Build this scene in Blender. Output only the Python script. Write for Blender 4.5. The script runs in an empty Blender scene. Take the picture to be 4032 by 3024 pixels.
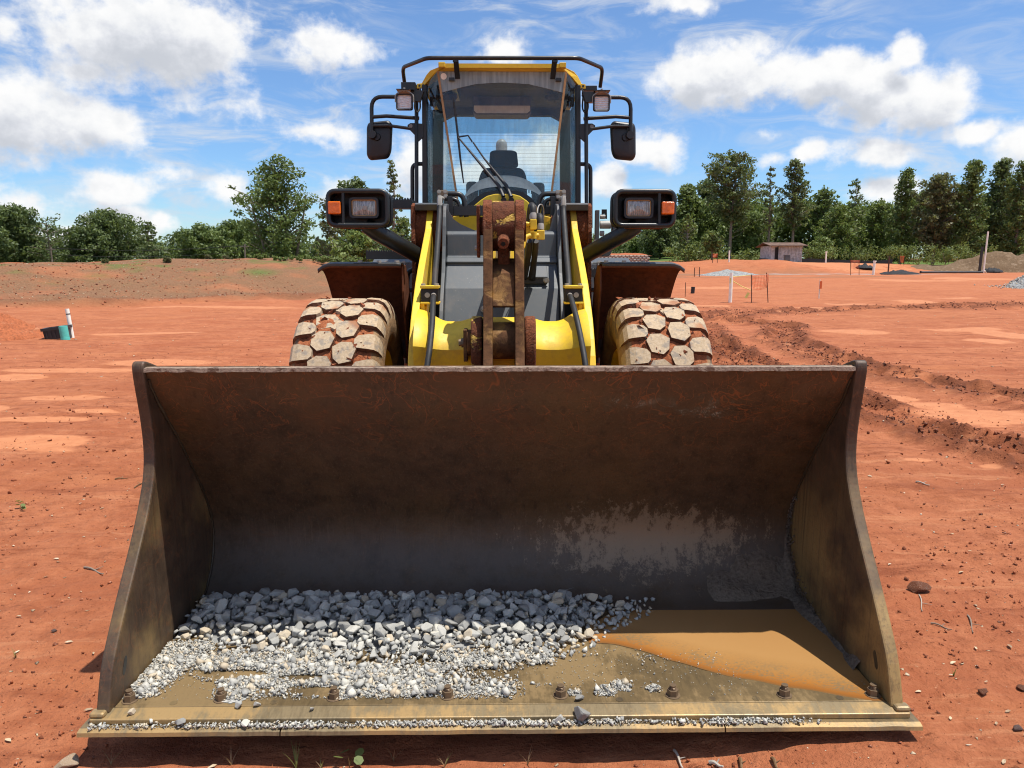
import bpy, bmesh, math, random
import numpy as np
from mathutils import Vector, Matrix

R = math.radians
SC = bpy.context.scene
COL = SC.collection

# ------------------------------------------------------------------ camera
CAM_H, PITCH, YAW = 1.6, 9.54, 0.77
cam_data = bpy.data.cameras.new('camera')
cam_data.sensor_width = 36.0
cam_data.lens = 36.0 * 2953.0 / 4032.0
cam_data.clip_start = 0.05
cam_data.clip_end = 5000.0
cam = bpy.data.objects.new('camera', cam_data)
COL.objects.link(cam)
cam.location = (0, 0, CAM_H)
cam.rotation_euler = (R(90 - PITCH), 0, -R(YAW))
SC.camera = cam

# ------------------------------------------------------------------ sun, sky, exposure
SUN = Vector((0.285, -0.07, 1.0)).normalized()
sun_data = bpy.data.lights.new('sun', 'SUN')
sun_data.energy = 4.8
sun_data.angle = R(0.53)
sun_data.color = (1.0, 0.955, 0.88)
sun = bpy.data.objects.new('sun', sun_data)
COL.objects.link(sun)
sun.rotation_euler = SUN.to_track_quat('Z', 'Y').to_euler()

SC.view_settings.view_transform = 'Standard'
SC.view_settings.look = 'None'
SC.view_settings.exposure = 0.35
SC.view_settings.gamma = 1.0
SC.view_settings.use_curve_mapping = False
SC.render.engine = 'CYCLES'
SC.cycles.use_denoising = True
SC.cycles.pixel_filter_type = 'BLACKMAN_HARRIS'
SC.cycles.filter_width = 1.1
SC.cycles.max_bounces = 8
SC.cycles.diffuse_bounces = 4
SC.cycles.transparent_max_bounces = 24
SC.cycles.sample_clamp_indirect = 6.0

# ------------------------------------------------------------------ picture helpers (photo seen as 2212 x 1659)
def pix_dir(px, py):
    a = (px * 1.82278 - 2016) / 2953.0
    b = (1512 - py * 1.82278) / 2953.0
    th, ya = R(PITCH), R(YAW)
    f = Vector((math.sin(ya) * math.cos(th), math.cos(ya) * math.cos(th), -math.sin(th)))
    r = Vector((math.cos(ya), -math.sin(ya), 0))
    u = Vector((math.sin(ya) * math.sin(th), math.cos(ya) * math.sin(th), math.cos(th)))
    return f + r * a + u * b

def at(px, py, Y):
    d = pix_dir(px, py)
    return Vector((0, 0, CAM_H)) + d * (Y / d.y)

def gp(px, py, z=0.0):
    d = pix_dir(px, py)
    return Vector((0, 0, CAM_H)) + d * ((z - CAM_H) / d.z)

# ------------------------------------------------------------------ world: physical sky with cumulus
world = bpy.data.worlds.new('World')
SC.world = world
world.use_nodes = True
wt = world.node_tree
wt.nodes.clear()

class NT:
    """small helper to write node trees"""
    def __init__(self, tree):
        self.t = tree
    def n(self, typ, **kw):
        nd = self.t.nodes.new(typ)
        for k, v in kw.items():
            setattr(nd, k, v)
        return nd
    def put(self, sock, v):
        if hasattr(v, 'is_linked') or hasattr(v, 'links'):
            self.t.links.new(v, sock)
        else:
            sock.default_value = v
    def math(self, op, a, b=None, c=None, clamp=False):
        nd = self.n('ShaderNodeMath', operation=op, use_clamp=clamp)
        self.put(nd.inputs[0], a)
        if b is not None: self.put(nd.inputs[1], b)
        if c is not None: self.put(nd.inputs[2], c)
        return nd.outputs[0]
    def vmath(self, op, a, b=None, out=0):
        nd = self.n('ShaderNodeVectorMath', operation=op)
        self.put(nd.inputs[0], a)
        if b is not None: self.put(nd.inputs[1], b)
        return nd.outputs[out]
    def length(self, a):
        nd = self.n('ShaderNodeVectorMath', operation='LENGTH')
        self.put(nd.inputs[0], a)
        return nd.outputs['Value']
    def noise(self, vec, scale, detail=4.0, rough=0.55, dist=0.0, col=False, dim='3D'):
        nd = self.n('ShaderNodeTexNoise', noise_dimensions=dim)
        self.put(nd.inputs['Vector'], vec)
        nd.inputs['Scale'].default_value = scale
        nd.inputs['Detail'].default_value = detail
        nd.inputs['Roughness'].default_value = rough
        nd.inputs['Distortion'].default_value = dist
        return nd.outputs['Color' if col else 'Fac']
    def ramp(self, fac, stops, interp='LINEAR'):
        nd = self.n('ShaderNodeValToRGB')
        cr = nd.color_ramp
        cr.interpolation = interp
        while len(cr.elements) > 1:
            cr.elements.remove(cr.elements[-1])
        for i, (p, c) in enumerate(stops):
            e = cr.elements[0] if i == 0 else cr.elements.new(p)
            e.position = p
            if isinstance(c, (int, float)): c = (c, c, c)
            e.color = (*c[:3], 1)
        self.put(nd.inputs[0], fac)
        return nd.outputs[0]
    def maprange(self, v, a, b, c=0.0, d=1.0, smooth=True):
        nd = self.n('ShaderNodeMapRange', interpolation_type='SMOOTHSTEP' if smooth else 'LINEAR')
        self.put(nd.inputs['Value'], v)
        nd.inputs['From Min'].default_value = a
        nd.inputs['From Max'].default_value = b
        nd.inputs['To Min'].default_value = c
        nd.inputs['To Max'].default_value = d
        return nd.outputs['Result']
    def mix(self, fac, a, b, blend='MIX'):
        nd = self.n('ShaderNodeMix', data_type='RGBA', blend_type=blend, clamp_factor=True)
        self.put(nd.inputs[0], fac)
        for s, v in ((nd.inputs[6], a), (nd.inputs[7], b)):
            if isinstance(v, tuple) and len(v) == 3: v = (*v, 1.0)
            self.put(s, v)
        return nd.outputs[2]
    def mapping(self, vec, scale=(1, 1, 1), loc=(0, 0, 0), rot=(0, 0, 0)):
        nd = self.n('ShaderNodeMapping')
        self.put(nd.inputs['Vector'], vec)
        nd.inputs['Scale'].default_value = scale
        nd.inputs['Location'].default_value = loc
        nd.inputs['Rotation'].default_value = rot
        return nd.outputs[0]
    def bump(self, h, strength=0.5, dist=0.02, normal=None):
        nd = self.n('ShaderNodeBump')
        nd.inputs['Strength'].default_value = strength
        nd.inputs['Distance'].default_value = dist
        self.put(nd.inputs['Height'], h)
        if normal is not None: self.put(nd.inputs['Normal'], normal)
        return nd.outputs[0]

# cloud blobs: centre and half size in the photo (2212 wide), strength
BLOBS = [
    (290, 70, 215, 105, .95), (440, 92, 100, 78, .95), (190, 150, 150, 70, .6), (70, 250, 150, 92, .95), (215, 262, 95, 55, .8), (20, 40, 70, 40, .5),
    (75, 318, 90, 34, .5),
    (705, 90, 90, 66, .72), (770, 112, 72, 46, .6), (505, 218, 75, 58, .38), (1090, 108, 70, 42, .75), (1470, 8, 60, 26, .7),
    (262, 402, 90, 44, .85), (490, 398, 46, 34, .7), (705, 292, 92, 34, .62), (60, 438, 100, 34, .5), (370, 362, 62, 22, .4),
    (150, 505, 110, 36, .8), (265, 480, 80, 40, .9), (345, 486, 36, 26, .8), (735, 412, 50, 30, .7), (900, 360, 75, 75, .9),
    (1500, 170, 95, 66, .95), (1580, 165, 110, 72, 1.0), (1665, 175, 105, 55, .95), (1770, 175, 110, 62, .95), (1880, 190, 130, 68, 1.0),
    (1990, 208, 100, 62, 1.0), (1950, 108, 44, 34, .9), (1905, 238, 90, 34, .7), (1590, 40, 0, 0, 0),
    (1420, 318, 95, 46, .85), (1360, 325, 80, 40, .7), (1305, 395, 56, 48, .8), (1668, 345, 46, 24, .6), (1748, 338, 50, 26, .6), (1650, 292, 34, 14, .35),
    (1885, 335, 78, 40, .92), (1925, 412, 70, 36, .8), (2110, 280, 75, 32, .75), (2210, 315, 70, 48, .8), (1180, 335, 95, 62, .85), (1040, 375, 70, 45, .7), (1095, 420, 60, 40, .6),
]
BLOBS = [b for b in BLOBS if b[2] > 0]

def az_el(px, py):
    d = pix_dir(px, py)
    return math.atan2(d.x, d.y), math.atan2(d.z, math.hypot(d.x, d.y))

def make_cloud_group():
    g = bpy.data.node_groups.new('cloud_density', 'ShaderNodeTree')
    g.interface.new_socket('Vector', in_out='INPUT', socket_type='NodeSocketVector')
    g.interface.new_socket('Density', in_out='OUTPUT', socket_type='NodeSocketFloat')
    q = NT(g)
    gi, go = q.n('NodeGroupInput'), q.n('NodeGroupOutput')
    p = gi.outputs[0]
    w1 = q.noise(q.vmath('MULTIPLY', p, (1, 1.25, 1)), 9.0, 3.0, .5, col=True)
    w = q.vmath('MULTIPLY', q.vmath('SUBTRACT', w1, (.5, .5, .5)), (.065, .045, 0))
    pw = q.vmath('ADD', p, w)
    acc = None
    for (cx, cy, rx, ry, s) in BLOBS:
        a, e = az_el(cx, cy)
        k = 1.16 / 1620.0
        d = q.vmath('MULTIPLY', q.vmath('SUBTRACT', pw, (a, e, 0)), (1 / (rx * k), 1 / (ry * k), 0))
        v = q.math('MULTIPLY_ADD', q.length(d), -s, s)
        acc = v if acc is None else q.math('SMOOTH_MAX', acc, v, .12)
    # clouds of the same kind over the rest of the dome
    sep = q.n('ShaderNodeSeparateXYZ'); q.put(sep.inputs[0], p)
    out = q.maprange(q.math('ABSOLUTE', sep.outputs[0]), .68, .82)
    out2 = q.maprange(sep.outputs[1], .36, .46)
    out = q.math('MAXIMUM', out, out2)
    fld = q.noise(q.vmath('MULTIPLY', p, (1, 1.8, 1)), 3.2, 3.0, .5)
    fld = q.maprange(fld, .45, .66, -.4, .9)
    acc = q.math('MAXIMUM', acc, q.math('MULTIPLY_ADD', out, q.math('ADD', fld, 1.0), -1.0))
    n2 = q.noise(q.vmath('MULTIPLY', p, (1, 1.15, 1)), 22.0, 8.0, .57)
    n3 = q.noise(q.vmath('MULTIPLY', p, (1, 1.1, 1)), 60.0, 5.0, .6)
    dn = q.math('ADD', q.math('MULTIPLY_ADD', n2, 1.2, -.62), q.math('MULTIPLY_ADD', n3, .42, -.21))
    q.put(go.inputs[0], q.math('ADD', acc, dn))
    return g

CG = make_cloud_group()
q = NT(wt)
tc = q.n('ShaderNodeTexCoord')
dirv = tc.outputs['Generated']
sep = q.n('ShaderNodeSeparateXYZ'); q.put(sep.inputs[0], dirv)
X, Y, Z = sep.outputs
az = q.math('ARCTAN2', X, Y)
hyp = q.math('SQRT', q.math('ADD', q.math('MULTIPLY', X, X), q.math('MULTIPLY', Y, Y)))
el = q.math('ARCTAN2', Z, hyp)
comb = q.n('ShaderNodeCombineXYZ'); q.put(comb.inputs[0], az); q.put(comb.inputs[1], el)
pos = comb.outputs[0]
def dens(vec):
    nd = q.n('ShaderNodeGroup'); nd.node_tree = CG
    q.put(nd.inputs[0], vec)
    return nd.outputs[0]
d0 = dens(pos)
d1 = dens(q.vmath('ADD', pos, (.008, .030, 0)))
mask = q.maprange(d0, .02, .52)
lit = q.maprange(d1, .05, .95, 1.0, 0.0)
ccol = q.ramp(lit, [(0.0, (.60, .63, .69)), (.4, (.78, .80, .85)), (.72, (.93, .94, .955)), (1.0, (1.0, 1.0, 1.0))])
fine = q.noise(q.vmath('MULTIPLY', pos, (1, 1.2, 1)), 34.0, 5.0, .55)
ccol = q.mix(q.maprange(fine, .45, .75, 0, .28), ccol, (.62, .66, .73))
# thin cirrus
cz = q.noise(q.mapping(pos, scale=(2.6, 9.0, 1), rot=(0, 0, R(14))), 3.4, 7.0, .62, 1.1)
cz2 = q.noise(pos, 3.0, 2.0, .5)
cir = q.math('MULTIPLY', q.maprange(cz, .40, .78), q.maprange(cz2, .30, .60))
cir = q.math('MULTIPLY', cir, q.maprange(el, .0, .06))
sky = q.n('ShaderNodeTexSky', sky_type='NISHITA', sun_disc=False)
sky.sun_elevation = math.asin(SUN.z)
sky.sun_rotation = math.atan2(SUN.x, SUN.y)
sky.altitude = 200
sky.air_density = 1.0
sky.dust_density = 0.4
sky.ozone_density = 2.2
bg_sky = q.n('ShaderNodeBackground'); hs = q.n('ShaderNodeHueSaturation'); hs.inputs['Saturation'].default_value = 1.20; hs.inputs['Hue'].default_value = .507; q.put(hs.inputs['Color'], q.mix(q.maprange(el, .0, .30, 1.0, 0.0), sky.outputs[0], (.70, .86, 1.04), 'MULTIPLY'))
q.put(bg_sky.inputs[0], hs.outputs[0]); bg_sky.inputs[1].default_value = 0.12
bg_cl = q.n('ShaderNodeBackground'); q.put(bg_cl.inputs[0], ccol); bg_cl.inputs[1].default_value = 0.78
bg_ci = q.n('ShaderNodeBackground'); q.put(bg_ci.inputs[0], (.80, .86, .95, 1)); bg_ci.inputs[1].default_value = 0.68
m1 = q.n('ShaderNodeMixShader'); q.put(m1.inputs[0], q.math('MULTIPLY', cir, .95)); q.put(m1.inputs[1], bg_sky.outputs[0]); q.put(m1.inputs[2], bg_ci.outputs[0])
m2 = q.n('ShaderNodeMixShader'); q.put(m2.inputs[0], q.math('MULTIPLY', mask, q.maprange(el, -.02, .03))); q.put(m2.inputs[1], m1.outputs[0]); q.put(m2.inputs[2], bg_cl.outputs[0])
wo = q.n('ShaderNodeOutputWorld'); q.put(wo.inputs[0], m2.outputs[0])
world.cycles.sampling_method = 'MANUAL'
world.cycles.sample_map_resolution = 512

# ------------------------------------------------------------------ object helpers
def link(o):
    COL.objects.link(o)
    return o

def props(o, label=None, cat=None, group=None, kind=None):
    if label: o['label'] = label
    if cat: o['category'] = cat
    if group: o['group'] = group
    if kind: o['kind'] = kind
    return o

def thing(name, label, cat, loc=(0, 0, 0), group=None):
    o = bpy.data.objects.new(name, None)
    o.empty_display_size = .2
    link(o)
    o.location = loc
    return props(o, label, cat, group)

def np_mesh(name, V, F, mat=None, smooth=False, attrs=None):
    """V (n,3), F (m,k) arrays or list of arrays -> mesh data"""
    me = bpy.data.meshes.new(name)
    V = np.asarray(V, dtype=np.float32)
    Fs = F if isinstance(F, list) else [F]
    Fs = [np.asarray(f, dtype=np.int32) for f in Fs if len(f)]
    me.vertices.add(len(V)); me.vertices.foreach_set('co', V.ravel())
    nl = sum(f.size for f in Fs); npoly = sum(len(f) for f in Fs)
    me.loops.add(nl); me.polygons.add(npoly)
    me.loops.foreach_set('vertex_index', np.concatenate([f.ravel() for f in Fs]))
    st = []; off = 0
    for f in Fs:
        st.append(off + np.arange(len(f)) * f.shape[1]); off += f.size
    me.polygons.foreach_set('loop_start', np.concatenate(st).astype(np.int32))
    if smooth: me.polygons.foreach_set('use_smooth', np.ones(npoly, dtype=bool))
    me.update(calc_edges=True)
    for k, v in (attrs or {}).items():
        a = me.attributes.new(k, 'FLOAT', 'POINT')
        a.data.foreach_set('value', np.asarray(v, dtype=np.float32))
    if mat: me.materials.append(mat)
    return me

class MB:
    """collects shapes into one mesh, in world metres"""
    def __init__(self): self.v = []; self.f = []
    def add(self, V, F):
        b = len(self.v)
        self.v += [tuple(p) for p in V]
        self.f += [tuple(i + b for i in f) for f in F]
        return self
    def box(self, x0, x1, y0, y1, z0, z1):
        V = [(x0, y0, z0), (x1, y0, z0), (x1, y1, z0), (x0, y1, z0), (x0, y0, z1), (x1, y0, z1), (x1, y1, z1), (x0, y1, z1)]
        return self.add(V, [(0, 3, 2, 1), (4, 5, 6, 7), (0, 1, 5, 4), (1, 2, 6, 5), (2, 3, 7, 6), (3, 0, 4, 7)])
    def obox(self, c, ax, ay, az):
        """oriented box: centre, three half-axis vectors"""
        c = Vector(c); ax, ay, az = Vector(ax), Vector(ay), Vector(az)
        V = [c + ax * i + ay * j + az * k for k in (-1, 1) for (i, j) in ((-1, -1), (1, -1), (1, 1), (-1, 1))]
        return self.add(V, [(0, 3, 2, 1), (4, 5, 6, 7), (0, 1, 5, 4), (1, 2, 6, 5), (2, 3, 7, 6), (3, 0, 4, 7)])
    def tube(self, pts, r, n=10, closed=False, caps=True, r_end=None):
        P = [Vector(p) for p in pts]
        m = len(P)
        rr = r if isinstance(r, (list, tuple)) else [r + ((r_end - r) * i / max(1, m - 1) if r_end is not None else 0) for i in range(m)]
        T = []
        for i in range(m):
            if closed: t = P[(i + 1) % m] - P[i - 1]
            else: t = P[min(i + 1, m - 1)] - P[max(i - 1, 0)]
            T.append(t.normalized())
        ref = Vector((0, 0, 1)) if abs(T[0].z) < .9 else Vector((1, 0, 0))
        nrm = (ref - T[0] * ref.dot(T[0])).normalized()
        V = []
        for i in range(m):
            if i:
                nrm = (nrm - T[i] * nrm.dot(T[i]))
                nrm = nrm.normalized() if nrm.length > 1e-6 else Vector((1, 0, 0))
            b = T[i].cross(nrm)
            V += [P[i] + (nrm * math.cos(2 * math.pi * k / n) + b * math.sin(2 * math.pi * k / n)) * rr[i] for k in range(n)]
        F = []
        for i in range(m if closed else m - 1):
            j = (i + 1) % m
            F += [(i * n + k, i * n + (k + 1) % n, j * n + (k + 1) % n, j * n + k) for k in range(n)]
        if caps and not closed:
            F += [tuple(range(n))[::-1], tuple((m - 1) * n + k for k in range(n))]
        return self.add(V, F)
    def cyl(self, a, b, r, n=16, r2=None): return self.tube([a, b], r, n, r_end=r2)
    def prism(self, prof, x0, x1, axis='x'):
        """profile of 2D points extruded along an axis: x -> (y,z), y -> (x,z), z -> (x,y)"""
        n = len(prof)
        mk = {'x': lambda p, t: (t, p[0], p[1]), 'y': lambda p, t: (p[0], t, p[1]), 'z': lambda p, t: (p[0], p[1], t)}[axis]
        V = [mk(p, x0) for p in prof] + [mk(p, x1) for p in prof]
        F = [tuple(range(n)), tuple(range(2 * n - 1, n - 1, -1))]
        F += [(i, n + i, n + (i + 1) % n, (i + 1) % n) for i in range(n)]
        return self.add(V, F)
    def lathe(self, prof, c, axis='x', n=32, cap=False):
        """prof: (along, radius)"""
        V = []; m = len(prof)
        for (a, r) in prof:
            for k in range(n):
                t = 2 * math.pi * k / n
                p = (a, r * math.cos(t), r * math.sin(t)) if axis == 'x' else ((r * math.cos(t), a, r * math.sin(t)) if axis == 'y' else (r * math.cos(t), r * math.sin(t), a))
                V.append((c[0] + p[0], c[1] + p[1], c[2] + p[2]))
        F = [(i * n + k, i * n + (k + 1) % n, (i + 1) * n + (k + 1) % n, (i + 1) * n + k) for i in range(m - 1) for k in range(n)]
        if cap: F += [tuple(range(n))[::-1], tuple((m - 1) * n + k for k in range(n))]
        return self.add(V, F)
    def mesh(self, name, mat=None, origin=(0, 0, 0), smooth=False):
        me = bpy.data.meshes.new(name)
        ox, oy, oz = origin
        me.from_pydata([(x - ox, y - oy, z - oz) for x, y, z in self.v], [], self.f)
        bm = bmesh.new(); bm.from_mesh(me)
        bmesh.ops.recalc_face_normals(bm, faces=bm.faces)
        bm.to_mesh(me); bm.free()
        if smooth:
            me.polygons.foreach_set('use_smooth', [True] * len(me.polygons))
            try: me.set_sharp_from_angle(angle=R(smooth if smooth is not True else 40))
            except Exception: pass
        if mat: me.materials.append(mat)
        return me
    def build(self, name, mat, parent=None, origin=(0, 0, 0), smooth=False, bevel=0, seg=2):
        o = bpy.data.objects.new(name, self.mesh(name, mat, origin, smooth))
        link(o)
        if parent: o.parent = parent
        else: o.location = origin
        if bevel:
            md = o.modifiers.new('bevel', 'BEVEL'); md.width = bevel; md.segments = seg; md.limit_method = 'ANGLE'; md.angle_limit = R(35)
        return o

def catmull(P, n=6, closed=False):
    P = [Vector(p) for p in P]; out = []
    m = len(P)
    for i in range(m if closed else m - 1):
        p0 = P[i - 1] if (i or closed) else P[0]
        p1, p2 = P[i], P[(i + 1) % m]
        p3 = P[(i + 2) % m] if (closed or i + 2 < m) else P[-1]
        for k in range(n):
            t = k / n
            out.append(.5 * ((2 * p1) + (p2 - p0) * t + (2 * p0 - 5 * p1 + 4 * p2 - p3) * t * t + (3 * p1 - p0 - 3 * p2 + p3) * t ** 3))
    if not closed: out.append(P[-1])
    return out

def rounded(pts, r, n=5, closed=False):
    """polyline with its corners rounded"""
    P = [Vector(p) for p in pts]; out = []; m = len(P)
    for i in range(m):
        if not closed and i in (0, m - 1): out.append(P[i]); continue
        a, b, c = P[i - 1], P[i], P[(i + 1) % m]
        u, w = (a - b), (c - b)
        k = min(r, u.length * .48, w.length * .48)
        s, e = b + u.normalized() * k, b + w.normalized() * k
        for j in range(n + 1):
            t = j / n
            out.append(s * (1 - t) ** 2 + b * 2 * t * (1 - t) + e * t * t)
    return out

# ------------------------------------------------------------------ numpy noise
def _hash(ix, iy, seed):
    h = (ix.astype(np.int64) * 374761393 + iy.astype(np.int64) * 668265263 + seed * 1442695041) & 0xFFFFFFFF
    h = ((h ^ (h >> 13)) * 1274126177) & 0xFFFFFFFF
    return ((h ^ (h >> 16)) & 0xFFFF) / 65535.0

def vnoise(x, y, seed=0):
    x, y = np.asarray(x, float), np.asarray(y, float)
    ix, iy = np.floor(x), np.floor(y)
    fx, fy = x - ix, y - iy
    u, v = fx * fx * fx * (fx * (fx * 6 - 15) + 10), fy * fy * fy * (fy * (fy * 6 - 15) + 10)
    ix, iy = ix.astype(np.int64), iy.astype(np.int64)
    a, b = _hash(ix, iy, seed), _hash(ix + 1, iy, seed)
    c, d = _hash(ix, iy + 1, seed), _hash(ix + 1, iy + 1, seed)
    return (a * (1 - u) + b * u) * (1 - v) + (c * (1 - u) + d * u) * v - .5

def fbm(x, y, octv=4, seed=0, gain=.5, lac=2.03):
    s = 0; a = 1.0
    for i in range(octv):
        s = s + a * vnoise(np.asarray(x) * lac ** i + 17.3 * i, np.asarray(y) * lac ** i - 9.1 * i, seed + i)
        a *= gain
    return s

def sstep(a, b, x):
    t = np.clip((np.asarray(x, float) - a) / (b - a), 0, 1)
    return t * t * (3 - 2 * t)

# ------------------------------------------------------------------ materials
def material(name):
    m = bpy.data.materials.new(name)
    m.use_nodes = True
    m.node_tree.nodes.clear()
    t = NT(m.node_tree)
    out = t.n('ShaderNodeOutputMaterial')
    b = t.n('ShaderNodeBsdfPrincipled')
    t.put(out.inputs[0], b.outputs[0])
    t.out = out
    tcn = t.n('ShaderNodeTexCoord')
    t.obj = tcn.outputs['Object']
    t.gen = tcn.outputs['Generated']
    return m, t, b

def setp(t, b, color=None, rough=None, metal=None, spec=None, normal=None, coat=None):
    if color is not None: t.put(b.inputs['Base Color'], (*color, 1) if isinstance(color, tuple) and len(color) == 3 else color)
    if rough is not None: t.put(b.inputs['Roughness'], rough)
    if metal is not None: t.put(b.inputs['Metallic'], metal)
    if spec is not None: t.put(b.inputs['Specular IOR Level'], spec)
    if normal is not None: t.put(b.inputs['Normal'], normal)
    if coat is not None: t.put(b.inputs['Coat Weight'], coat)

def attr(t, name):
    a = t.n('ShaderNodeAttribute'); a.attribute_name = name
    return a.outputs['Fac']

def painted(name, col, rough=.4, dust=.25, dustcol=(.30, .13, .06), scratch=0.0, dscale=2.2, bump=.05):
    """sprayed steel with dust, a little wear and uneven gloss"""
    m, t, b = material(name)
    n1 = t.noise(t.obj, dscale, 6, .62)
    n2 = t.noise(t.obj, 26.0, 5, .65)
    n3 = t.noise(t.mapping(t.obj, scale=(3, 3, .35)), 9.0, 5, .6)
    c = t.mix(t.maprange(n2, .35, .7, 0, .25), col, tuple(v * .78 for v in col))
    d = t.math('MULTIPLY', t.maprange(t.math('ADD', n1, t.math('MULTIPLY_ADD', n2, .35, -.17)), .48, .78), dust)
    d = t.math('ADD', d, t.math('MULTIPLY', t.maprange(n3, .52, .8), dust * .5))
    c = t.mix(d, c, dustcol)
    if scratch:
        s = t.noise(t.mapping(t.obj, scale=(22, 22, 2.0)), 6.0, 4, .6)
        c = t.mix(t.math('MULTIPLY', t.maprange(s, .66, .72), scratch), c, (.42, .42, .40))
    setp(t, b, c, t.math('ADD', t.math('MULTIPLY_ADD', n2, .25, rough - .12), t.math('MULTIPLY', d, .5)), 0, .5, t.bump(n2, bump, .004))
    return m

M = {}
M['yellow'] = painted('yellow_paint', (.78, .52, .028), .48, .48, (.42, .21, .07), dscale=3.4, bump=.15)
M['yellow_rough'] = painted('yellow_cast_paint', (.60, .36, .02), .42, .18, (.30, .14, .045), dscale=4, bump=.35)
M['grey'] = painted('grey_paint', (.074, .084, .093), .46, .28, (.25, .20, .16), .35, 1.6)
M['dark_grey'] = painted('dark_grey_paint', (.045, .05, .053), .5, .35, (.22, .11, .06))
M['black'] = painted('black_paint', (.012, .014, .015), .36, .12, (.16, .10, .07))
M['rubber_black'] = painted('black_rubber', (.012, .012, .012), .62, .25, (.16, .10, .07))
M['plastic'] = painted('black_plastic', (.016, .017, .02), .42, .12, (.12, .10, .09), bump=.12)
M['zinc'] = painted('zinc_steel', (.36, .34, .30), .42, .35, (.30, .16, .08))

def clay_crust(name, base, under, scale=5.0, thresh=.5, patch=.12, bump=.9):
    """caked clay over an older coat that shows through in patches"""
    m, t, b = material(name)
    n1 = t.noise(t.obj, scale, 7, .62)
    n2 = t.noise(t.obj, scale * 9, 8, .7)
    n3 = t.noise(t.obj, scale * 2.3, 6, .6, .6)
    c = t.ramp(n2, [(.28, tuple(v * .42 for v in base)), (.5, base), (.75, tuple(min(1, v * 1.45) for v in base))])
    p = t.maprange(n3, thresh, thresh + patch)
    c = t.mix(p, c, under)
    h = t.math('ADD', t.math('MULTIPLY', n2, .7), t.math('MULTIPLY', t.math('SUBTRACT', n1, p), .6))
    setp(t, b, c, t.math('MULTIPLY_ADD', p, -.4, .92), 0, .3, t.bump(h, bump, .012 if bump < .8 else .028))
    return m
M['lever'] = clay_crust('clay_caked_steel', (.125, .042, .019), (.55, .34, .06), 4.0, .545, .04)
M['lever_plate'] = clay_crust('worn_brown_steel', (.105, .046, .019), (.27, .135, .032), 3.4, .47, .2, .4)
M['boss'] = clay_crust('red_clay_caked_steel', (.20, .062, .025), (.30, .11, .05), 7.0, .55, .1)
M['fender_under'] = clay_crust('clay_stained_fender', (.125, .038, .014), (.085, .028, .012), 3.0, .45, .3, .15)

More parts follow.
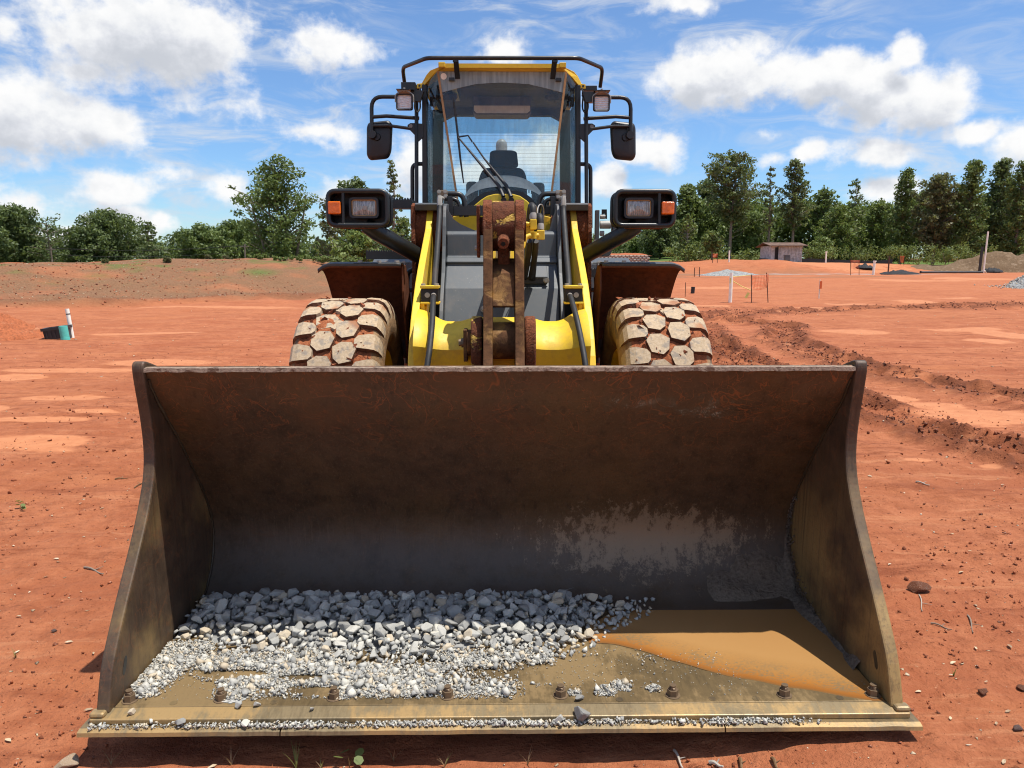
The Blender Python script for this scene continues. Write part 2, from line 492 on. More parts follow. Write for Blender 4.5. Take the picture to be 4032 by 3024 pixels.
def bucket_steel(name, ochre=.5, seed=0.0, top_orange=0.0, back=False):
    m, t, b = material(name)
    p = t.mapping(t.obj, loc=(seed, seed * .7, 0))
    sepn = t.n('ShaderNodeSeparateXYZ'); t.put(sepn.inputs[0], t.obj)
    x, y, z = sepn.outputs          # z is height; y is depth behind the loader's own origin
    n1 = t.noise(p, 1.6, 6, .6)
    n2 = t.noise(p, 11, 6, .65)
    n3 = t.noise(p, 90, 4, .6)
    c = t.ramp(n2, [(.25, (.040, .026, .016)), (.5, (.070, .044, .026)), (.78, (.102, .064, .037))])
    c = t.mix(t.math('MULTIPLY', t.maprange(n1, .40, .62), t.math('MULTIPLY', t.maprange(z, .95, .30), ochre) if not back else ochre), c, (.36, .235, .085) if not back else (.165, .098, .030))  # side plates: ochre fades upward, putting sun below and shade above into colour
    c = t.mix(t.maprange(n3, .5, .75, 0, .35), c, (.03, .017, .010))
    # brushed marks along the digging direction
    br = t.noise(t.mapping(p, scale=(70, 70, 1.1)), 1.6, 5, .62)
    br2 = t.noise(t.mapping(p, scale=(22, 22, .5), loc=(3, 0, 0)), 1.5, 6, .66)
    c = t.mix(t.maprange(br, .52, .70, 0, .5), c, (.125, .085, .05))
    c = t.mix(t.maprange(br2, .54, .68, 0, .45), c, (.028, .018, .012))
    # long scratches
    for k, (rz, sc) in enumerate(((.5, 3.2), (-.6, 2.6), (1.3, 4.9), (.05, 2.2), (.9, 6.5), (-1.1, 5.2))):
        s = t.noise(t.mapping(p, scale=(1.3, 1.3, 1.3), rot=(0, rz, 0), loc=(k * 3.1, 0, 0)), sc, 3, .5, 1.4)
        line = t.maprange(t.math('ABSOLUTE', t.math('SUBTRACT', s, .5)), .0, .010, 1, 0)
        amt = t.math('MULTIPLY', line, t.maprange(t.noise(p, 5 + k, 3, .6), .42, .62, 0, 1 if back else .3))
        if top_orange: amt = t.math('MULTIPLY', amt, t.math('MULTIPLY_ADD', t.maprange(z, .72, 1.1), .75, .12))
        c = t.mix(t.math('MULTIPLY', amt, .85), c, (.235, .085, .030))
    if top_orange:
        wash = t.math('MULTIPLY', t.maprange(z, .70, 1.12), t.maprange(t.noise(t.mapping(p, scale=(1, 1, .6)), 3.2, 8, .72), .44, .66))
        c = t.mix(t.math('MULTIPLY', wash, top_orange), c, (.115, .057, .026))
    if back:
        cool = t.math('MULTIPLY', t.maprange(z, .52, .22), t.maprange(n2, .3, .6, .25, .6))
        c = t.mix(cool, c, (.092, .080, .070))
        # dried mud film at the lower right of the back wall
        dx = t.math('MULTIPLY', t.math('SUBTRACT', x, .66), 1 / .62)
        dz = t.math('MULTIPLY', t.math('SUBTRACT', z, .34), 1 / .20)
        rr = t.math('SQRT', t.math('ADD', t.math('MULTIPLY', dx, dx), t.math('MULTIPLY', dz, dz)))
        crust = t.math('ADD', t.math('SUBTRACT', 1.0, rr), t.math('MULTIPLY_ADD', t.noise(t.mapping(p, scale=(1, 1, .6)), 17, 12, .86), 4.4, -2.45))
        cm = t.maprange(crust, .0, .35)
        c = t.mix(t.math('MULTIPLY', cm, .75), c, (.27, .20, .13))
    rg = t.math('MULTIPLY_ADD', n2, .35, .36)
    setp(t, b, c, rg, .25 if back else .08, .5, t.bump(t.math('ADD', n3, t.math('MULTIPLY', n2, 1.5)), .12, .004))
    return m
M['bucket_back'] = bucket_steel('bucket_wall_steel', .25, 0.0, .75, True)
M['bucket_side'] = bucket_steel('bucket_side_steel', .85, 4.0)
M['bucket_lip'] = clay_crust('worn_lip_steel', (.27, .20, .15), (.12, .07, .045), 8.0, .52, .1, .5)

def worn_edge(name, base, tan, amount):
    m, t, b = material(name)
    n1 = t.noise(t.obj, 3.2, 7, .65)
    n2 = t.noise(t.mapping(t.obj, scale=(5, 1, 1)), 14, 6, .65)
    n3 = t.noise(t.obj, 120, 3, .6)
    c = t.mix(t.maprange(n2, .35, .7), base, tuple(v * .6 for v in base))
    c = t.mix(t.math('MULTIPLY', t.maprange(t.math('ADD', n1, t.math('MULTIPLY_ADD', n2, .4, -.2)), .45, .6), amount), c, tan)
    c = t.mix(t.maprange(n3, .55, .8, 0, .3), c, (.06, .04, .02))
    setp(t, b, c, t.math('MULTIPLY_ADD', n2, .3, .32), .35, .5, t.bump(t.math('ADD', n2, n3), .12, .004))
    return m
M['edge'] = worn_edge('polished_edge_steel', (.25, .19, .105), (.42, .27, .11), .8)
M['edge_dark'] = worn_edge('worn_edge_steel', (.115, .085, .05), (.36, .25, .11), .45)
M['floor'] = worn_edge('bucket_floor_steel', (.165, .115, .055), (.36, .245, .115), .6)
M['weld'] = worn_edge('dark_weld', (.05, .036, .022), (.10, .07, .04), .4)
M['nut'] = worn_edge('rusty_nut_steel', (.19, .13, .08), (.28, .19, .11), .5)

def tyre_mats():
    m, t, b = material('tread_rubber')
    oi = t.n('ShaderNodeObjectInfo')
    p = t.vmath('ADD', t.obj, oi.outputs['Location'])
    rnd = t.n('ShaderNodeCombineXYZ'); t.put(rnd.inputs[0], t.math('MULTIPLY', oi.outputs['Random'], 37.0))
    p = t.vmath('ADD', p, rnd.outputs[0])
    n1 = t.noise(p, 18, 7, .68); n2 = t.noise(p, 70, 5, .65); n0 = t.noise(p, 5, 3, .5)
    c = t.ramp(n2, [(.3, (.35, .255, .155)), (.6, (.47, .36, .24)), (.8, (.55, .44, .31))])
    c = t.mix(t.math('MULTIPLY', t.maprange(n1, .50, .62), .55), c, (.16, .155, .15))
    c = t.mix(t.math('MULTIPLY', t.maprange(n0, .56, .70), .8), c, (.33, .125, .05))
    setp(t, b, c, .85, 0, .3, t.bump(n2, .25, .006))
    M['lug'] = m
    M['lug_side'] = clay_crust('clay_shade_lug_side', (.13, .055, .028), (.24, .13, .07), 9.0, .5, .15, .6)  # clay-dark sides, with groove shade between the lugs put into the colour
    m, t, b = material('dusty_sidewall')
    sp = t.n('ShaderNodeSeparateXYZ'); t.put(sp.inputs[0], t.obj)
    ax = t.math('ABSOLUTE', sp.outputs[0])
    n1 = t.noise(t.obj, 9, 7, .66); n2 = t.noise(t.obj, 55, 7, .7)
    ring = t.noise(t.mapping(t.obj, scale=(8, 1, 1)), 6, 5, .6)
    c = t.mix(t.maprange(n1, .35, .65), (.335, .215, .115), (.20, .115, .055))
    c = t.mix(t.maprange(ring, .52, .64, 0, .6), c, (.10, .085, .07))
    mud = t.ramp(n2, [(.3, (.15, .042, .016)), (.52, (.33, .105, .042)), (.75, (.46, .17, .075))])
    c = t.mix(t.maprange(ax, .215, .20), c, mud)
    setp(t, b, c, .92, 0, .25, t.bump(n2, .8, .012))
    M['tyre'] = m
tyre_mats()

def stone_mat(name, stops, warm=.12, per_face=False):
    m, t, b = material(name)
    if per_face:
        g = t.n('ShaderNodeNewGeometry'); rnd = g.outputs['Random Per Island']
    else:
        rnd = t.n('ShaderNodeObjectInfo').outputs['Random']
    cb = t.n('ShaderNodeCombineXYZ'); t.put(cb.inputs[0], t.math('MULTIPLY', rnd, 91.0)); t.put(cb.inputs[1], t.math('MULTIPLY', rnd, 47.0))
    p = t.vmath('ADD', t.obj, cb.outputs[0])
    n1 = t.noise(p, 26, 6, .65); n2 = t.noise(p, 130, 4, .65)
    c = t.ramp(rnd, stops)
    c = t.mix(t.maprange(n1, .42, .68, 0, .5), c, tuple(v * .55 for v in stops[len(stops) // 2][1]))
    c = t.mix(t.maprange(n2, .55, .75, 0, .55), c, (.62, .62, .58))
    tint = t.math('GREATER_THAN', t.math('FRACT', t.math('MULTIPLY', rnd, 13.7)), 1 - warm)
    c = t.mix(t.math('MULTIPLY', tint, .6), c, (.56, .44, .28))
    setp(t, b, c, .86, 0, .35, t.bump(t.math('ADD', n2, n1), .45, .004))
    return m
GREY_STONE = [(0.0, (.22, .215, .20)), (.3, (.34, .335, .31)), (.6, (.43, .42, .38)), (.85, (.54, .52, .46)), (1.0, (.62, .59, .50))]
M['stone'] = stone_mat('crushed_granite', GREY_STONE)
M['chip'] = stone_mat('granite_chips', GREY_STONE, .2, True)
M['pale_bits'] = stone_mat('pale_debris', [(0, (.30, .20, .12)), (.5, (.48, .37, .24)), (1, (.66, .58, .44))], .3, True)
M['clod'] = stone_mat('clay_clods', [(0, (.13, .036, .014)), (.45, (.26, .072, .027)), (.8, (.35, .105, .042)), (1, (.42, .15, .07))], .0, True)
M['churned'] = stone_mat('churned_clay', [(0, (.09, .026, .011)), (.5, (.19, .054, .021)), (1, (.30, .09, .036))], .0, True)
M['rock_red'] = clay_crust('clay_stained_rock', (.22, .08, .04), (.42, .27, .19), 6.0, .5, .14, .8)
M['rock_pale'] = clay_crust('pale_rock', (.40, .28, .18), (.50, .40, .30), 9.0, .5, .1, .6)
M['rock_dark'] = clay_crust('dark_rock', (.10, .06, .05), (.16, .10, .08), 9.0, .5, .1, .6)

def water_mat():
    m, t, b = material('muddy_water')
    a = attr(t, 'depth')
    n1 = t.noise(t.obj, 7, 6, .6); n2 = t.noise(t.mapping(t.obj, scale=(1, 1.9, 1)), 75, 7, .76)
    c = t.ramp(a, [(0.0, (.17, .085, .030)), (.04, (.25, .095, .022)), (.12, (.33, .135, .030)), (.24, (.33, .165, .052)), (.5, (.36, .195, .070)), (1, (.35, .185, .066))])
    band = t.math('MULTIPLY', t.maprange(a, .05, .12), t.maprange(a, .50, .18))
    scum = t.math('MULTIPLY', band, t.maprange(t.math('ADD', n2, t.math('MULTIPLY_ADD', n1, .5, -.25)), .47, .60))
    c = t.mix(t.math('MULTIPLY', scum, .75), c, (.13, .11, .065))
    setp(t, b, c, t.math('MULTIPLY_ADD', scum, .3, .10), 0, .5, t.bump(n2, .02, .003))
    return m
M['water'] = water_mat()

def glass_mat(name, tint, rough=.02, film=0.0, filmcol=(.3, .32, .3)):
    """thin window pane: see-through with a Fresnel reflection and a dust film"""
    m, t, b = material(name)
    tr = t.n('ShaderNodeBsdfTransparent'); tr.inputs[0].default_value = (*tint, 1)
    gl = t.n('ShaderNodeBsdfGlossy'); gl.inputs['Roughness'].default_value = rough
    fr = t.n('ShaderNodeFresnel'); t.put(fr.inputs[0], t.math('MULTIPLY_ADD', t.n('ShaderNodeNewGeometry').outputs['Backfacing'], 1 / 1.5 - 1.5, 1.5))
    mx = t.n('ShaderNodeMixShader')
    t.put(mx.inputs[0], t.math('MULTIPLY', fr.outputs[0], .8)); t.put(mx.inputs[1], tr.outputs[0]); t.put(mx.inputs[2], gl.outputs[0])
    df = t.n('ShaderNodeBsdfDiffuse'); df.inputs[0].default_value = (*filmcol, 1)
    n = t.noise(t.mapping(t.obj, scale=(6, 6, .8)), 5, 6, .65) if film < .5 else t.noise(t.mapping(t.obj, scale=(9, 9, .8), loc=(.2, 0, 0)), 5, 5, .5)
    mx2 = t.n('ShaderNodeMixShader')
    t.put(mx2.inputs[0], t.math('MULTIPLY', t.maprange(n, .3, .75, 0 if film < .5 else .55, 1), film)); t.put(mx2.inputs[1], mx.outputs[0]); t.put(mx2.inputs[2], df.outputs[0])
    t.put(t.out.inputs[0], mx2.outputs[0])
    return m
M['glass'] = glass_mat('windscreen_glass', (.965, .985, .98), .02, .07)
M['glass_band'] = glass_mat('tinted_sheen_glass', (.50, .56, .56), .08, .95, (.38, .47, .48))  # tinted band; its pale film colour stands in for reflected light
M['glass_dark'] = glass_mat('tinted_side_glass', (.66, .72, .745), .02, .07, (.2, .24, .26))
M['glass_side'] = glass_mat('side_glass', (.82, .87, .88), .02, .05)
M['glass_strip'] = glass_mat('rear_shade_glass', (.74, .82, .84), .05, .06, (.2, .26, .27))
M['glass_rear'] = glass_mat('rear_glass', (.94, .98, .985), .02, .05)

def simple(name, col, rough=.6, var=.25, scale=8, bump=.2, metal=0, spec=.4, obj_rand=0.0):
    m, t, b = material(name)
    n = t.noise(t.obj, scale, 6, .65)
    c = t.mix(t.maprange(n, .3, .7), tuple(v * (1 - var) for v in col), tuple(min(1, v * (1 + var)) for v in col))
    setp(t, b, c, rough, metal, spec, t.bump(n, bump, .01))
    return m
M['pvc'] = simple('white_pvc', (.88, .88, .78), .45, .08, 5, .05)
M['teal'] = simple('teal_pvc', (.10, .50, .43), .5, .12, 9, .05)
M['seal'] = simple('tan_seal', (.40, .23, .10), .6)
M['liner'] = simple('cab_liner', (.04, .034, .032), .85)
M['panel_grey'] = simple('grey_liner_panel', (.11, .105, .095), .7)
M['dash'] = simple('beige_dashboard', (.86, .82, .68), .75, .15, 7)
M['seat'] = simple('dark_seat_fabric', (.010, .015, .024), .9)
M['pipe_grey'] = simple('grey_exhaust_steel', (.22, .22, .21), .5, .2)
M['amber'] = simple('amber_lens', (.72, .13, .004), .18, .25, 20, .3, 0, .6)
def lens_mat():
    m, t, b = material('headlamp_lens')
    n = t.noise(t.mapping(t.obj, scale=(22, 1, 5)), 7, 5, .6)
    c = t.ramp(n, [(.3, (.16, .16, .155)), (.5, (.34, .335, .32)), (.7, (.60, .59, .57))])
    w = t.n('ShaderNodeTexWave', wave_type='BANDS', bands_direction='X'); t.put(w.inputs[0], t.obj); w.inputs['Scale'].default_value = 24
    setp(t, b, c, .22, .25, .5, t.bump(t.math('ADD', w.outputs['Fac'], n), .5, .004), .25)
    M['lens'] = m
    m, t, b = material('work_lamp_lens')
    n = t.noise(t.mapping(t.obj, scale=(5, 1, 30)), 7, 4, .6)
    c = t.ramp(n, [(.3, (.40, .39, .37)), (.5, (.68, .67, .65)), (.68, (.90, .89, .87))])
    w = t.n('ShaderNodeTexWave', wave_type='BANDS', bands_direction='Z'); t.put(w.inputs[0], t.obj); w.inputs['Scale'].default_value = 22
    setp(t, b, c, .2, .15, .6, t.bump(t.math('ADD', w.outputs['Fac'], n), .5, .004), .5)
    M['worklens'] = m
lens_mat()

def ground_mat():
    m, t, b = material('red_clay')
    p = t.obj
    n0 = t.noise(p, .11, 5, .6); n1 = t.noise(p, .9, 7, .66); n2 = t.noise(p, 6.5, 8, .7); n3 = t.noise(p, 48, 5, .68)
    st = t.noise(t.mapping(p, scale=(.22, 1.5, 1)), 1.6, 7, .66)
    c = t.ramp(n2, [(.25, (.245, .072, .028)), (.48, (.385, .128, .055)), (.68, (.47, .172, .078)), (.85, (.54, .225, .112))])
    c = t.mix(t.maprange(n1, .42, .64, 0, .7), c, (.310, .088, .035))
    c = t.mix(t.maprange(st, .50, .68, 0, .5), c, (.430, .150, .060))
    c = t.mix(t.maprange(n0, .45, .62, 0, .35), c, (.40, .145, .06))
    far = attr(t, 'far')
    c = t.mix(t.math('MULTIPLY', far, .45), c, (.42, .148, .062))
    c = t.mix(t.maprange(n3, .52, .78, 0, .5), c, (.14, .036, .013))
    fl = t.noise(t.mapping(p, scale=(1, 1.8, 1)), 17, 7, .74)
    c = t.mix(t.math('MULTIPLY', t.maprange(fl, .59, .66), t.maprange(n1, .62, .42, .2, .85)), c, (.11, .029, .011))  # dark flecks: moist clods plus the little clod shadows put into colour
    fl2 = t.noise(t.mapping(p, scale=(1, 1.6, 1), loc=(7, 3, 0)), 23, 6, .7)
    c = t.mix(t.maprange(fl2, .64, .70, 0, .55), c, (.55, .30, .17))
    st2 = t.noise(t.mapping(p, scale=(.16, 1.3, 1), loc=(3, 1, 0), rot=(0, 0, .06)), 3.4, 8, .74)
    c = t.mix(t.maprange(st2, .53, .64, 0, .62), c, (.19, .048, .018))
    c = t.mix(t.maprange(st2, .44, .36, 0, .55), c, (.50, .21, .10))
    dry = attr(t, 'dry')
    dd = t.math('MULTIPLY', dry, t.maprange(t.math('ADD', n2, t.math('MULTIPLY_ADD', n1, .8, -.4)), .30, .50, .6, 1))
    straw = t.ramp(t.noise(p, 17, 7, .75), [(.28, (.075, .040, .020)), (.5, (.185, .100, .050)), (.72, (.31, .19, .105))])
    c = t.mix(t.math('MULTIPLY', dd, .92), c, straw)
    grn = attr(t, 'green')
    gr = t.ramp(n2, [(.3, (.05, .085, .018)), (.6, (.10, .155, .032)), (.8, (.17, .20, .06))])
    c = t.mix(grn, c, gr)
    silt = t.maprange(t.math('ADD', attr(t, 'silt'), t.math('ADD', t.math('MULTIPLY_ADD', n1, 1.2, -.6), t.math('MULTIPLY_ADD', st, 1.2, -.6))), .40, .62)
    sc = t.mix(t.maprange(n2, .3, .7), (.42, .155, .062), (.50, .205, .088))
    c = t.mix(t.math('MULTIPLY', silt, .88), c, sc)
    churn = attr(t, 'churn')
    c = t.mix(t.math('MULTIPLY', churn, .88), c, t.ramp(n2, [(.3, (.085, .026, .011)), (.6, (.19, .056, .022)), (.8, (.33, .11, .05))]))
    grav = attr(t, 'gravel')
    c = t.mix(grav, c, (.33, .33, .32))
    h = t.math('ADD', t.math('MULTIPLY', n2, .9), t.math('MULTIPLY', n3, .32))
    amp = t.math('MULTIPLY_ADD', silt, -.85, 1.0)
    bn = t.n('ShaderNodeBump'); bn.inputs['Distance'].default_value = .05
    t.put(bn.inputs['Strength'], t.math('MULTIPLY', amp, 1.0)); t.put(bn.inputs['Height'], h)
    setp(t, b, c, t.math('MULTIPLY_ADD', silt, -.2, .95), 0, .25, bn.outputs[0])
    return m
M['ground'] = ground_mat()
M['mound'] = clay_crust('loose_red_clay', (.34, .102, .04), (.42, .16, .07), 2.2, .55, .15, .8)
M['mound_brown'] = clay_crust('loose_brown_soil', (.135, .085, .045), (.20, .125, .065), 1.2, .5, .2, .8)
M['dried_mud'] = clay_crust('dried_mud', (.18, .14, .105), (.30, .24, .18), 7.0, .58, .15, .9)

def leaf_mat(name, dark, light, warm=None):
    m, t, b = material(name)
    g = t.n('ShaderNodeNewGeometry')
    r = g.outputs['Random Per Island']
    stops = [(0, dark), (.6, tuple((a + c) / 2 for a, c in zip(dark, light))), (1, light)]
    c = t.ramp(r, stops)
    if warm:
        n = t.noise(t.obj, .35, 3, .6)
        c = t.mix(t.maprange(n, .52, .7, 0, .6), c, warm)
    setp(t, b, c, .55, 0, .35)
    tl = t.n('ShaderNodeBsdfTranslucent'); t.put(tl.inputs[0], t.mix(.5, c, (.18, .22, .03)))
    mx = t.n('ShaderNodeMixShader'); mx.inputs[0].default_value = .38
    t.put(mx.inputs[1], b.outputs[0]); t.put(mx.inputs[2], tl.outputs[0])
    t.put(t.out.inputs[0], mx.outputs[0])
    return m
M['leaf_dark'] = leaf_mat('dark_leaves', (.062, .098, .034), (.180, .228, .084))
M['leaf_mid'] = leaf_mat('mid_green_leaves', (.076, .120, .032), (.205, .262, .080))
M['leaf_light'] = leaf_mat('light_green_leaves', (.090, .145, .034), (.235, .285, .085))
M['leaf_pine'] = leaf_mat('pine_needles', (.068, .100, .038), (.195, .230, .088), (.22, .22, .09))
M['leaf_dry'] = leaf_mat('dull_brown_needles', (.09, .10, .045), (.22, .215, .10), (.22, .165, .085))
M['grass_blade'] = leaf_mat('grass_blades', (.10, .13, .03), (.30, .30, .10))
M['straw'] = leaf_mat('dry_blades', (.22, .12, .06), (.46, .32, .18))
M['bark'] = simple('grey_brown_bark', (.19, .15, .115), .9, .35, 6, .6)
M['bark_pale'] = simple('pale_bark', (.34, .31, .26), .85, .25, 6, .4)
M['wood_old'] = simple('weathered_boards', (.42, .45, .46), .85, .35, 3, .4)
M['tin_rust'] = simple('rusty_roofing', (.13, .075, .05), .7, .4, 2, .3)
M['black_cloth'] = simple('black_fabric', (.014, .014, .016), .8, .3, 4, .3)
def gravel_mat():
    m, t, b = material('heaped_gravel')
    v = t.n('ShaderNodeTexVoronoi'); t.put(v.inputs['Vector'], t.obj); v.inputs['Scale'].default_value = 16
    cc = t.n('ShaderNodeSeparateColor'); t.put(cc.inputs[0], v.outputs['Color'])
    n = t.noise(t.obj, 3, 6, .65)
    c = t.ramp(cc.outputs[0], [(0, (.14, .14, .135)), (.5, (.27, .27, .26)), (1, (.42, .42, .39))])
    c = t.mix(t.maprange(n, .4, .65, 0, .4), c, (.17, .18, .19))
    setp(t, b, c, .9, 0, .3, t.bump(v.outputs['Distance'], .8, .04))
    M['gravel_heap'] = m
gravel_mat()
def dust_mat():
    m, t, b = material('stone_dust')
    n = t.noise(t.obj, 60, 6, .7); n2 = t.noise(t.obj, 9, 5, .6)
    c = t.ramp(n, [(.3, (.20, .195, .18)), (.5, (.38, .375, .35)), (.7, (.56, .55, .51))])
    c = t.mix(t.maprange(n2, .5, .7, 0, .5), c, (.34, .25, .14))
    setp(t, b, c, .95, 0, .2, t.bump(n, .6, .006))
    M['dust'] = m
dust_mat()
M['orange_net'] = simple('orange_netting', (.62, .13, .035), .6, .15, 6, .1)
M['tape'] = simple('yellow_tape', (.68, .60, .18), .5, .1)
M['rusty_post'] = simple('rusty_steel_post', (.085, .04, .028), .8, .3, 12)
M['timber'] = simple('pale_timber', (.80, .74, .60), .75, .15, 4)
M['wallblock'] = None
# ------------------------------------------------------------------ terrain
def pline(pts): return np.array([[*gp(*p)][:2] for p in pts])

def dist_poly(x, y, P, along=False):
    d = np.full(np.shape(x), 1e9); S = np.zeros(np.shape(x)); s0 = 0.0
    for a, b in zip(P[:-1], P[1:]):
        ab = b - a; L2 = ab @ ab
        t = np.clip(((x - a[0]) * ab[0] + (y - a[1]) * ab[1]) / L2, 0, 1)
        e = np.hypot(x - a[0] - t * ab[0], y - a[1] - t * ab[1])
        L = math.sqrt(L2); S = np.where(e < d, s0 + t * L, S); d = np.minimum(d, e); s0 += L
    return (d, S) if along else d

# churned wheel tracks on the right: (points in the photo, half width in metres, depth)
TRACKS = [
    (pline([(1480, 690), (1560, 682), (1640, 674), (1760, 668), (1880, 667), (1990, 669), (2100, 664), (2260, 660)]), .75, .95),
    (pline([(1400, 664), (1560, 662), (1700, 664)]), .35, .5),
    (pline([(1560, 690), (1640, 694), (1700, 702), (1690, 716), (1690, 735), (1740, 752), (1800, 776), (1880, 802), (1990, 822), (2100, 842), (2260, 878)]), .40, 1.0),
    (pline([(1480, 720), (1540, 735), (1590, 765), (1660, 800), (1760, 832), (1870, 878), (1960, 912), (2060, 948), (2150, 974), (2290, 1010)]), .34, 1.0),
    (pline([(1520, 700), (1550, 745), (1600, 800), (1640, 850)]), .35, .7),
]
SILT = [  # photo ellipses of pale dried silt: centre, half width, half height
    (70, 958, 165, 24), (360, 783, 150, 9), (150, 800, 220, 6), (130, 860, 150, 7), (90, 908, 140, 8), (190, 890, 70, 6), (30, 815, 60, 10), (-60, 890, 90, 18),
    (1850, 716, 105, 7), (2090, 712, 120, 4), (1700, 742, 40, 6), (2120, 905, 170, 34), (2030, 880, 90, 16), (1930, 860, 70, 9), (2170, 722, 60, 10), (2140, 735, 60, 7),
    (1760, 664, 60, 3), (1830, 657, 60, 4), (1980, 655, 50, 3), (1650, 668, 60, 3), (1540, 660, 60, 4), (2050, 645, 90, 2), (2110, 602, 120, 3), (1800, 587, 180, 4), (2000, 605, 160, 3),
    (480, 664, 220, 3), (300, 720, 160, 3), (1560, 620, 120, 4),
    (2160, 1012, 60, 8), (1980, 1000, 50, 6),
]
SILT_G = []
for (cx, cy, rx, ry) in SILT:
    c = gp(cx, cy); r_ = gp(cx + rx, cy); f_ = gp(cx, cy - ry); n_ = gp(cx, cy + ry)
    SILT_G.append((c.x, (f_.y + n_.y) / 2, abs(r_.x - c.x), max(.04, (f_.y - n_.y) / 2)))

BANK_A, BANK_B = gp(-40, 671), gp(700, 645)
_bd = Vector((BANK_B.x - BANK_A.x, BANK_B.y - BANK_A.y)); _bl = _bd.length; _bd.normalize()
BANK_N = Vector((-_bd.y, _bd.x))

def bank_sd(x, y):
    """distance behind the foot of the left embankment, and position along it"""
    dx, dy = x - BANK_A.x, y - BANK_A.y
    return dx * BANK_N.x + dy * BANK_N.y, dx * _bd.x + dy * _bd.y

def macro(x, y):
    x = np.asarray(x, float); y = np.asarray(y, float)
    far = sstep(8, 30, y)
    h = fbm(x / 3.1, y / 3.1, 3, 5) * (.05 + .10 * far)
    h = h * sstep(1.2, 5.5, np.hypot(x, (y - 3.2)))          # calm round the bucket
    # ground sinks a little to the left of the bucket
    near = 1 - sstep(3.5, 6.0, np.hypot(x * .8, y - 2.4))
    h = h + near * (-.055 + .085 * sstep(.2, 1.45, x)) 
    # left embankment
    s, l = bank_sd(x, y)
    w = fbm(x / 5.0, y / 5.0, 3, 21)
    top = 1.12 + .018 * np.clip(l, 0, 24)
    prof = sstep(-.3, 10.5 + 1.5 * w, s) * top
    prof = prof + .20 * sstep(0, .7, s + .9 * w)              # small scarp at the foot
    prof = prof * (1 - sstep(13, 24, s)) * (1 - sstep(_bl + 2, _bl + 12, l))
    rill = np.abs(vnoise(l / .8 + .7 * w, s / 6.0, 31)) * .16 * sstep(0, 2, s) * sstep(9, 3, s)
    h = h + prof * (1 + .09 * w) - rill * (1 - sstep(_bl + 2, _bl + 12, l)) + .05 * fbm(x / .9, y / .9, 4, 77) * sstep(-.2, 2, s) * (1 - sstep(20, 25, s)) * (l < _bl + 8)
    # right: low eroded bank with higher ground behind
    rx = sstep(9, 15, x)
    wr = fbm(x / 9.0, y / 9.0, 3, 41)
    y0 = 78 + 10 * sstep(30, 62, x) + 3 * wr
    bankr = sstep(0, 7, y - y0) * (1.0 + .35 * sstep(22, 30, x) * sstep(38, 30, x)) * (1 - .55 * sstep(40, 62, x))
    rr = np.abs(vnoise(x / 1.1, y / 14.0, 51)) * .45 * sstep(.5, 3, y - y0) * sstep(8, 5, y - y0) * sstep(45, 34, x)
    h = h + rx * (bankr - rr + .9 * sstep(95, 150, y))
    # left beyond the embankment stays low, the far country is flat
    h = h - 1.0 * sstep(-4, -12, x) * sstep(52, 70, y)
    return h

_clay = []
def micro(x, y):
    """churned tracks, crumbs and small relief; returns height and masks"""
    near = sstep(40, 12, y)
    h = fbm(x / .55, y / .32, 4, 9) * .030 * sstep(60, 8, y) * (.5 + .5 * sstep(1.5, 4, np.abs(x)))
    h = h + fbm(x / .11, y / .11, 4, 13) * .016 * near
    churn = np.zeros(np.shape(x))
    for P_, hw, dep in TRACKS:
        d0_, S_ = dist_poly(x, y, P_, True)
        d = d0_ + .14 * fbm(x / .5, y / .5, 3, 61)
        bars = sstep(-.1, .5, np.sin(2 * math.pi * (S_ / .27 + d0_ / hw * .55))) * sstep(hw * 1.05, hw * .8, d0_)
        k = sstep(hw * 1.5, hw * .5, d)
        cut = -.055 * sstep(hw, hw * .3, d) + .06 * np.exp(-((d - hw * 1.05) / (hw * .35)) ** 2)
        lump = fbm(x / .17, y / .17, 4, 71)
        h = h + dep * (cut + k * lump * .13 + .035 * bars * sstep(-.25, .1, fbm(x / .8, y / .8, 3, 63) + .1))
        edge_ = np.exp(-((d - hw * .95) / (hw * .42)) ** 2)
        churn = np.maximum(churn, np.minimum(1, (.55 * k + .75 * edge_) * dep) * sstep(-.35, .12, fbm(x / .4, y / .4, 4, 81) + .10))
    silt = np.zeros(np.shape(x))
    for (cx, cy, rx, ry) in SILT_G:
        r = np.hypot((x - cx) / rx, (y - cy) / ry)
        silt = np.maximum(silt, np.clip(1.25 - r, 0, 1))
    silt = silt * (1 - .8 * churn)
    h = h * (1 - .8 * np.clip(silt * 1.6, 0, 1))
    # machine's own wheel ruts either side, low streaks left by blading
    st = fbm(x / 2.2, y / .16, 3, 91)
    h = h + .02 * st * sstep(3.0, 4.5, y) * sstep(40, 14, y) * (1 - sstep(.2, .6, silt)) * sstep(-1, -2, x)
    # dark lumpy band along the foot of the embankment
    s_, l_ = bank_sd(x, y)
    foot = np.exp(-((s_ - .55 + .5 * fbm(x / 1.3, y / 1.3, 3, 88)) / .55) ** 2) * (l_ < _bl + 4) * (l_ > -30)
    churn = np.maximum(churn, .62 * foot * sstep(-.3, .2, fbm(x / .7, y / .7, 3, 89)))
    h = h + .10 * foot * fbm(x / .5, y / .5, 4, 90)
    return h, churn, silt

def height(x, y):
    x = np.atleast_1d(np.asarray(x, float)); y = np.atleast_1d(np.asarray(y, float))
    return macro(x, y) + micro(x, y)[0]

def hz(x, y): return float(height(x, y)[0])
def mz(x, y): return float(macro(np.array([float(x)]), np.array([float(y)]))[0])

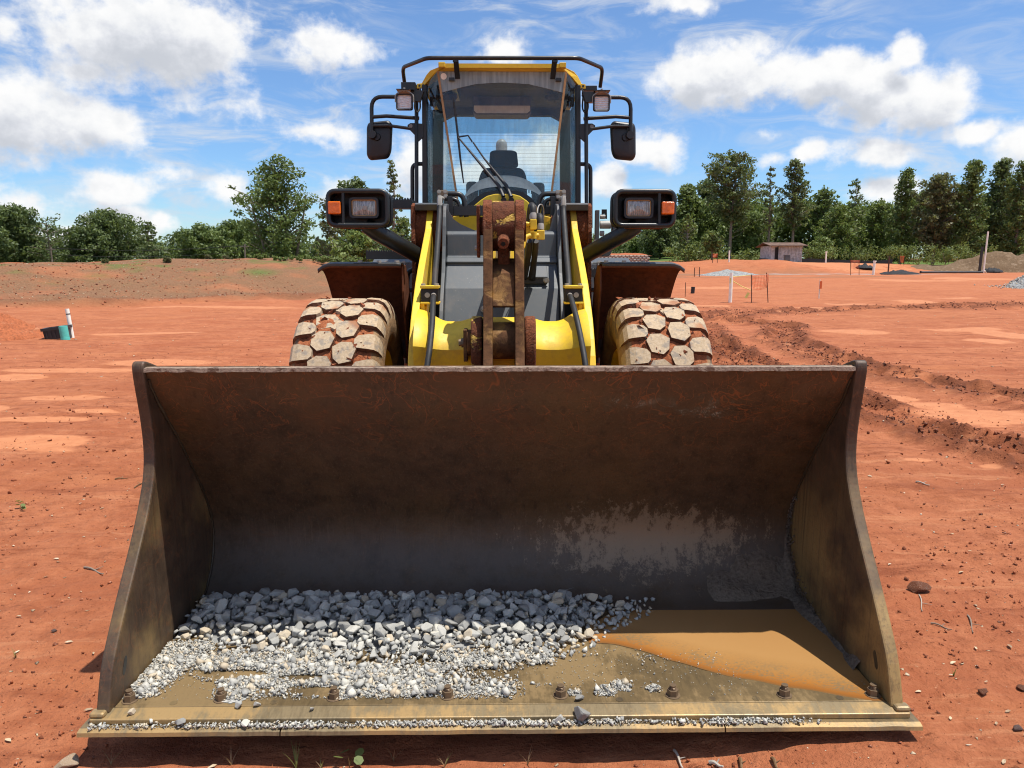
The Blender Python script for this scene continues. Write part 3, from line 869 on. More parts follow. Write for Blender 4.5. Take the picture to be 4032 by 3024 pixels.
def axis_grow(lo, hi, step, g, end_lo, end_hi):
    mid = list(np.arange(lo, hi + 1e-6, step))
    up = []; s = step; v = hi
    while v < end_hi: s *= g; v += s; up.append(v)
    dn = []; s = step; v = lo
    while v > end_lo: s *= g; v -= s; dn.append(v)
    return np.array(dn[::-1] + mid + up)

def build_ground():
    xs = axis_grow(-3.4, 3.4, .032, 1.022, -900, 900)
    ys = axis_grow(1.35, 4.2, .026, 1.0105, -120, 1400)
    # coarsen the side behind the camera
    ys = np.array([v for i, v in enumerate(ys) if v > .6 or i % 4 == 0])
    Xg, Yg = np.meshgrid(xs, ys)
    x, y = Xg.ravel(), Yg.ravel()
    hm = macro(x, y); h, churn, silt = micro(x, y)
    z = hm + h
    s, l = bank_sd(x, y)
    onb = sstep(-.4, .8, s + .6 * fbm(x / 3, y / 3, 3, 22)) * (1 - sstep(_bl + 4, _bl + 10, l))
    crest_red = sstep(12.0, 12.8, s) * sstep(18, 10, l)
    dry = onb * (1 - .45 * sstep(.1, .4, fbm(x / 1.8, y / 1.8, 4, 23))) * (1 - crest_red)
    dry = np.maximum(dry, .75 * sstep(9, 14, x) * sstep(56, 66, y) * sstep(84, 74, y) * sstep(-.1, .25, fbm(x / 6, y / 3, 3, 24) + .05) * (x < 34))
    green = np.zeros_like(x)
    green = np.maximum(green, sstep(100, 112, y) * sstep(6, 12, x) * (1 - sstep(70, 90, x)))
    green = np.maximum(green, sstep(.20, .40, fbm(x / .9, y / .9, 4, 25)) * .8 * onb * sstep(3, 9, s) * .9)
    green = np.maximum(green, sstep(14, 22, s) * (x < -2) * sstep(30, 40, y) * .8)
    green = np.maximum(green, sstep(150, 200, y))
    green = np.maximum(green, .8 * np.clip(1.2 - np.hypot((x - gp(545, 637).x) / .9, (y - gp(545, 637).y - 1.2) / .8), 0, 1))
    far = sstep(14, 45, y)
    grav = np.clip(1.25 - np.hypot((x - 33) / 13, (y - 74.5) / 2.0), 0, 1) * sstep(-.1, .2, fbm(x / 2, y / 1.0, 3, 26))
    ny, nx = Xg.shape
    idx = np.arange(nx * ny).reshape(ny, nx)
    F = np.stack([idx[:-1, :-1], idx[:-1, 1:], idx[1:, 1:], idx[1:, :-1]], -1).reshape(-1, 4)
    me = np_mesh('ground', np.stack([x, y, z], 1), F, M['ground'], True,
                 {'silt': silt, 'churn': churn, 'dry': np.clip(dry, 0, 1), 'green': np.clip(green, 0, 1), 'far': far, 'gravel': grav})
    o = link(bpy.data.objects.new('ground', me))
    props(o, kind='structure')
    return o
build_ground()

# ------------------------------------------------------------------ trees
def leaf_cloud(rng, centers, radii, counts, size, flat=.75, outward=.6):
    """leaf-sized quads round clump centres -> V, F"""
    C = np.repeat(np.asarray(centers), counts, 0); r = np.repeat(np.asarray(radii), counts)
    n = len(C)
    d = rng.normal(size=(n, 3)); d /= np.linalg.norm(d, axis=1, keepdims=True)
    rad = r * rng.random(n) ** .42
    P = C + d * rad[:, None] * np.array([1, 1, flat])
    nr = d * outward + rng.normal(size=(n, 3)) * .6 + np.array([0, 0, .35])
    nr /= np.linalg.norm(nr, axis=1, keepdims=True)
    a = np.cross(nr, rng.normal(size=(n, 3))); a /= np.linalg.norm(a, axis=1, keepdims=True)
    b = np.cross(nr, a)
    s = size * rng.uniform(.6, 1.35, n)[:, None]
    V = np.stack([P - a * s, P - b * s * .55, P + a * s, P + b * s * .55], 1).reshape(-1, 3)
    F = np.arange(4 * n).reshape(n, 4)
    return V, F

def tree(name, label, px, top, Yd, hw, shape='round', leaf='leaf_mid', seed=1, bark='bark', dens=1.0, bare=.2, base_px=None, group=None, lean=0.0, gaps=.0, trunks=1, dead=0, size=None, zbase=None):
    """px/top/hw are photo pixels (2212 wide): they give height and crown half-width in metres at depth Yd"""
    rng = np.random.default_rng(seed)
    dens = dens * (.60 if leaf == 'leaf_pine' else .70)
    T = at(px, top, Yd)
    zb = mz(T.x, Yd) if zbase is None else zbase
    H = T.z - zb
    W = hw / 1620.0 * Yd
    mpp = Yd / 1620.0 * 2.16            # metres per scored pixel
    size = size or max(.15, mpp * 1.45)
    root = thing(name, label, 'tree', (T.x, Yd, zb), group)
    tb = MB(); cen = []; rad = []
    zc0 = bare * H
    def prof(t):
        if shape == 'round': return math.sqrt(max(0, 1 - (2 * t - .95) ** 2 / 1.12))
        if shape == 'cone': return max(.06, (1 - t) ** .8)
        if shape == 'tall': return max(.12, (1 - t) ** .45 * (.55 + .45 * min(1, t * 4)))
        if shape == 'top': return math.sqrt(max(.03, 1 - (1.75 * t - .95) ** 2)) if t < .98 else .15
        if shape == 'spread': return .45 + .55 * math.sin(math.pi * min(1, t * .95 + .05))
        return 1 - t
    for k in range(trunks):
        off = (k - (trunks - 1) / 2) * .18 * W
        ang = lean + (k - (trunks - 1) / 2) * .11
        tl = .96 if trunks == 1 else .72
        pts = [(off + math.sin(ang) * H * tl * t + .012 * H * math.sin(5 * t + seed + k), .02 * H * math.sin(3 * t + seed), H * tl * t) for t in np.linspace(0, 1, 9)]
        r0 = .0135 * H + .05
        tb.tube(pts, [r0 * (1 - .88 * i / 8) for i in range(9)], 7)
    nl = {'round': 84, 'cone': 62, 'tall': 80, 'top': 62, 'spread': 70}.get(shape, 70)
    nl = int(nl * (1 + W / 9) * dens ** .5)
    for i in range(nl):
        t = (i + rng.random()) / nl
        if shape == 'cone' or shape == 'spread' and False: t = t ** 1.15
        z = zc0 + (H - zc0) * (t * .96)
        a = i * 2.39996 + rng.normal() * .4
        rr = W * prof(t) * rng.uniform(.45 if shape != 'cone' else .6, 1.0)
        if rng.random() < gaps: continue
        tr = z / (H * .96)
        sx = math.sin(lean) * H * .96 * tr
        rise = {'round': .35, 'cone': -.1, 'tall': .35, 'top': .22, 'spread': .1}.get(shape, .2) * rr
        e = Vector((sx + math.cos(a) * rr, math.sin(a) * rr, min(H * 1.0, z + rise * .4)))
        s = Vector((sx, 0, max(zc0 * .7, z - rise * .8 - .25 * rr)))
        mid = (s + e) / 2 + Vector((0, 0, .08 * rr))
        tb.tube([s, mid, e], [.004 * H + .02, .0025 * H + .012, .012], 4, caps=False)
        steps = 3 if rr > 1.2 else 2
        for j in range(steps):
            f = 1 - j * .36
            c = s.lerp(e, f) + Vector(rng.normal(size=3) * .12 * W * .4)
            cen.append(c); rad.append(max(.26, W * rng.uniform(.11, .23) * (1 if shape != 'cone' else .85)))
    for i in range(dead):
        a = rng.random() * 6.28; z = H * rng.uniform(.12, max(.2, bare + .25)); rr = W * rng.uniform(.4, .8)
        sx = math.sin(lean) * z
        tb.tube([(sx, 0, z), (sx + math.cos(a) * rr * .6, math.sin(a) * rr * .6, z + .22 * rr), (sx + math.cos(a) * rr, math.sin(a) * rr, z + .45 * rr)], [.03, .022, .012], 3, caps=False)
    tb.build('trunk', M[bark], root, (0, 0, 0), True)
    cen = np.array(cen); rad = np.array(rad)
    flat = .55 if shape == 'cone' or leaf == 'leaf_pine' else .8
    area = np.pi * rad ** 2
    cnt = np.clip((dens * 1.55 * area / (size * size)).astype(int), 8, 420)
    V, F = leaf_cloud(rng, cen, rad, cnt, size, flat)
    keep = V.reshape(-1, 4, 3)[:, :, 2].min(1) > .3
    F = F[keep]
    used = np.unique(F); remap = np.full(len(V), -1); remap[used] = np.arange(len(used))
    me = np_mesh('crown', V[used], remap[F], M[leaf])
    c = link(bpy.data.objects.new('crown', me)); c.parent = root
    return root

LG = 'trees beyond the left embankment'
tree('oak_tree', 'dark broad oak at the far left end of the tree line above the embankment', 22, 446, 92, 84, 'round', 'leaf_dark', 11, dens=1.15, bare=.05, group=LG)
tree('oak_tree', 'open crooked oak with sky between its limbs beside the far left dark oak', 98, 466, 88, 42, 'spread', 'leaf_dark', 12, dens=.5, bare=.22, gaps=.35, group=LG)
tree('oak_tree', 'broad dark oak with ragged top behind the bare crest', 235, 458, 96, 84, 'round', 'leaf_dark', 13, dens=.9, bare=.06, gaps=.1, group=LG)
tree('oak_tree', 'low dark spreading tree on the left shoulder of the broad ragged oak', 178, 490, 92, 60, 'round', 'leaf_dark', 14, dens=1.1, bare=.05, group=LG)
tree('cedar_tree', 'layered cedar with drooping top standing right of the broad ragged oak', 318, 476, 84, 50, 'cone', 'leaf_pine', 15, dens=.75, bare=.08, group=LG)
tree('oak_tree', 'small dark open tree between the layered cedar and the rounded green trees', 382, 500, 90, 36, 'round', 'leaf_dark', 16, dens=.8, bare=.1, group=LG)
tree('maple_tree', 'rounded bright green tree left of the tallest tree above the embankment', 432, 489, 86, 62, 'round', 'leaf_mid', 17, dens=1.25, bare=.04, group=LG)
tree('maple_tree', 'rounded green tree tucked against the left foot of the tallest tree', 505, 482, 92, 66, 'round', 'leaf_mid', 18, dens=1.25, bare=.04, group=LG)
tree('poplar_tree', 'tallest tree on the left with several dark trunks and an airy open crown', 596, 344, 66, 90, 'round', 'leaf_mid', 19, dens=.78, bare=.12, gaps=.12, trunks=4, dead=16, group=LG)
tree('pine_tree', 'leaning pine with a limb reaching left, against the tallest tree', 560, 400, 70, 62, 'top', 'leaf_pine', 20, dens=.5, bare=.32, gaps=.2, lean=-.07, dead=8, group=LG)
tree('cedar_tree', 'thin brownish cedar with bare lower twigs left of the left headlamp', 712, 420, 52, 44, 'tall', 'leaf_dry', 21, dens=.62, bare=.16, dead=26, group=LG)
tree('oak_tree', 'dark rounded tree rising behind the left headlamp guard', 772, 384, 72, 66, 'round', 'leaf_dark', 22, dens=1.1, bare=.05, group=LG)
tree('pine_tree', 'slender pine between the left headlamp and the cab', 846, 342, 56, 36, 'cone', 'leaf_pine', 23, dens=.75, bare=.14, group=LG)
tree('maple_tree', 'light green young tree below the left headlamp guard', 765, 505, 48, 62, 'round', 'leaf_light', 24, dens=1.0, bare=.02, group=LG)
tree('maple_tree', 'low dark tree at the foot of the brownish cedar', 690, 520, 56, 34, 'round', 'leaf_mid', 25, dens=1.0, bare=.02, group=LG)
tree('oak_tree', 'dark low tree behind the cab step on the left', 870, 470, 66, 40, 'round', 'leaf_mid', 26, dens=1.0, bare=.03, group=LG)
RG = 'trees of the wood on the right'
tree('maple_tree', 'dark leafy tree just right of the right headlamp strut', 1428, 468, 118, 48, 'round', 'leaf_dark', 31, dens=1.2, bare=.03, group=RG)
tree('birch_tree', 'slender pale-trunked tree in front of the dark trees right of the lamp guard', 1488, 462, 104, 28, 'tall', 'leaf_light', 32, 'bark_pale', .42, bare=.25, dead=12, group=RG)
tree('maple_tree', 'dense dark green tree left of the tall broad pine', 1487, 398, 126, 52, 'tall', 'leaf_mid', 33, dens=1.2, bare=.04, group=RG)
tree('maple_tree', 'dark full tree tucked behind the left side of the tall broad pine', 1530, 388, 132, 50, 'round', 'leaf_dark', 34, dens=1.2, bare=.04, group=RG)
tree('pine_tree', 'tallest broad pine with bare trunk and spreading crown left of the shed', 1588, 326, 112, 72, 'top', 'leaf_pine', 35, dens=.85, bare=.38, gaps=.08, dead=10, group=RG)
tree('maple_tree', 'leafy understorey tree below the tall broad pine', 1612, 455, 120, 56, 'round', 'leaf_mid', 36, dens=1.1, bare=.05, group=RG)
tree('dead_tree', 'bare dying pine between the two tall pines by the shed', 1668, 356, 116, 22, 'tall', 'leaf_dry', 37, dens=.16, bare=.30, dead=22, group=RG)
tree('pine_tree', 'tall bright pine with a long bare trunk right of the shed roof', 1722, 342, 112, 46, 'tall', 'leaf_pine', 38, dens=.95, bare=.36, dead=8, group=RG)
tree('maple_tree', 'mid green tree right of the tall bright pine', 1785, 404, 122, 42, 'round', 'leaf_mid', 39, dens=1.0, bare=.05, group=RG)
tree('pine_tree', 'feathery layered white pine with sky between its tiers', 1852, 382, 120, 48, 'cone', 'leaf_pine', 40, dens=.5, bare=.22, gaps=.15, group=RG)
tree('maple_tree', 'light green leafy tree below the feathery white pine', 1818, 445, 116, 52, 'round', 'leaf_light', 41, dens=1.0, bare=.04, group=RG)
tree('maple_tree', 'light green tree right of the feathery white pine', 1905, 432, 118, 44, 'round', 'leaf_light', 42, dens=1.0, bare=.04, group=RG)
tree('maple_tree', 'dark pointed tree left of the brown twiggy tree', 1962, 358, 112, 44, 'tall', 'leaf_mid', 43, dens=1.1, bare=.05, group=RG)
tree('maple_tree', 'full tree with brown bare twigs below, left of the tall pale post', 2032, 374, 108, 56, 'round', 'leaf_dry', 44, dens=1.1, bare=.2, dead=34, group=RG)
tree('maple_tree', 'tall leafy tree directly behind the tall white post', 2108, 340, 106, 50, 'tall', 'leaf_mid', 45, dens=1.05, bare=.08, group=RG)
tree('maple_tree', 'tall dark tree right of the one behind the white post', 2168, 338, 110, 52, 'tall', 'leaf_dark', 46, dens=1.15, bare=.06, group=RG)
tree('maple_tree', 'tall dark tree cut off by the right edge of the picture', 2214, 346, 104, 48, 'tall', 'leaf_mid', 47, dens=1.15, bare=.06, group=RG)
tree('maple_tree', 'small bright green tree at the right end of the shed', 1775, 512, 104, 30, 'round', 'leaf_light', 48, dens=1.0, bare=.03, group=RG)
tree('maple_tree', 'thin young tree with a bare lower trunk in front of the dark wood', 1540, 500, 102, 26, 'round', 'leaf_mid', 49, dens=.6, bare=.35, group=RG)
tree('maple_tree', 'small round tree standing alone on the far green field', 1372, 514, 150, 16, 'round', 'leaf_mid', 50, dens=1.1, bare=.05, group=RG)

def wood_mass(name, pts, Yd0, Yd1, n, size, leaf, seed, zlo=.2):
    """far wood that reads as one mass: leaf quads between two depths under a ragged top line"""
    rng = np.random.default_rng(seed)
    xs = np.array([p[0] for p in pts], float); ts = np.array([p[1] for p in pts], float)
    nc = n // 90
    px = rng.uniform(xs[0], xs[-1], nc); Y = rng.uniform(Yd0, Yd1, nc)
    tp = np.interp(px, xs, ts) + rng.normal(size=nc) * 5
    C = np.array([tuple(at(a, b, c)) for a, b, c in zip(px, tp, Y)])
    C[:, 2] = zlo + (C[:, 2] - zlo) * rng.random(nc) ** .75
    V, F = leaf_cloud(rng, C, rng.uniform(1.0, 2.4, nc) * Yd0 / 130, np.full(nc, 90), size, .8)
    o = link(bpy.data.objects.new(name, np_mesh(name, V, F, M[leaf])))
    return props(o, kind='stuff')
wood_mass('woods', [(1405, 490), (1460, 455), (1560, 430), (1660, 440), (1760, 440), (1830, 446), (1930, 455), (1990, 420), (2100, 415), (2330, 420)], 124, 142, 84000, .34, 'leaf_mid', 5, 1.0)
wood_mass('woods', [(1230, 516), (1300, 522), (1365, 512), (1425, 515), (1480, 500)], 330, 380, 14000, .8, 'leaf_dark', 6, 0)
wood_mass('woods', [(-120, 500), (60, 515), (150, 540), (300, 520), (420, 530), (560, 520), (700, 535), (900, 520)], 120, 140, 26000, .36, 'leaf_dark', 7, -1)
wood_mass('undergrowth', [(1420, 540), (1500, 532), (1600, 540), (1640, 545)], 101, 108, 2200, .2, 'leaf_mid', 8, 1.2)

def bush(label, px, top, base, hw, leaf, seed, group, dry=False, Yd=None):
    g = gp(px, base) if Yd is None else at(px, base, Yd)
    Yd = g.y if Yd is None else Yd
    rng = np.random.default_rng(seed)
    zb = mz(g.x, Yd)
    h = max(.25, at(px, top, Yd).z - zb); w = hw / 1620 * Yd
    nc = 16
    C = np.stack([rng.normal(size=nc) * w * .5, rng.normal(size=nc) * w * .3, rng.uniform(.25, .8, nc) * h], 1)
    size = max(.05, Yd / 1620 * 2.16 * .9)
    r = rng.uniform(.25, .45, nc) * min(h, w)
    V, F = leaf_cloud(rng, C, r, np.full(nc, 70), size, .8)
    root = thing('bush', label, 'bush', (g.x, Yd, zb), group)
    o = link(bpy.data.objects.new('foliage', np_mesh('foliage', V, F, M[leaf]))); o.parent = root
    s = MB()
    for k in range(5):
        a = rng.random() * 6.28
        s.tube([(0, 0, -.05), (math.cos(a) * w * .25, math.sin(a) * w * .2, h * .5)], .012 + .004 * h, 4)
    s.build('stem', M['bark'], root)
BG = 'bushes along the edge of the wood'
for i, (px, top, base, hw, leaf, lab) in enumerate([
    (1790, 520, 548, 42, 'leaf_light', 'bright bush at the right end of the black silt fence'),
    (1865, 526, 548, 40, 'leaf_mid', 'low mid green bush below the feathery white pine'),
    (1925, 528, 548, 40, 'leaf_light', 'pale bush left of the dark leafy bush at the wood edge'),
    (1985, 522, 548, 44, 'leaf_mid', 'dark leafy bush below the brown twiggy tree'),
    (2048, 516, 546, 46, 'leaf_light', 'largest pale bush beside the brown earth heap'),
    (1752, 530, 550, 26, 'leaf_light', 'pale bush beside the right end of the shed'),
    (2100, 522, 544, 36, 'leaf_light', 'bush behind the top of the brown earth heap')]):
    bush(lab, px, top, base, hw, leaf, 300 + i, BG, Yd=99)
WG = 'weeds on the embankment crest'
for i, (px, top, base, hw, leaf, lab) in enumerate([
    (556, 552, 572, 26, 'leaf_light', 'green weed clump on the crest below the tallest tree'),
    (615, 552, 568, 40, 'leaf_light', 'widest green weed clump on the crest under the tall tree trunks'),
    (690, 552, 572, 34, 'leaf_light', 'green weed clump on the crest left of the fender'),
    (745, 553, 574, 30, 'leaf_light', 'green weed clump on the crest right above the left fender'),
    (365, 568, 583, 9, 'leaf_dry', 'single dark weed halfway along the bare crest'),
    (228, 573, 582, 6, 'leaf_dry', 'tiny dark weed near the top of the slope'),
    (452, 565, 575, 9, 'leaf_dry', 'small weed just below the crest left of the green clumps'),
    (490, 564, 574, 8, 'leaf_dry', 'small weed on the crest beside the leftmost green clump')]):
    d_ = 35 if base > 576 else 37.5
    bush(lab, px, top, base, hw, leaf, 330 + i, WG, Yd=d_ + (px - 300) / 400)
# ------------------------------------------------------------------ things on the site
def on(px, py, Yd=None):
    """point of the ground seen at a photo pixel"""
    if Yd is not None:
        p = at(px, py, Yd); return Vector((p.x, Yd, mz(p.x, Yd)))
    p = gp(px, py)
    for _ in range(6):
        p = gp(px, py, mz(p.x, p.y))
    return Vector((p.x, p.y, mz(p.x, p.y)))

def heap(name, label, px, py, rx, ry, hgt, mat, seed, cat, lump=.25, n=56, Yd=None, tops=None, group=None):
    c = on(px, py, Yd)
    g = np.linspace(-1.25, 1.25, n)
    U, W = np.meshgrid(g, g)
    x = c.x + U * rx; y = c.y + W * ry
    r = np.hypot(U + .18 * fbm(U * 2, W * 2, 3, seed), W + .18 * fbm(U * 2 + 9, W * 2, 3, seed + 1))
    if tops:
        e = np.zeros_like(U)
        for (a, b, s, k) in tops: e = np.maximum(e, k * np.clip(1 - np.hypot((U - a) / s, (W - b) / s), 0, 1) ** .9)
    else:
        e = np.clip(1 - r, 0, 1) ** .85
    h = e * hgt * (1 + lump * fbm(U * 5, W * 5, 5, seed + 3)) + sstep(0, .15, e) * .05 * hgt * fbm(U * 16, W * 16, 4, seed + 5)
    z = macro(x, y) + h - .06 * (e <= 0.001) - .01
    idx = np.arange(n * n).reshape(n, n)
    F = np.stack([idx[:-1, :-1], idx[:-1, 1:], idx[1:, 1:], idx[1:, :-1]], -1).reshape(-1, 4)
    V = np.stack([(x - c.x).ravel(), (y - c.y).ravel(), (z - c.z).ravel()], 1)
    o = link(bpy.data.objects.new(name, np_mesh(name, V, F, mat, True)))
    o.location = c
    return props(o, label, cat, group)
heap('dirt_heap', 'loose red clay heap at the left edge behind the black crate', 2, 728, .95, .9, .50, M['mound'], 3, 'dirt heap', .5)
heap('dirt_heap', 'broad brown earth heap with two tops at the far right below the wood', 2190, 560, 11.5, 4.5, 3.4, M['mound_brown'], 4, 'dirt heap', .3, Yd=88, tops=[(-.15, 0, .62, .82), (.42, 0, .75, 1.0), (-.62, -.1, .45, .28)])
heap('gravel_heap', 'pale grey gravel heap at the foot of the eroded red bank', 1572, 588, 3.0, 1.8, .55, M['gravel_heap'], 6, 'gravel heap', .15, Yd=72)
def gravel_pile():
    """dark crushed stone heap cut by the right edge: a mound with loose stones"""
    o = heap('gravel_heap', 'dark crushed stone heap at the right edge of the field', 2268, 618, 2.5, 1.6, 1.15, M['gravel_heap'], 7, 'gravel heap', .3)
    return o
GP = gravel_pile()
GPC = GP.location

def pvc_pipe(label, px, py, top, w, Yd=None, band=True, lean=(0, 0), cap=False):
    c = on(px, py, Yd); h = at(px, top, c.y).z - c.z
    root = thing('pvc_pipe', label, 'pipe', c, 'white stand pipes on the site')
    r = w / 1620 * c.y / 2
    e = Vector((lean[0] * h, lean[1] * h, h))
    m = MB(); m.tube([(0, 0, -.05), e], r, 16, caps=False); m.tube([e * .985, e], r * .8, 12)
    m.tube([e * .97, e], [r, r * .99], 16)
    m.build('pipe_body', M['pvc'], root, smooth=True)
    if band:
        MB().tube([e * .80, e * .835], r * 1.06, 16).build('black_band', M['rubber_black'], root, smooth=True)
    if cap:
        MB().tube([e * .9, e * 1.0], r * 1.35, 14).build('pipe_cap', M['pvc'], root, smooth=True)
    return root, c, h
pvc_pipe('short white pipe with a black band leaning beside the teal pipe piece', 157, 729, 667, 8.2, lean=(-.10, 0))
pipe_r, PR_C, PR_H = pvc_pipe('white stand pipe with a black band in front of the orange net', 1577, 656, 589, 7.5, band=False)
MB().tube([(0, 0, PR_H * .955), (0, 0, PR_H * .985)], .048, 14).build('black_band', M['rubber_black'], pipe_r, smooth=True)
MB().tube([(0, 0, .0), (0, 0, .16)], .062, 14).build('pipe_collar', M['pvc'], pipe_r, smooth=True)
pvc_pipe('far white stand pipe with a wider cap right of the second orange net', 1886, 594, 563, 5, cap=True, band=False, lean=(.04, 0))
pvc_pipe('small far white pipe on top of the eroded bank', 1575, 557, 541, 3.0, Yd=86, band=False)
pvc_pipe('small far white pipe at the right end of the shed ground', 1784, 560, 543, 3.0, Yd=92, band=False, cap=True)
# timber post, dark board and the long board lying between them
c = on(2127, 563, 82); h = at(2130, 500, 82).z - c.z
r_ = thing('timber_post', 'tall pale post at the left end of the brown earth heap', 'post', c)
MB().tube([(0, 0, -.2), (.02, 0, h * .5), (.05, 0, h)], .085, 8).build('pole', M['pvc'], r_, smooth=True)
MB().tube([(-.3, 0, .02), (-.15, 0, .2), (.18, .0, .2), (.3, 0, .02)], .06, 6).build('footing', M['timber'], r_)
c = on(2118, 564, 80); h = at(2118, 535, 80).z - c.z
r_ = thing('dark_board', 'short black upright board beside the tall pale post', 'board', c)
MB().obox((.02, 0, h / 2), (.13, 0, .0), (0, .05, 0), (.03, 0, h / 2 + .1)).build('board_plank', M['black'], r_)
MB().obox((.02, .12, h * .3), (.05, 0, 0), (0, .07, 0), (0, 0, h * .35)).build('brace', M['rusty_post'], r_)
a_, b_ = on(1990, 572, 78), on(2125, 565, 80)
mid = (a_ + b_) / 2; d_ = (b_ - a_) / 2
r_ = thing('long_pipe', 'long dark pipe lying on the ground between tarp and timber post', 'pipe', mid)
MB().tube([-d_ + Vector((0, 0, .12)), d_ + Vector((0, 0, .12))], .11, 10).build('pipe_body', M['dark_grey'], r_, smooth=True)
MB().tube([-d_ + Vector((0, 0, .12)), -d_ * .97 + Vector((0, 0, .12))], .15, 10).build('bell_end', M['dark_grey'], r_, smooth=True)

def tarp(label, px, py, w, h, Yd, seed, mat='black_cloth'):
    c = on(px, py, Yd); W = w / 1620 * c.y; H = h / 1620 * c.y
    n = 22; g = np.linspace(-1, 1, n); U, V_ = np.meshgrid(g, g)
    r = np.hypot(U, V_)
    z = np.clip(1 - r, 0, 1) ** .5 * H * (.55 + 1.1 * np.abs(fbm(U * 2.6, V_ * 2.6, 4, seed))) + .02
    idx = np.arange(n * n).reshape(n, n)
    F = np.stack([idx[:-1, :-1], idx[:-1, 1:], idx[1:, 1:], idx[1:, :-1]], -1).reshape(-1, 4)
    keep = r.ravel()[F].max(1) < 1.0 + .1
    o = link(bpy.data.objects.new('tarpaulin', np_mesh('tarpaulin', np.stack([U.ravel() * W, V_.ravel() * 1.2, z.ravel()], 1), F[keep], M[mat], False)))
    o.location = c
    md = o.modifiers.new('thick', 'SOLIDIFY'); md.thickness = .02
    return props(o, label, 'tarpaulin', 'tarpaulins on the site')
tarp('black crumpled tarpaulin on the field left of the long dark pipe', 1945, 573, 45, 10, 76, 3)
tarp('black tarpaulin bundle at the foot of the brown earth heap', 2145, 561, 20, 13, 84, 5)
tarp('small black tarpaulin beside the far capped pipe', 1868, 571, 19, 9, 84, 8)

# safety nets: two steel stakes with orange netting
def safety_net(label, x0, x1, base, top, ntop, nbot, Yd=None, wave=.05, group='orange safety nets on stakes'):
    a, b = on(x0, base[0], Yd), on(x1, base[1], Yd)
    if Yd is None: b = Vector((gp(x1, base[1]).x, gp(x1, base[1]).y, b.z))
    c = (a + b) / 2
    root = thing('safety_net', label, 'safety net', c, group)
    ta = at(x0 - 1, top[0], a.y); tb_ = at(x1 - 4 if x1 - x0 > 20 else x1, top[1], b.y)
    for p, t in ((a, ta), (b, tb_)):
        MB().tube([p - c - Vector((0, 0, .15)), t - c],   .016 * max(1, a.y / 40), 6).build('stake', M['rusty_post'], root)
    def P_(u, v):
        za = at(x0, ntop[0] + (nbot[0] - ntop[0]) * v, a.y); zb = at(x1, ntop[1] + (nbot[1] - ntop[1]) * v, b.y)
        p = za.lerp(zb, u) - c
        return p + Vector((0, wave * math.sin(5 * u + 3 * v), -.03 * math.sin(math.pi * u) * (1 + v)))
    net = MB(); nu, nv = (12, 10) if a.y < 40 else (7, 7)
    w = .0065 * max(1, a.y / 34)
    for j in range(nv + 1):
        net.tube([P_(i / nu, j / nv) for i in range(nu + 1)], w, 4, caps=False)
    for i in range(nu + 1):
        net.tube([P_(i / nu, j / nv) for j in range(nv + 1)], w * .8, 4, caps=False)
    net.build('netting', M['orange_net'], root)
    return root
safety_net('orange net on two rusty stakes beside the nearest white stand pipe', 1624, 1660, (656, 655), (593, 589), (595, 592), (623, 620))
safety_net('faded orange net on two stakes left of the far capped pipe', 1838, 1856, (595, 594), (561, 560), (562, 562), (580, 580), Yd=70)
safety_net('tiny far orange net right of the small far pipe', 1945, 1953, (570, 570), (552, 552), (553, 553), (566, 566), Yd=88)
safety_net('tiny far orange net on top of the eroded red bank', 1540, 1550, (556, 556), (547, 547), (548, 548), (555, 555), Yd=86)
# caution tape from the pipe to the stake
p0 = at(1581, 606, PR_C.y); p1 = at(1624, 628, PR_C.y)
r_ = thing('caution_tape', 'yellow caution tape strung from the stand pipe to the net stake', 'tape', p0)
MB().tube([Vector((0, 0, 0)), (p1 - p0) * .5 + Vector((0, 0, -.03)), p1 - p0], .014, 5).build('tape_strip', M['tape'], r_)
MB().tube([at(1582, 598, PR_C.y) - p0, at(1624, 594, PR_C.y) - p0], .010, 5).build('tape_strip', M['tape'], r_)
MB().obox(at(1614, 638, PR_C.y) - p0, (.05, 0, .09), (.04, 0, -.02), (0, .012, 0)).build('tape_tail', M['tape'], r_)
MB().tube([at(1577, 600, PR_C.y) - p0 + Vector((0, -.06, 0)), at(1576, 612, PR_C.y) - p0 + Vector((0, -.06, 0))], .02, 5).build('tape_knot', M['tape'], r_)

def stake(label, px, base, top, Yd=None, flag=None, r=.02, mat='timber'):
    c = on(px, base, Yd); h = at(px, top, c.y).z - c.z
    root = thing('survey_stake', label, 'stake', c, 'survey stakes on the field')
    MB().obox((0, 0, h / 2 - .05), (r, 0, 0), (0, r * .6, 0), (.0, 0, h / 2 + .05)).build('stake_shaft', M[mat], root)
    if flag:
        MB().obox((.03, -.02, h * .72), (.045, 0, 0), (0, .008, 0), (0, 0, h * .2)).build('flag_ribbon', M[flag], root)
    return root
stake('wooden survey stake with orange ribbon alone in the field between the two nets', 1769, 645, 604, None, 'orange_net')
stake('small dark survey stake left of the black tarpaulin', 1920, 570, 553, 80, None, .06, 'rusty_post')
stake('thin wire stake right behind the right front fender', 1480, 641, 610, None, None, .012, 'rusty_post')
stake('small survey stake in the gravel wash by the low eroded bank', 1500, 590, 578, 66, None, .03, 'rusty_post')
stake('paired small survey stake beside the gravel wash', 1511, 588, 577, 66, None, .03, 'rusty_post')
# black pipe stub behind the right tyre
c = on(1496, 634)
r_ = thing('black_pipe_stub', 'short black corrugated pipe stub behind the right tyre', 'pipe', c)
MB().tube([(0, 0, -.05), (.02, 0, .30)], .085, 14).build('pipe_body', M['plastic'], r_, smooth=True)
for k in range(4): MB().tube([(.004 * k, 0, .04 + .07 * k), (.004 * k, 0, .07 + .07 * k)], .092, 14).build('rib', M['plastic'], r_, smooth=True)
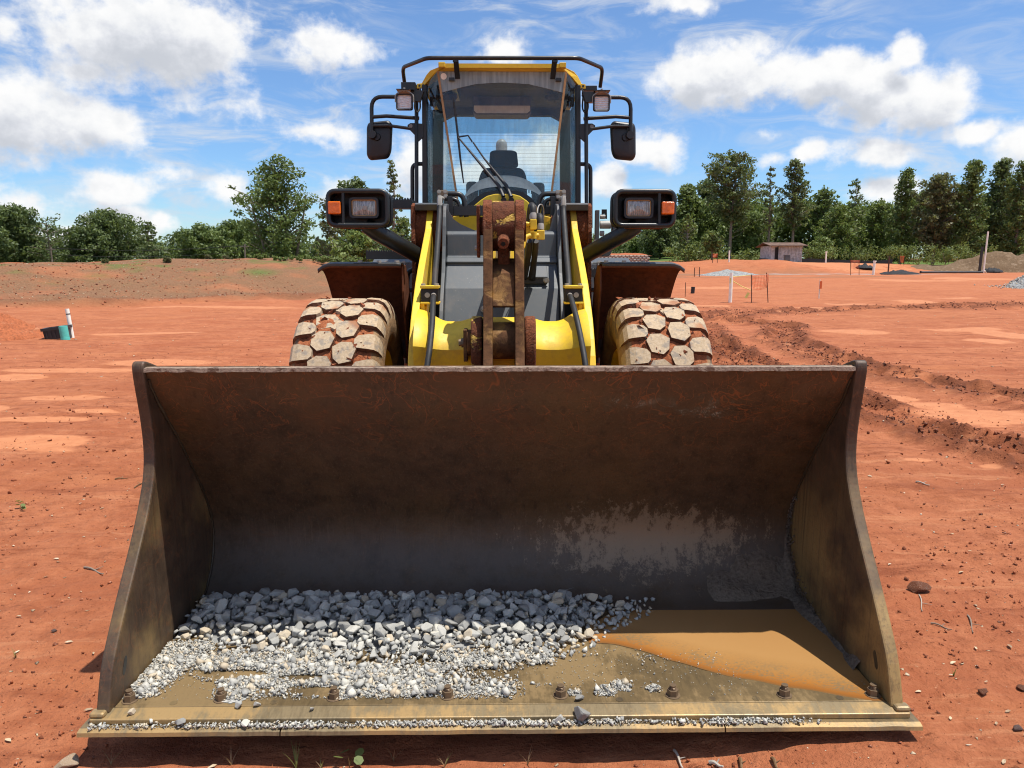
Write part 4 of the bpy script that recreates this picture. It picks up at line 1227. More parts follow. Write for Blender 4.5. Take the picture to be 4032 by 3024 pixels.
# crate (meter box), teal pipe piece
c = on(128, 731)
r_ = thing('meter_box', 'black plastic meter box tilted in loose clay on the left', 'box', c)
m = MB(); W, D, H = .21, .16, .19
m.prism([(-W, 0), (W, 0), (W * 1.05, H), (-W * 1.05, H)], -D, -D + .03, 'y'); m.prism([(-W, 0), (W, 0), (W * 1.05, H), (-W * 1.05, H)], D - .03, D, 'y')
m.box(-W, -W + .03, -D, D, 0, H); m.box(W - .03, W, -D, D, 0, H)
m.build('box_body', M['plastic'], r_)
MB().box(-W * 1.18, W * 1.18, -D * 1.15, -D * .8, H, H + .055).box(-W * 1.18, W * 1.18, D * .8, D * 1.15, H, H + .055).box(-W * 1.18, -W * .85, -D * .8, D * .8, H, H + .055).box(W * .85, W * 1.18, -D * .8, D * .8, H, H + .055).build('rim', M['plastic'], r_)
for k in range(5): MB().box(-W * .8 + k * .075, -W * .8 + k * .075 + .02, -D - .015, -D, .03, H * .95).build('rib', M['plastic'], r_)
r_.rotation_euler = (0, R(-7), R(14))
c2 = on(143, 733)
r_ = thing('teal_pipe', 'turquoise pipe piece standing upright against the black meter box', 'pipe', c2 + Vector((0, -.02, 0)))
MB().tube([(0, 0, -.02), (-.03, 0, .27)], .082, 20, caps=True).tube([(-.03, 0, .262), (-.0302, 0, .274)], .07, 20).build('pipe_body', M['teal'], r_, smooth=True)
MB().tube([(.0, 0, -.02), (-.005, 0, .03)], .088, 20).build('pipe_rim', M['teal'], r_, smooth=True)

# silt fence along the wood edge
def silt_fence():
    pts = [(1640, 558), (1675, 560), (1715, 558), (1750, 556), (1800, 554), (1850, 551), (1890, 549), (1930, 547)]
    P_ = [on(px, py, 97) for px, py in pts]
    c = P_[0]
    root = thing('silt_fence', 'low sagging black fabric silt fence along the edge of the wood', 'fence', c)
    rng = random.Random(4)
    m = MB(); V = []; 
    for i, p in enumerate(P_):
        q_ = p - c
        V += [q_ + Vector((0, 0, -.1)), q_ + Vector((rng.uniform(-.1, .1), .06, rng.uniform(.35, .62)))]
        MB().tube([q_ + Vector((0, .1, -.2)), q_ + Vector((0, .1, .7))], .03, 5).build('fence_post', M['rusty_post'], root)
    m.add(V, [(2 * i, 2 * i + 2, 2 * i + 3, 2 * i + 1) for i in range(len(P_) - 1)])
    f = m.build('fabric', M['black_cloth'], root)
    md = f.modifiers.new('thick', 'SOLIDIFY'); md.thickness = .03
silt_fence()

# shed
def shed():
    Yd = 96
    a, b = at(1666, 556, Yd), at(1732, 556, Yd)
    zb = mz((a.x + b.x) / 2, Yd)
    root = thing('shed', 'old weathered plank shed with rusty tin roof under the tall pines', 'shed', ((a.x + b.x) / 2, Yd, zb))
    w = (b.x - a.x) / 2; h = at(1690, 531, Yd).z - zb
    d = 4.2
    n = 26; x0 = -w * .55
    for k in range(n):
        u0 = x0 + (w - x0) * k / n; u1 = x0 + (w - x0) * (k + 1) / n
        o = MB().box(u0 + .015, u1 - .015, -.03 - .02 * ((k * 7) % 3), .03, 0, h * (.97 + .02 * ((k * 5) % 3))).build('plank', M['wood_old'], root)
    MB().box(-w, x0, .2, .3, 0, h * 1.02).box(-w, -w + .1, .3, d, 0, h).box(w - .1, w, .1, d, 0, h * .9).box(-w + .1, w - .1, d - .1, d, 0, h * .8).build('wall', M['wood_old'], root)
    MB().box(x0 * 1.35, x0 * 1.02, .1, .19, 0, h * .9).build('doorway', M['black_cloth'], root)
    rf = MB(); rf.prism([(-.7, h * 1.02), (d * .5, h * 1.22), (d + .5, h * .95), (d + .5, h * .91), (d * .5, h * 1.17), (-.7, h * .975)], -w - .5, w + .45)
    rf.build('roof', M['tin_rust'], root)
shed()
# fallen trunk by the shed
a_, b_ = on(1738, 546, 104), on(1775, 556, 104)
r_ = thing('fallen_trunk', 'pale fallen tree trunk leaning down from the right end of the shed', 'log', b_)
MB().tube([Vector((0, 0, .1)), a_ - b_ + Vector((0, 1, 1.6))], .12, 6, r_end=.06).build('log_stem', M['bark_pale'], r_, smooth=True)
MB().tube([(a_ - b_) * .6 + Vector((0, .5, 1.0)), (a_ - b_) * .6 + Vector((-1.6, 0, 2.4))], .05, 5, r_end=.02).build('branch', M['bark_pale'], r_, smooth=True)
# grey utility box
c = on(1699, 566, 90)
r_ = thing('utility_box', 'small grey upright utility box left of the shed front', 'utility box', c)
h = at(1699, 552, 90).z - c.z
MB().box(-.3, .3, -.2, .2, 0, h).build('cabinet', M['grey'], r_, bevel=.02)
MB().box(-.34, .34, -.24, .24, h, h + .06).build('lid', M['grey'], r_)
MB().box(-.25, .25, -.225, -.2, .15, h - .08).build('door', M['grey'], r_)

# retaining wall of split-face blocks, far behind the right fender
def retaining_wall():
    Yd = 60
    xr = at(1404, 560, Yd).x; ht = at(1390, 551, Yd).z
    bw, bh = .30, .15
    rows = int((ht + .1) / bh); n = 16
    zb = ht - rows * bh
    root = thing('retaining_wall', 'grey split-face block retaining wall topped with red clay behind the right fender', 'wall', (xr, Yd, 0))
    MB().box(-n * bw - 4, -.04, .10, .9, zb - .3, ht - .02).build('wall_core', M['block'], root)
    rng = random.Random(8)
    mesh = []
    for k in range(4):
        m = MB(); w = .5 * bw - .008; hh = .5 * bh - .007
        f = [(-w * .55, -.035 - .02 * rng.random(), hh * rng.uniform(-.6, .6)), (w * .5, -.03 - .025 * rng.random(), hh * rng.uniform(-.6, .6))]
        V = [(-w, 0, -hh), (w, 0, -hh), (w, 0, hh), (-w, 0, hh), (-w, .1, -hh), (w, .1, -hh), (w, .1, hh), (-w, .1, hh)] + f
        m.add(V, [(0, 1, 9, 8), (1, 2, 9), (2, 3, 8, 9), (3, 0, 8), (0, 4, 5, 1), (1, 5, 6, 2), (2, 6, 7, 3), (3, 7, 4, 0)])
        mesh.append(m.mesh('block', M['block']))
    for r in range(rows):
        for k in range(n):
            o = link(bpy.data.objects.new('block', mesh[rng.randrange(4)])); o.parent = root
            o.location = (-bw * (k + .5 + (.5 if r % 2 else 0)) + (bw * .5 if r % 2 else 0) * .0, .0 + .01 * rng.random(), zb + bh * (r + .5))
    n_ = 40
    x = np.linspace(-n * bw - 4, .3, n_); y = np.linspace(-.02, 3, 12)
    U, W = np.meshgrid(x, y)
    z = ht - .06 + .16 * sstep(-.02, .9, W) * (1 + fbm(U / .7, W / .7, 4, 3)) * sstep(.3, -.6, U)
    idx = np.arange(U.size).reshape(U.shape)
    F = np.stack([idx[:-1, :-1], idx[:-1, 1:], idx[1:, 1:], idx[1:, :-1]], -1).reshape(-1, 4)
    o = link(bpy.data.objects.new('clay_fill', np_mesh('clay_fill', np.stack([U.ravel(), W.ravel(), z.ravel()], 1), F, M['mound'], True))); o.parent = root
M['block'] = simple('split_face_block', (.34, .30, .25), .9, .3, 3, .5)
retaining_wall()
# two utility poles with wires on the left skyline
pp = []
for px, base, top, lab in ((113, 572, 533, 'thin utility pole at the left end of the crest below the dark oak'), (530, 566, 527, 'thin utility pole before the rounded green trees')):
    p = on(px, base, 62); h = at(px, top, 62).z - p.z
    r_ = thing('utility_pole', lab, 'pole', p, 'utility poles behind the crest')
    MB().tube([(0, 0, -.3), (.02, 0, h)], .07, 6).build('pole_shaft', M['bark'], r_)
    MB().box(-.35, .35, -.04, .04, h - .25, h - .17).build('crossarm', M['bark'], r_)
    pp.append(p + Vector((0, 0, h)))
root = thing('power_line', 'thin dark wires strung between the two utility poles on the left', 'wire', pp[0])
for dz, dx in ((-.1, -.3), (-.1, .3), (-.6, 0)):
    d = pp[1] - pp[0]
    MB().tube([d * t + Vector((dx, 0, dz - 1.2 * t * (1 - t))) for t in np.linspace(0, 1, 14)], .012, 4).build('wire', M['rubber_black'], root)
# ------------------------------------------------------------------ the wheel loader
LO = (0.0, 4.9, 0.0)
loader = thing('wheel_loader', 'muddy yellow wheel loader facing the camera with its wide steel bucket on the ground', 'wheel loader', LO)

def part(mb, name, mat, parent=None, **kw):
    return mb.build(name, M[mat] if isinstance(mat, str) else mat, parent or loader, LO, **kw)

def inst(name, me, loc, parent, rot=(0, 0, 0), scale=None):
    o = link(bpy.data.objects.new(name, me)); o.parent = parent
    o.location = (loc[0] - LO[0], loc[1] - LO[1], loc[2] - LO[2]); o.rotation_euler = rot
    if scale: o.scale = scale
    return o

def bolt_mesh(r, h, mat, stud=.0):
    m = MB()
    m.tube([(0, 0, 0), (0, 0, h)], r, 6)
    m.tube([(0, 0, -.002), (0, 0, h * .12)], r * 1.35, 14)
    if stud:
        m.tube([(0, 0, h * .9), (0, 0, h + stud * .3), (0, 0, h + stud * .35), (0, 0, h + stud * .55), (0, 0, h + stud * .6), (0, 0, h + stud)], [r * .62, r * .62, r * .54, r * .62, r * .54, r * .60], 12)
    return m.mesh('bolt', M[mat], smooth=35)
BOLT = bolt_mesh(.013, .012, 'zinc')
NUT = bolt_mesh(.0195, .024, 'nut', .016)

# ---- bucket
PROF = [(2.742, 1.195), (2.82, 1.06), (2.96, .895), (3.06, .765), (3.16, .625), (3.232, .50), (3.262, .40), (3.252, .31), (3.212, .225), (3.145, .155), (3.07, .116), (2.98, .1045)]
inner = [(p.x, p.y) for p in catmull([(a, b, 0) for a, b in PROF], 5)] + [(2.70, .1045), (2.55, .1045), (2.525, .1045)]
IN = np.array(inner)
def shell(xa, xb, pts, thick, nx):
    """curved sheet between two x, bulging outward by its thickness"""
    P_ = np.array(pts); d = np.gradient(P_, axis=0); nrm = np.stack([-d[:, 1], d[:, 0]], 1); nrm /= np.linalg.norm(nrm, axis=1, keepdims=True)
    k_ = len(P_) // 2
    out = P_ + nrm * thick * (1 if nrm[k_][0] - nrm[k_][1] > 0 else -1)
    m = MB(); n = len(P_)
    xs = np.linspace(xa, xb, nx + 1)
    V = [(x, a, b) for x in xs for a, b in P_] + [(x, a, b) for x in xs for a, b in out]
    o = (nx + 1) * n
    F = []
    for i in range(nx):
        for j in range(n - 1):
            F.append((i * n + j, i * n + j + 1, (i + 1) * n + j + 1, (i + 1) * n + j))
            F.append((o + i * n + j, o + (i + 1) * n + j, o + (i + 1) * n + j + 1, o + i * n + j + 1))
    for i in range(nx):
        for j in (0, n - 1): F.append((i * n + j, (i + 1) * n + j, o + (i + 1) * n + j, o + i * n + j))
    for j in range(n - 1):
        for i in (0, nx): F.append((i * n + j, i * n + j + 1, o + i * n + j + 1, o + i * n + j))
    return m.add(V, F)
bucket = part(shell(-1.312, 1.312, inner[:54], .022, 1), 'bucket', 'bucket_back', smooth=50)
part(shell(-1.312, 1.312, inner[53:], .022, 1), 'floor_plate', 'floor', bucket)
# lip along the top: a ragged worn strip
def lip():
    rng = random.Random(2); n = 260; m = MB(); V = []
    for i in range(n + 1):
        x = -1.312 + 2.624 * i / n
        j1 = .0035 * fbm(x * 9, 0.3, 4, 3) + .0025 * fbm(x * 42, .7, 2, 8); j2 = .003 * fbm(x * 22, 5.0, 3, 6)
        V += [(x, 2.734 + j1, 1.187 + j2), (x, 2.736 + j1, 1.2015 + j2 * .6), (x, 2.762, 1.2035 + j2 * .5), (x, 2.768, 1.187)]
    F = [(4 * i + k, 4 * i + (k + 1) % 4, 4 * i + 4 + (k + 1) % 4, 4 * i + 4 + k) for i in range(n) for k in range(4)]
    m.add(V, F + [(3, 2, 1, 0), (4 * n, 4 * n + 1, 4 * n + 2, 4 * n + 3)])
    return part(m, 'lip', 'bucket_lip', bucket)
lip()
FRONT = [(2.302, .106), (2.349, .232), (2.406, .319), (2.486, .423), (2.578, .535), (2.645, .62), (2.70, .70), (2.742, .775), (2.764, .849), (2.769, .925), (2.762, 1.01), (2.745, 1.11), (2.735, 1.175), (2.735, 1.205), (2.742, 1.220), (2.754, 1.225)]
front = [(p.x, p.y) for p in catmull([(a, b, 0) for a, b in FRONT], 3)]
back = [(2.775, 1.221), (2.81, 1.210), (2.86, 1.192), (2.93, 1.14), (2.99, 1.08), (3.05, 1.02), (3.14, .86), (3.26, .70), (3.33, .55), (3.36, .42), (3.345, .29), (3.28, .17), (3.17, .09), (3.02, .055), (2.7, .06), (2.40, .079), (2.31, .0795)]
for sgn in (-1, 1):
    sp = MB().prism(front + back, sgn * 1.3125, sgn * 1.357)
    so = part(sp, 'side_plate', 'bucket_side', bucket, bevel=.007, seg=2)
    if sgn > 0: so['label'] = 'shaded right side plate of the bucket with dried mud streaks'
    else: so['label'] = 'left side plate of the bucket, its lower front in the sun'
    # oblong slot low on the plate: dark oval inset paints its inner shade
    sl = MB(); cy, cz = 2.425, .205; ax = Vector((0, .42, .9)).normalized(); bx = Vector((0, .9, -.42)).normalized()
    ring = []
    for k in range(16):
        t = 2 * math.pi * k / 16
        ring.append(Vector((sgn * 1.3115, cy, cz)) + ax * (.022 * math.cos(t) + .010 * (1 if math.cos(t) > 0 else -1)) + bx * .011 * math.sin(t))
    ring2 = [p + Vector((sgn * .03, 0, 0)) for p in ring]
    sl.add(ring + ring2, [tuple(range(16))] + [(i, 16 + i, 16 + (i + 1) % 16, (i + 1) % 16) for i in range(16)])
    part(sl, 'slot_shade', 'black', bucket)
    # weld bead where the plate meets the back
    wb = MB(); pts = [(sgn * (1.308 + .003 * random.random()), a - .004, b + .004) for a, b in inner[2:56:1]]
    wb.tube(pts, [.005 + .003 * random.random() for _ in pts], 6)
    part(wb, 'weld_bead', 'weld', bucket, smooth=60)
    part(MB().obox((sgn * 1.345, 2.30, .104), (.026, 0, 0), (0, .020, 0), (0, 0, .010)), 'weld_lump', 'edge', bucket, bevel=.009)
# front plate, bevelled base edge, bolt-on cutting edge in three lengths
part(MB().prism([(2.53, .088), (2.53, .1055), (2.332, .1065), (2.332, .088)], -1.309, 1.309), 'front_plate', 'floor', bucket, bevel=.002)
part(MB().prism([(2.3315, .106), (2.276, .096), (2.275, .0785), (2.3315, .0785)], -1.366, 1.366), 'base_edge', 'edge', bucket, bevel=.003)
cuts = [-1.388, -.728, .733, 1.388]
for i in range(3):
    a, b = cuts[i] + (.0 if i == 0 else .0025), cuts[i + 1] - (.0 if i == 2 else .0025)
    m = MB(); n = 40
    V = []
    for k in range(n + 1):
        x = a + (b - a) * k / n; j = .0022 * fbm(x * 14, 1.1, 3, 4)
        e = .028 if (i == 2 and k >= n - 1 and False) else 0
        V += [(x, 2.36, .0775), (x, 2.258, .0775 + j * .3), (x, 2.240 + j, .072 + j * .5), (x, 2.2375 + j, .060), (x, 2.36, .050)]
    F = [(5 * k + q_, 5 * k + (q_ + 1) % 5, 5 * k + 5 + (q_ + 1) % 5, 5 * k + 5 + q_) for k in range(n) for q_ in range(5)]
    m.add(V, F + [(4, 3, 2, 1, 0), tuple(5 * n + q_ for q_ in range(5))])
    part(m, 'cutting_edge', 'edge_dark', bucket)
    # the bright worn bevel
    m = MB(); V = []
    for k in range(n + 1):
        x = a + (b - a) * k / n; j = .0022 * fbm(x * 14, 1.1, 3, 4)
        V += [(x, 2.2565, .0785 + j * .3), (x, 2.2385 + j, .0732 + j * .5), (x, 2.2355 + j, .0605), (x, 2.2395 + j, .0605), (x, 2.243 + j, .0715 + j * .5), (x, 2.2575, .0768 + j * .3)]
    F = [(6 * k + q_, 6 * k + (q_ + 1) % 6, 6 * k + 6 + (q_ + 1) % 6, 6 * k + 6 + q_) for k in range(n) for q_ in range(6)]
    part(m.add(V, F), 'worn_bevel', 'edge', bucket)
for i, x in enumerate((-1.275, -.965, -.580, -.190, .200, .588, .975, 1.282)):
    inst('nut', NUT, (x, 2.380 - .012 * abs(x) / 1.3, .1062), bucket, (0, 0, .4 * i))
for x in (-1.12, -.78, -.39, .005, .40, .72, .87, 1.16):
    part(MB().tube([(x, 2.352, .1062), (x, 2.352, .1075)], .013, 12), 'plug_hole', 'edge_dark', bucket)

# ---- boom arms
ARM = [(5.60, 1.985), (5.50, 1.935), (5.345, 1.80), (4.857, 1.555), (4.66, 1.445), (4.485, 1.315), (4.39, 1.24), (4.30, 1.14), (4.235, 1.05), (4.19, .955), (4.10, .80), (3.95, .62), (3.75, .50), (3.52, .46), (3.42, .40), (3.40, .30), (3.50, .22), (3.80, .24), (4.20, .40), (4.60, .80), (4.95, 1.15), (5.35, 1.48), (5.70, 1.70), (5.78, 1.85), (5.72, 1.95)]
for sgn in (-1, 1):
    x0, x1 = sorted((sgn * .534, sgn * .490))
    a = part(MB().prism(ARM, x0, x1), 'boom_arm', 'yellow', bevel=.006)
    part(MB().prism([(4.70, 1.40), (4.55, 1.30), (4.45, 1.16), (4.50, 1.10), (4.66, 1.25), (4.8, 1.36)], *sorted((sgn * .488, sgn * .455))), 'arm_gusset', 'yellow', a, bevel=.004)
    for (yy, r) in ((5.60, .165),):
        m = MB(); m.lathe([(-.62 + .012, r * .2), (-.61, r), (-.55, r * 1.02), (-.548, r * 1.02)], (0 if sgn < 0 else 1.158, yy, 1.80), 'x', 28)
        mm = MB(); mm.tube([(sgn * .612, yy, 1.80), (sgn * .5355, yy, 1.80)], r, 28); mm.tube([(sgn * .489, yy, 1.80), (sgn * .405, yy, 1.80)], r * .95, 28)
        part(mm, 'pivot_boss', 'boss', a, smooth=40)
    # hose clamp on the arm's inner face
    cy, cz = 4.56, 1.385
    xa, xb = sorted((sgn * .488, sgn * .375))
    br = part(MB().box(xa, xb, cy - .05, cy + .05, cz + .035, cz + .052).box(xa, xb, cy - .05, cy + .05, cz - .058, cz - .045), 'hose_clamp', 'yellow', bevel=.003)
    part(MB().box(xa + .004, xb - .004, cy - .04, cy + .04, cz - .044, cz + .034), 'clamp_block', 'rubber_black', br, bevel=.003)
    part(MB().obox((sgn * .47, cy - .01, cz - .13), (.012, 0, 0), (0, .02, 0), (sgn * .01, 0, .075)), 'clamp_leg', 'yellow', br, bevel=.003)
    for xx in (xa + .016, xb - .016): inst('bolt', BOLT, (xx, cy - .015, cz + .052), br, (0, 0, .3))
    part(MB().tube([(xa + .042 if sgn < 0 else xb - .042, cy - .0405, cz - .004), (xa + .042 if sgn < 0 else xb - .042, cy - .044, cz - .004)], .016, 14), 'port', 'zinc', br)
    xh = sgn * .408
    part(MB().tube([(xh, cy - .035, cz - .004), (xh, cy - .052, cz - .010)], .0165, 14), 'hose_end', 'zinc', br, smooth=40)
    # hoses: valve to clamp, clamp to behind the bucket
    up = catmull([(sgn * .432, 5.36, 1.955), (sgn * .430, 5.32, 1.90), (sgn * .427, 5.18, 1.79), (sgn * .422, 4.95, 1.62), (sgn * .416, 4.72, 1.48), (xh, cy + .03, cz)], 8)
    part(MB().tube(up, .0185, 12), 'hose', 'rubber_black', smooth=True)
    part(MB().tube([up[0] + Vector((0, .012, .07)), up[0] + Vector((0, .006, .045)), up[0] + Vector((0, .0, .0))], [.014, .018, .018], 6), 'hose_coupling', 'zinc', smooth=30)
    dn = catmull([(xh, cy - .05, cz - .01), (sgn * .402, 4.40, 1.345), (sgn * .392, 4.23, 1.25), (sgn * .394, 4.08, 1.12), (sgn * .405, 4.0, 1.00), (sgn * .402, 3.93, .86), (sgn * .39, 3.85, .7)] if sgn < 0 else
                 [(xh, cy - .05, cz - .01), (.411, 4.40, 1.345), (.424, 4.22, 1.25), (.440, 4.07, 1.12), (.452, 3.98, 1.00), (.456, 3.92, .86), (.44, 3.85, .7)], 8)
    part(MB().tube(dn, .0165, 12), 'hose', 'rubber_black', smooth=True)
# cross tube between the arms
def cross_tube():
    pr = [(4.60, 1.17), (4.52, 1.222), (4.42, 1.232), (4.32, 1.214), (4.235, 1.172), (4.185, 1.118), (4.175, 1.092), (4.20, .98), (4.25, .85), (4.34, .75), (4.50, .72), (4.62, .84), (4.64, 1.02)]
    c = (4.44, .99); m = MB(); xs = np.linspace(-.489, .489, 41); V = []
    for x in xs:
        k = 1 + .30 * float(sstep(.30, .489, abs(x)))**1.3 + .10 * float(sstep(.26, .15, abs(x)))
        V += [(x, c[0] + (a - c[0]) * (k if a < 4.44 else 1 + (k - 1) * 1.3), c[1] + (b - c[1]) * k) for a, b in pr]
    n = len(pr)
    F = [(i * n + j, i * n + (j + 1) % n, (i + 1) * n + (j + 1) % n, (i + 1) * n + j) for i in range(40) for j in range(n)]
    return part(m.add(V, F), 'cross_tube', 'yellow', smooth=28)
cross_tube()

# ---- bell crank (lever) in the middle
cx = .008
LEV = [(p.x, p.y) for p in catmull([(4.135, 1.79, 0), (4.165, 1.87, 0), (4.24, 1.905, 0), (4.33, 1.895, 0), (4.40, 1.83, 0), (4.41, 1.74, 0), (4.37, 1.60, 0), (4.30, 1.42, 0), (4.26, 1.22, 0), (4.20, 1.04, 0), (4.05, .92, 0), (3.85, .80, 0), (3.70, .70, 0), (3.58, .72, 0), (3.60, .80, 0), (3.75, .92, 0), (3.90, 1.04, 0), (3.965, 1.17, 0), (4.02, 1.36, 0), (4.08, 1.58, 0)], 3, True)]
lev = part(MB().prism(LEV, cx - .108, cx - .058), 'bell_crank', 'lever_plate', bevel=.006)
part(MB().prism(LEV, cx + .062, cx + .112), 'crank_plate', 'lever_plate', lev, bevel=.006)
part(MB().tube([(cx - .0575, 4.27, 1.775), (cx + .0615, 4.27, 1.775)], .137, 36), 'crank_boss', 'lever', lev, smooth=40)
part(MB().prism([(p[0] - .004, p[1] + .004) for p in [(4.128, 1.72), (4.13, 1.79), (4.16, 1.876), (4.24, 1.912), (4.34, 1.90), (4.30, 1.80), (4.2, 1.72)]], cx - .1105, cx - .062), 'caked_clay', 'boss', lev, bevel=.006)
part(MB().prism([(p[0] - .004, p[1] + .004) for p in [(4.128, 1.74), (4.13, 1.79), (4.16, 1.876), (4.24, 1.912), (4.34, 1.90), (4.30, 1.80), (4.2, 1.74)]], cx + .066, cx + .1145), 'caked_clay', 'boss', lev, bevel=.006)
part(MB().tube([(cx + .002, 4.16, 1.70), (cx, 4.085, 1.675)], [.034, .030], 18).tube([(cx, 4.0855, 1.675), (cx, 4.083, 1.674)], [.013, .012], 12), 'grease_boss', 'boss', lev, smooth=40)
part(MB().tube([(cx, 4.0825, 1.6739), (cx, 4.0815, 1.6735)], .012, 10), 'grease_hole', 'black', lev)
part(MB().prism([(4.10, 1.52), (4.03, 1.345), (4.055, 1.335), (4.14, 1.50), (4.30, 1.56), (4.28, 1.60)], cx - .0575, cx + .0615), 'web_plate', 'lever_plate', lev, bevel=.004)
part(MB().tube([(cx - .0575, 4.12, 1.15), (cx + .0615, 4.12, 1.15)], .102, 30), 'pivot_tube', 'lever_plate', lev, smooth=40)
part(MB().box(cx - .030, cx + .036, 4.2, 4.24, 1.55, 1.66), 'rod_end', 'boss', lev, bevel=.01)
lk = part(MB().prism([(4.19, 1.88), (4.25, 1.89), (4.33, 1.86), (4.33, 1.65), (4.27, 1.60), (4.21, 1.61)], cx - .146, cx - .128), 'pin_retainer', 'boss', bevel=.004)
part(MB().tube([(cx - .128, 4.27, 1.775), (cx - .1085, 4.27, 1.775)], .05, 18).tube([(cx + .112, 4.27, 1.775), (cx + .126, 4.27, 1.775)], .085, 24), 'pin', 'lever', lk, smooth=40)
inst('bolt', BOLT, (cx - .146, 4.25, 1.655), lk, (0, R(-90), 0))
# pivot brackets on the cross tube, with the pin cap
BR = [(p.x, p.y) for p in catmull([(4.02, 1.20, 0), (4.06, 1.265, 0), (4.13, 1.285, 0), (4.22, 1.265, 0), (4.36, 1.22, 0), (4.36, .80, 0), (4.2, .80, 0), (4.09, .86, 0), (4.035, 1.0, 0), (4.01, 1.1, 0)], 4, True)]
for sgn in (-1, 1):
    a, b = sorted((cx + sgn * .116, cx + sgn * .176))
    bo = part(MB().prism(BR, a, b), 'pivot_bracket', 'boss' if sgn > 0 else 'lever', bevel=.012, seg=3)
    if sgn < 0:
        part(MB().tube([(a - .022, 4.12, 1.14), (a - .0005, 4.12, 1.14)], .072, 24), 'pin_cap', 'lever_plate', bo, smooth=40, bevel=.004)
        part(MB().prism([(4.06, 1.215), (4.17, 1.215), (4.19, 1.06), (4.16, 1.03), (4.07, 1.04)], a - .042, a - .0225), 'lock_plate', 'lever_plate', bo, bevel=.004)
        part(MB().tube([(a - .07, 4.11, 1.14), (a - .0425, 4.11, 1.14)], .019, 6).tube([(a - .055, 4.11, 1.14), (a - .0425, 4.11, 1.14)], .026, 14), 'cap_bolt', 'nut', bo)
# tilt cylinder behind the lever
part(MB().tube([(cx, 4.42, 1.69), (cx, 4.75, 1.60)], .045, 16), 'cylinder_rod', 'zinc', smooth=40)
part(MB().tube([(cx, 4.72, 1.607), (cx, 5.34, 1.44)], .085, 20), 'tilt_cylinder', 'yellow', smooth=40)

# ---- front frame tower
OUT = [(5.44, 1.965), (5.40, 1.72), (5.43, 1.60), (5.36, 1.30), (5.20, 1.05), (5.0, .8), (5.3, .55), (6.0, .55), (6.2, 1.2), (6.1, 1.75), (5.95, 1.95), (5.75, 1.99), (5.5, 1.985)]
INN = [(5.46, 1.975), (5.38, 1.93), (5.32, 1.82), (5.27, 1.68), (5.16, 1.50), (5.00, 1.33), (4.89, 1.18), (4.82, 1.0), (4.86, .7), (5.3, .55), (6.0, .55), (6.2, 1.2), (6.1, 1.75), (5.95, 1.95), (5.75, 1.99)]
frame = part(MB().box(-.385, .385, 5.42, 6.1, .6, 1.55), 'front_frame', 'dark_grey')
for sgn in (-1, 1):
    part(MB().prism(OUT, *sorted((sgn * .612, sgn * .640))), 'tower_plate', 'boss', frame, bevel=.005)
    part(MB().prism([(p.x, p.y) for p in catmull([(a, b, 0) for a, b in INN], 2, True)], *sorted((sgn * .388, sgn * .412))), 'tower_plate', 'grey', frame, bevel=.004)
    part(MB().prism([(5.43, 1.930), (5.40, 1.972), (5.46, 1.985), (5.6, 1.99), (5.6, 1.965)], *sorted((sgn * .4125, sgn * .6115))), 'tower_top', 'grey', frame, bevel=.004)
    part(MB().tube([(sgn * .3875, 5.60, 1.80), (sgn * .36, 5.60, 1.80)], .105, 24), 'pin_end', 'boss', frame, smooth=40)
    inst('bolt', BOLT, (sgn * .645, 5.42, 1.66), frame, (0, R(90 * sgn), 0), (1.3, 1.3, 1.3))
# shield plates in the middle
SH = [(5.62, 1.80), (5.36, 1.785), (5.335, 1.765), (5.325, 1.61), (5.30, 1.600), (5.265, 1.572), (5.285, 1.555), (5.10, 1.397), (4.93, 1.10), (4.93, 1.0), (4.98, 1.0), (5.14, 1.37), (5.33, 1.53), (5.38, 1.76), (5.62, 1.77)]
sh = part(MB().prism(SH, -.3875, .3875), 'shield', 'grey', bevel=.012, seg=3)
part(MB().prism([(-.387, 1.70), (-.387, 1.95), (-.37, 1.92), (-.34, 1.87), (-.29, 1.835), (-.21, 1.80), (-.16, 1.78), (-.14, 1.70)], 5.40, 5.43, 'y'), 'shield_wing', 'grey', sh)
part(MB().prism([(.387, 1.70), (.387, 1.95), (.36, 1.88), (.34, 1.80), (.30, 1.78), (.24, 1.77), (.24, 1.70)], 5.40, 5.43, 'y'), 'shield_wing', 'grey', sh)
for x, y, z in ((-.118, 5.005, 1.265), (.125, 5.005, 1.265)): inst('bolt', BOLT, (x, y - .012, z), sh, (R(62), 0, 0), (1.4, 1.4, 1.4))
part(MB().obox((.215, 5.17, 1.485), (.095, 0, 0), (0, .05, .038), (0, -.018, .026)), 'hose_box', 'grey', sh, bevel=.006)
part(MB().obox((.215, 5.115, 1.452), (.095, 0, 0), (0, .004, 0), (0, 0, .022)), 'box_edge', 'black', sh)
for x in (.13, .30): inst('bolt', BOLT, (x, 5.11, 1.452), sh, (R(90), 0, 0), (1.2, 1.2, 1.2))

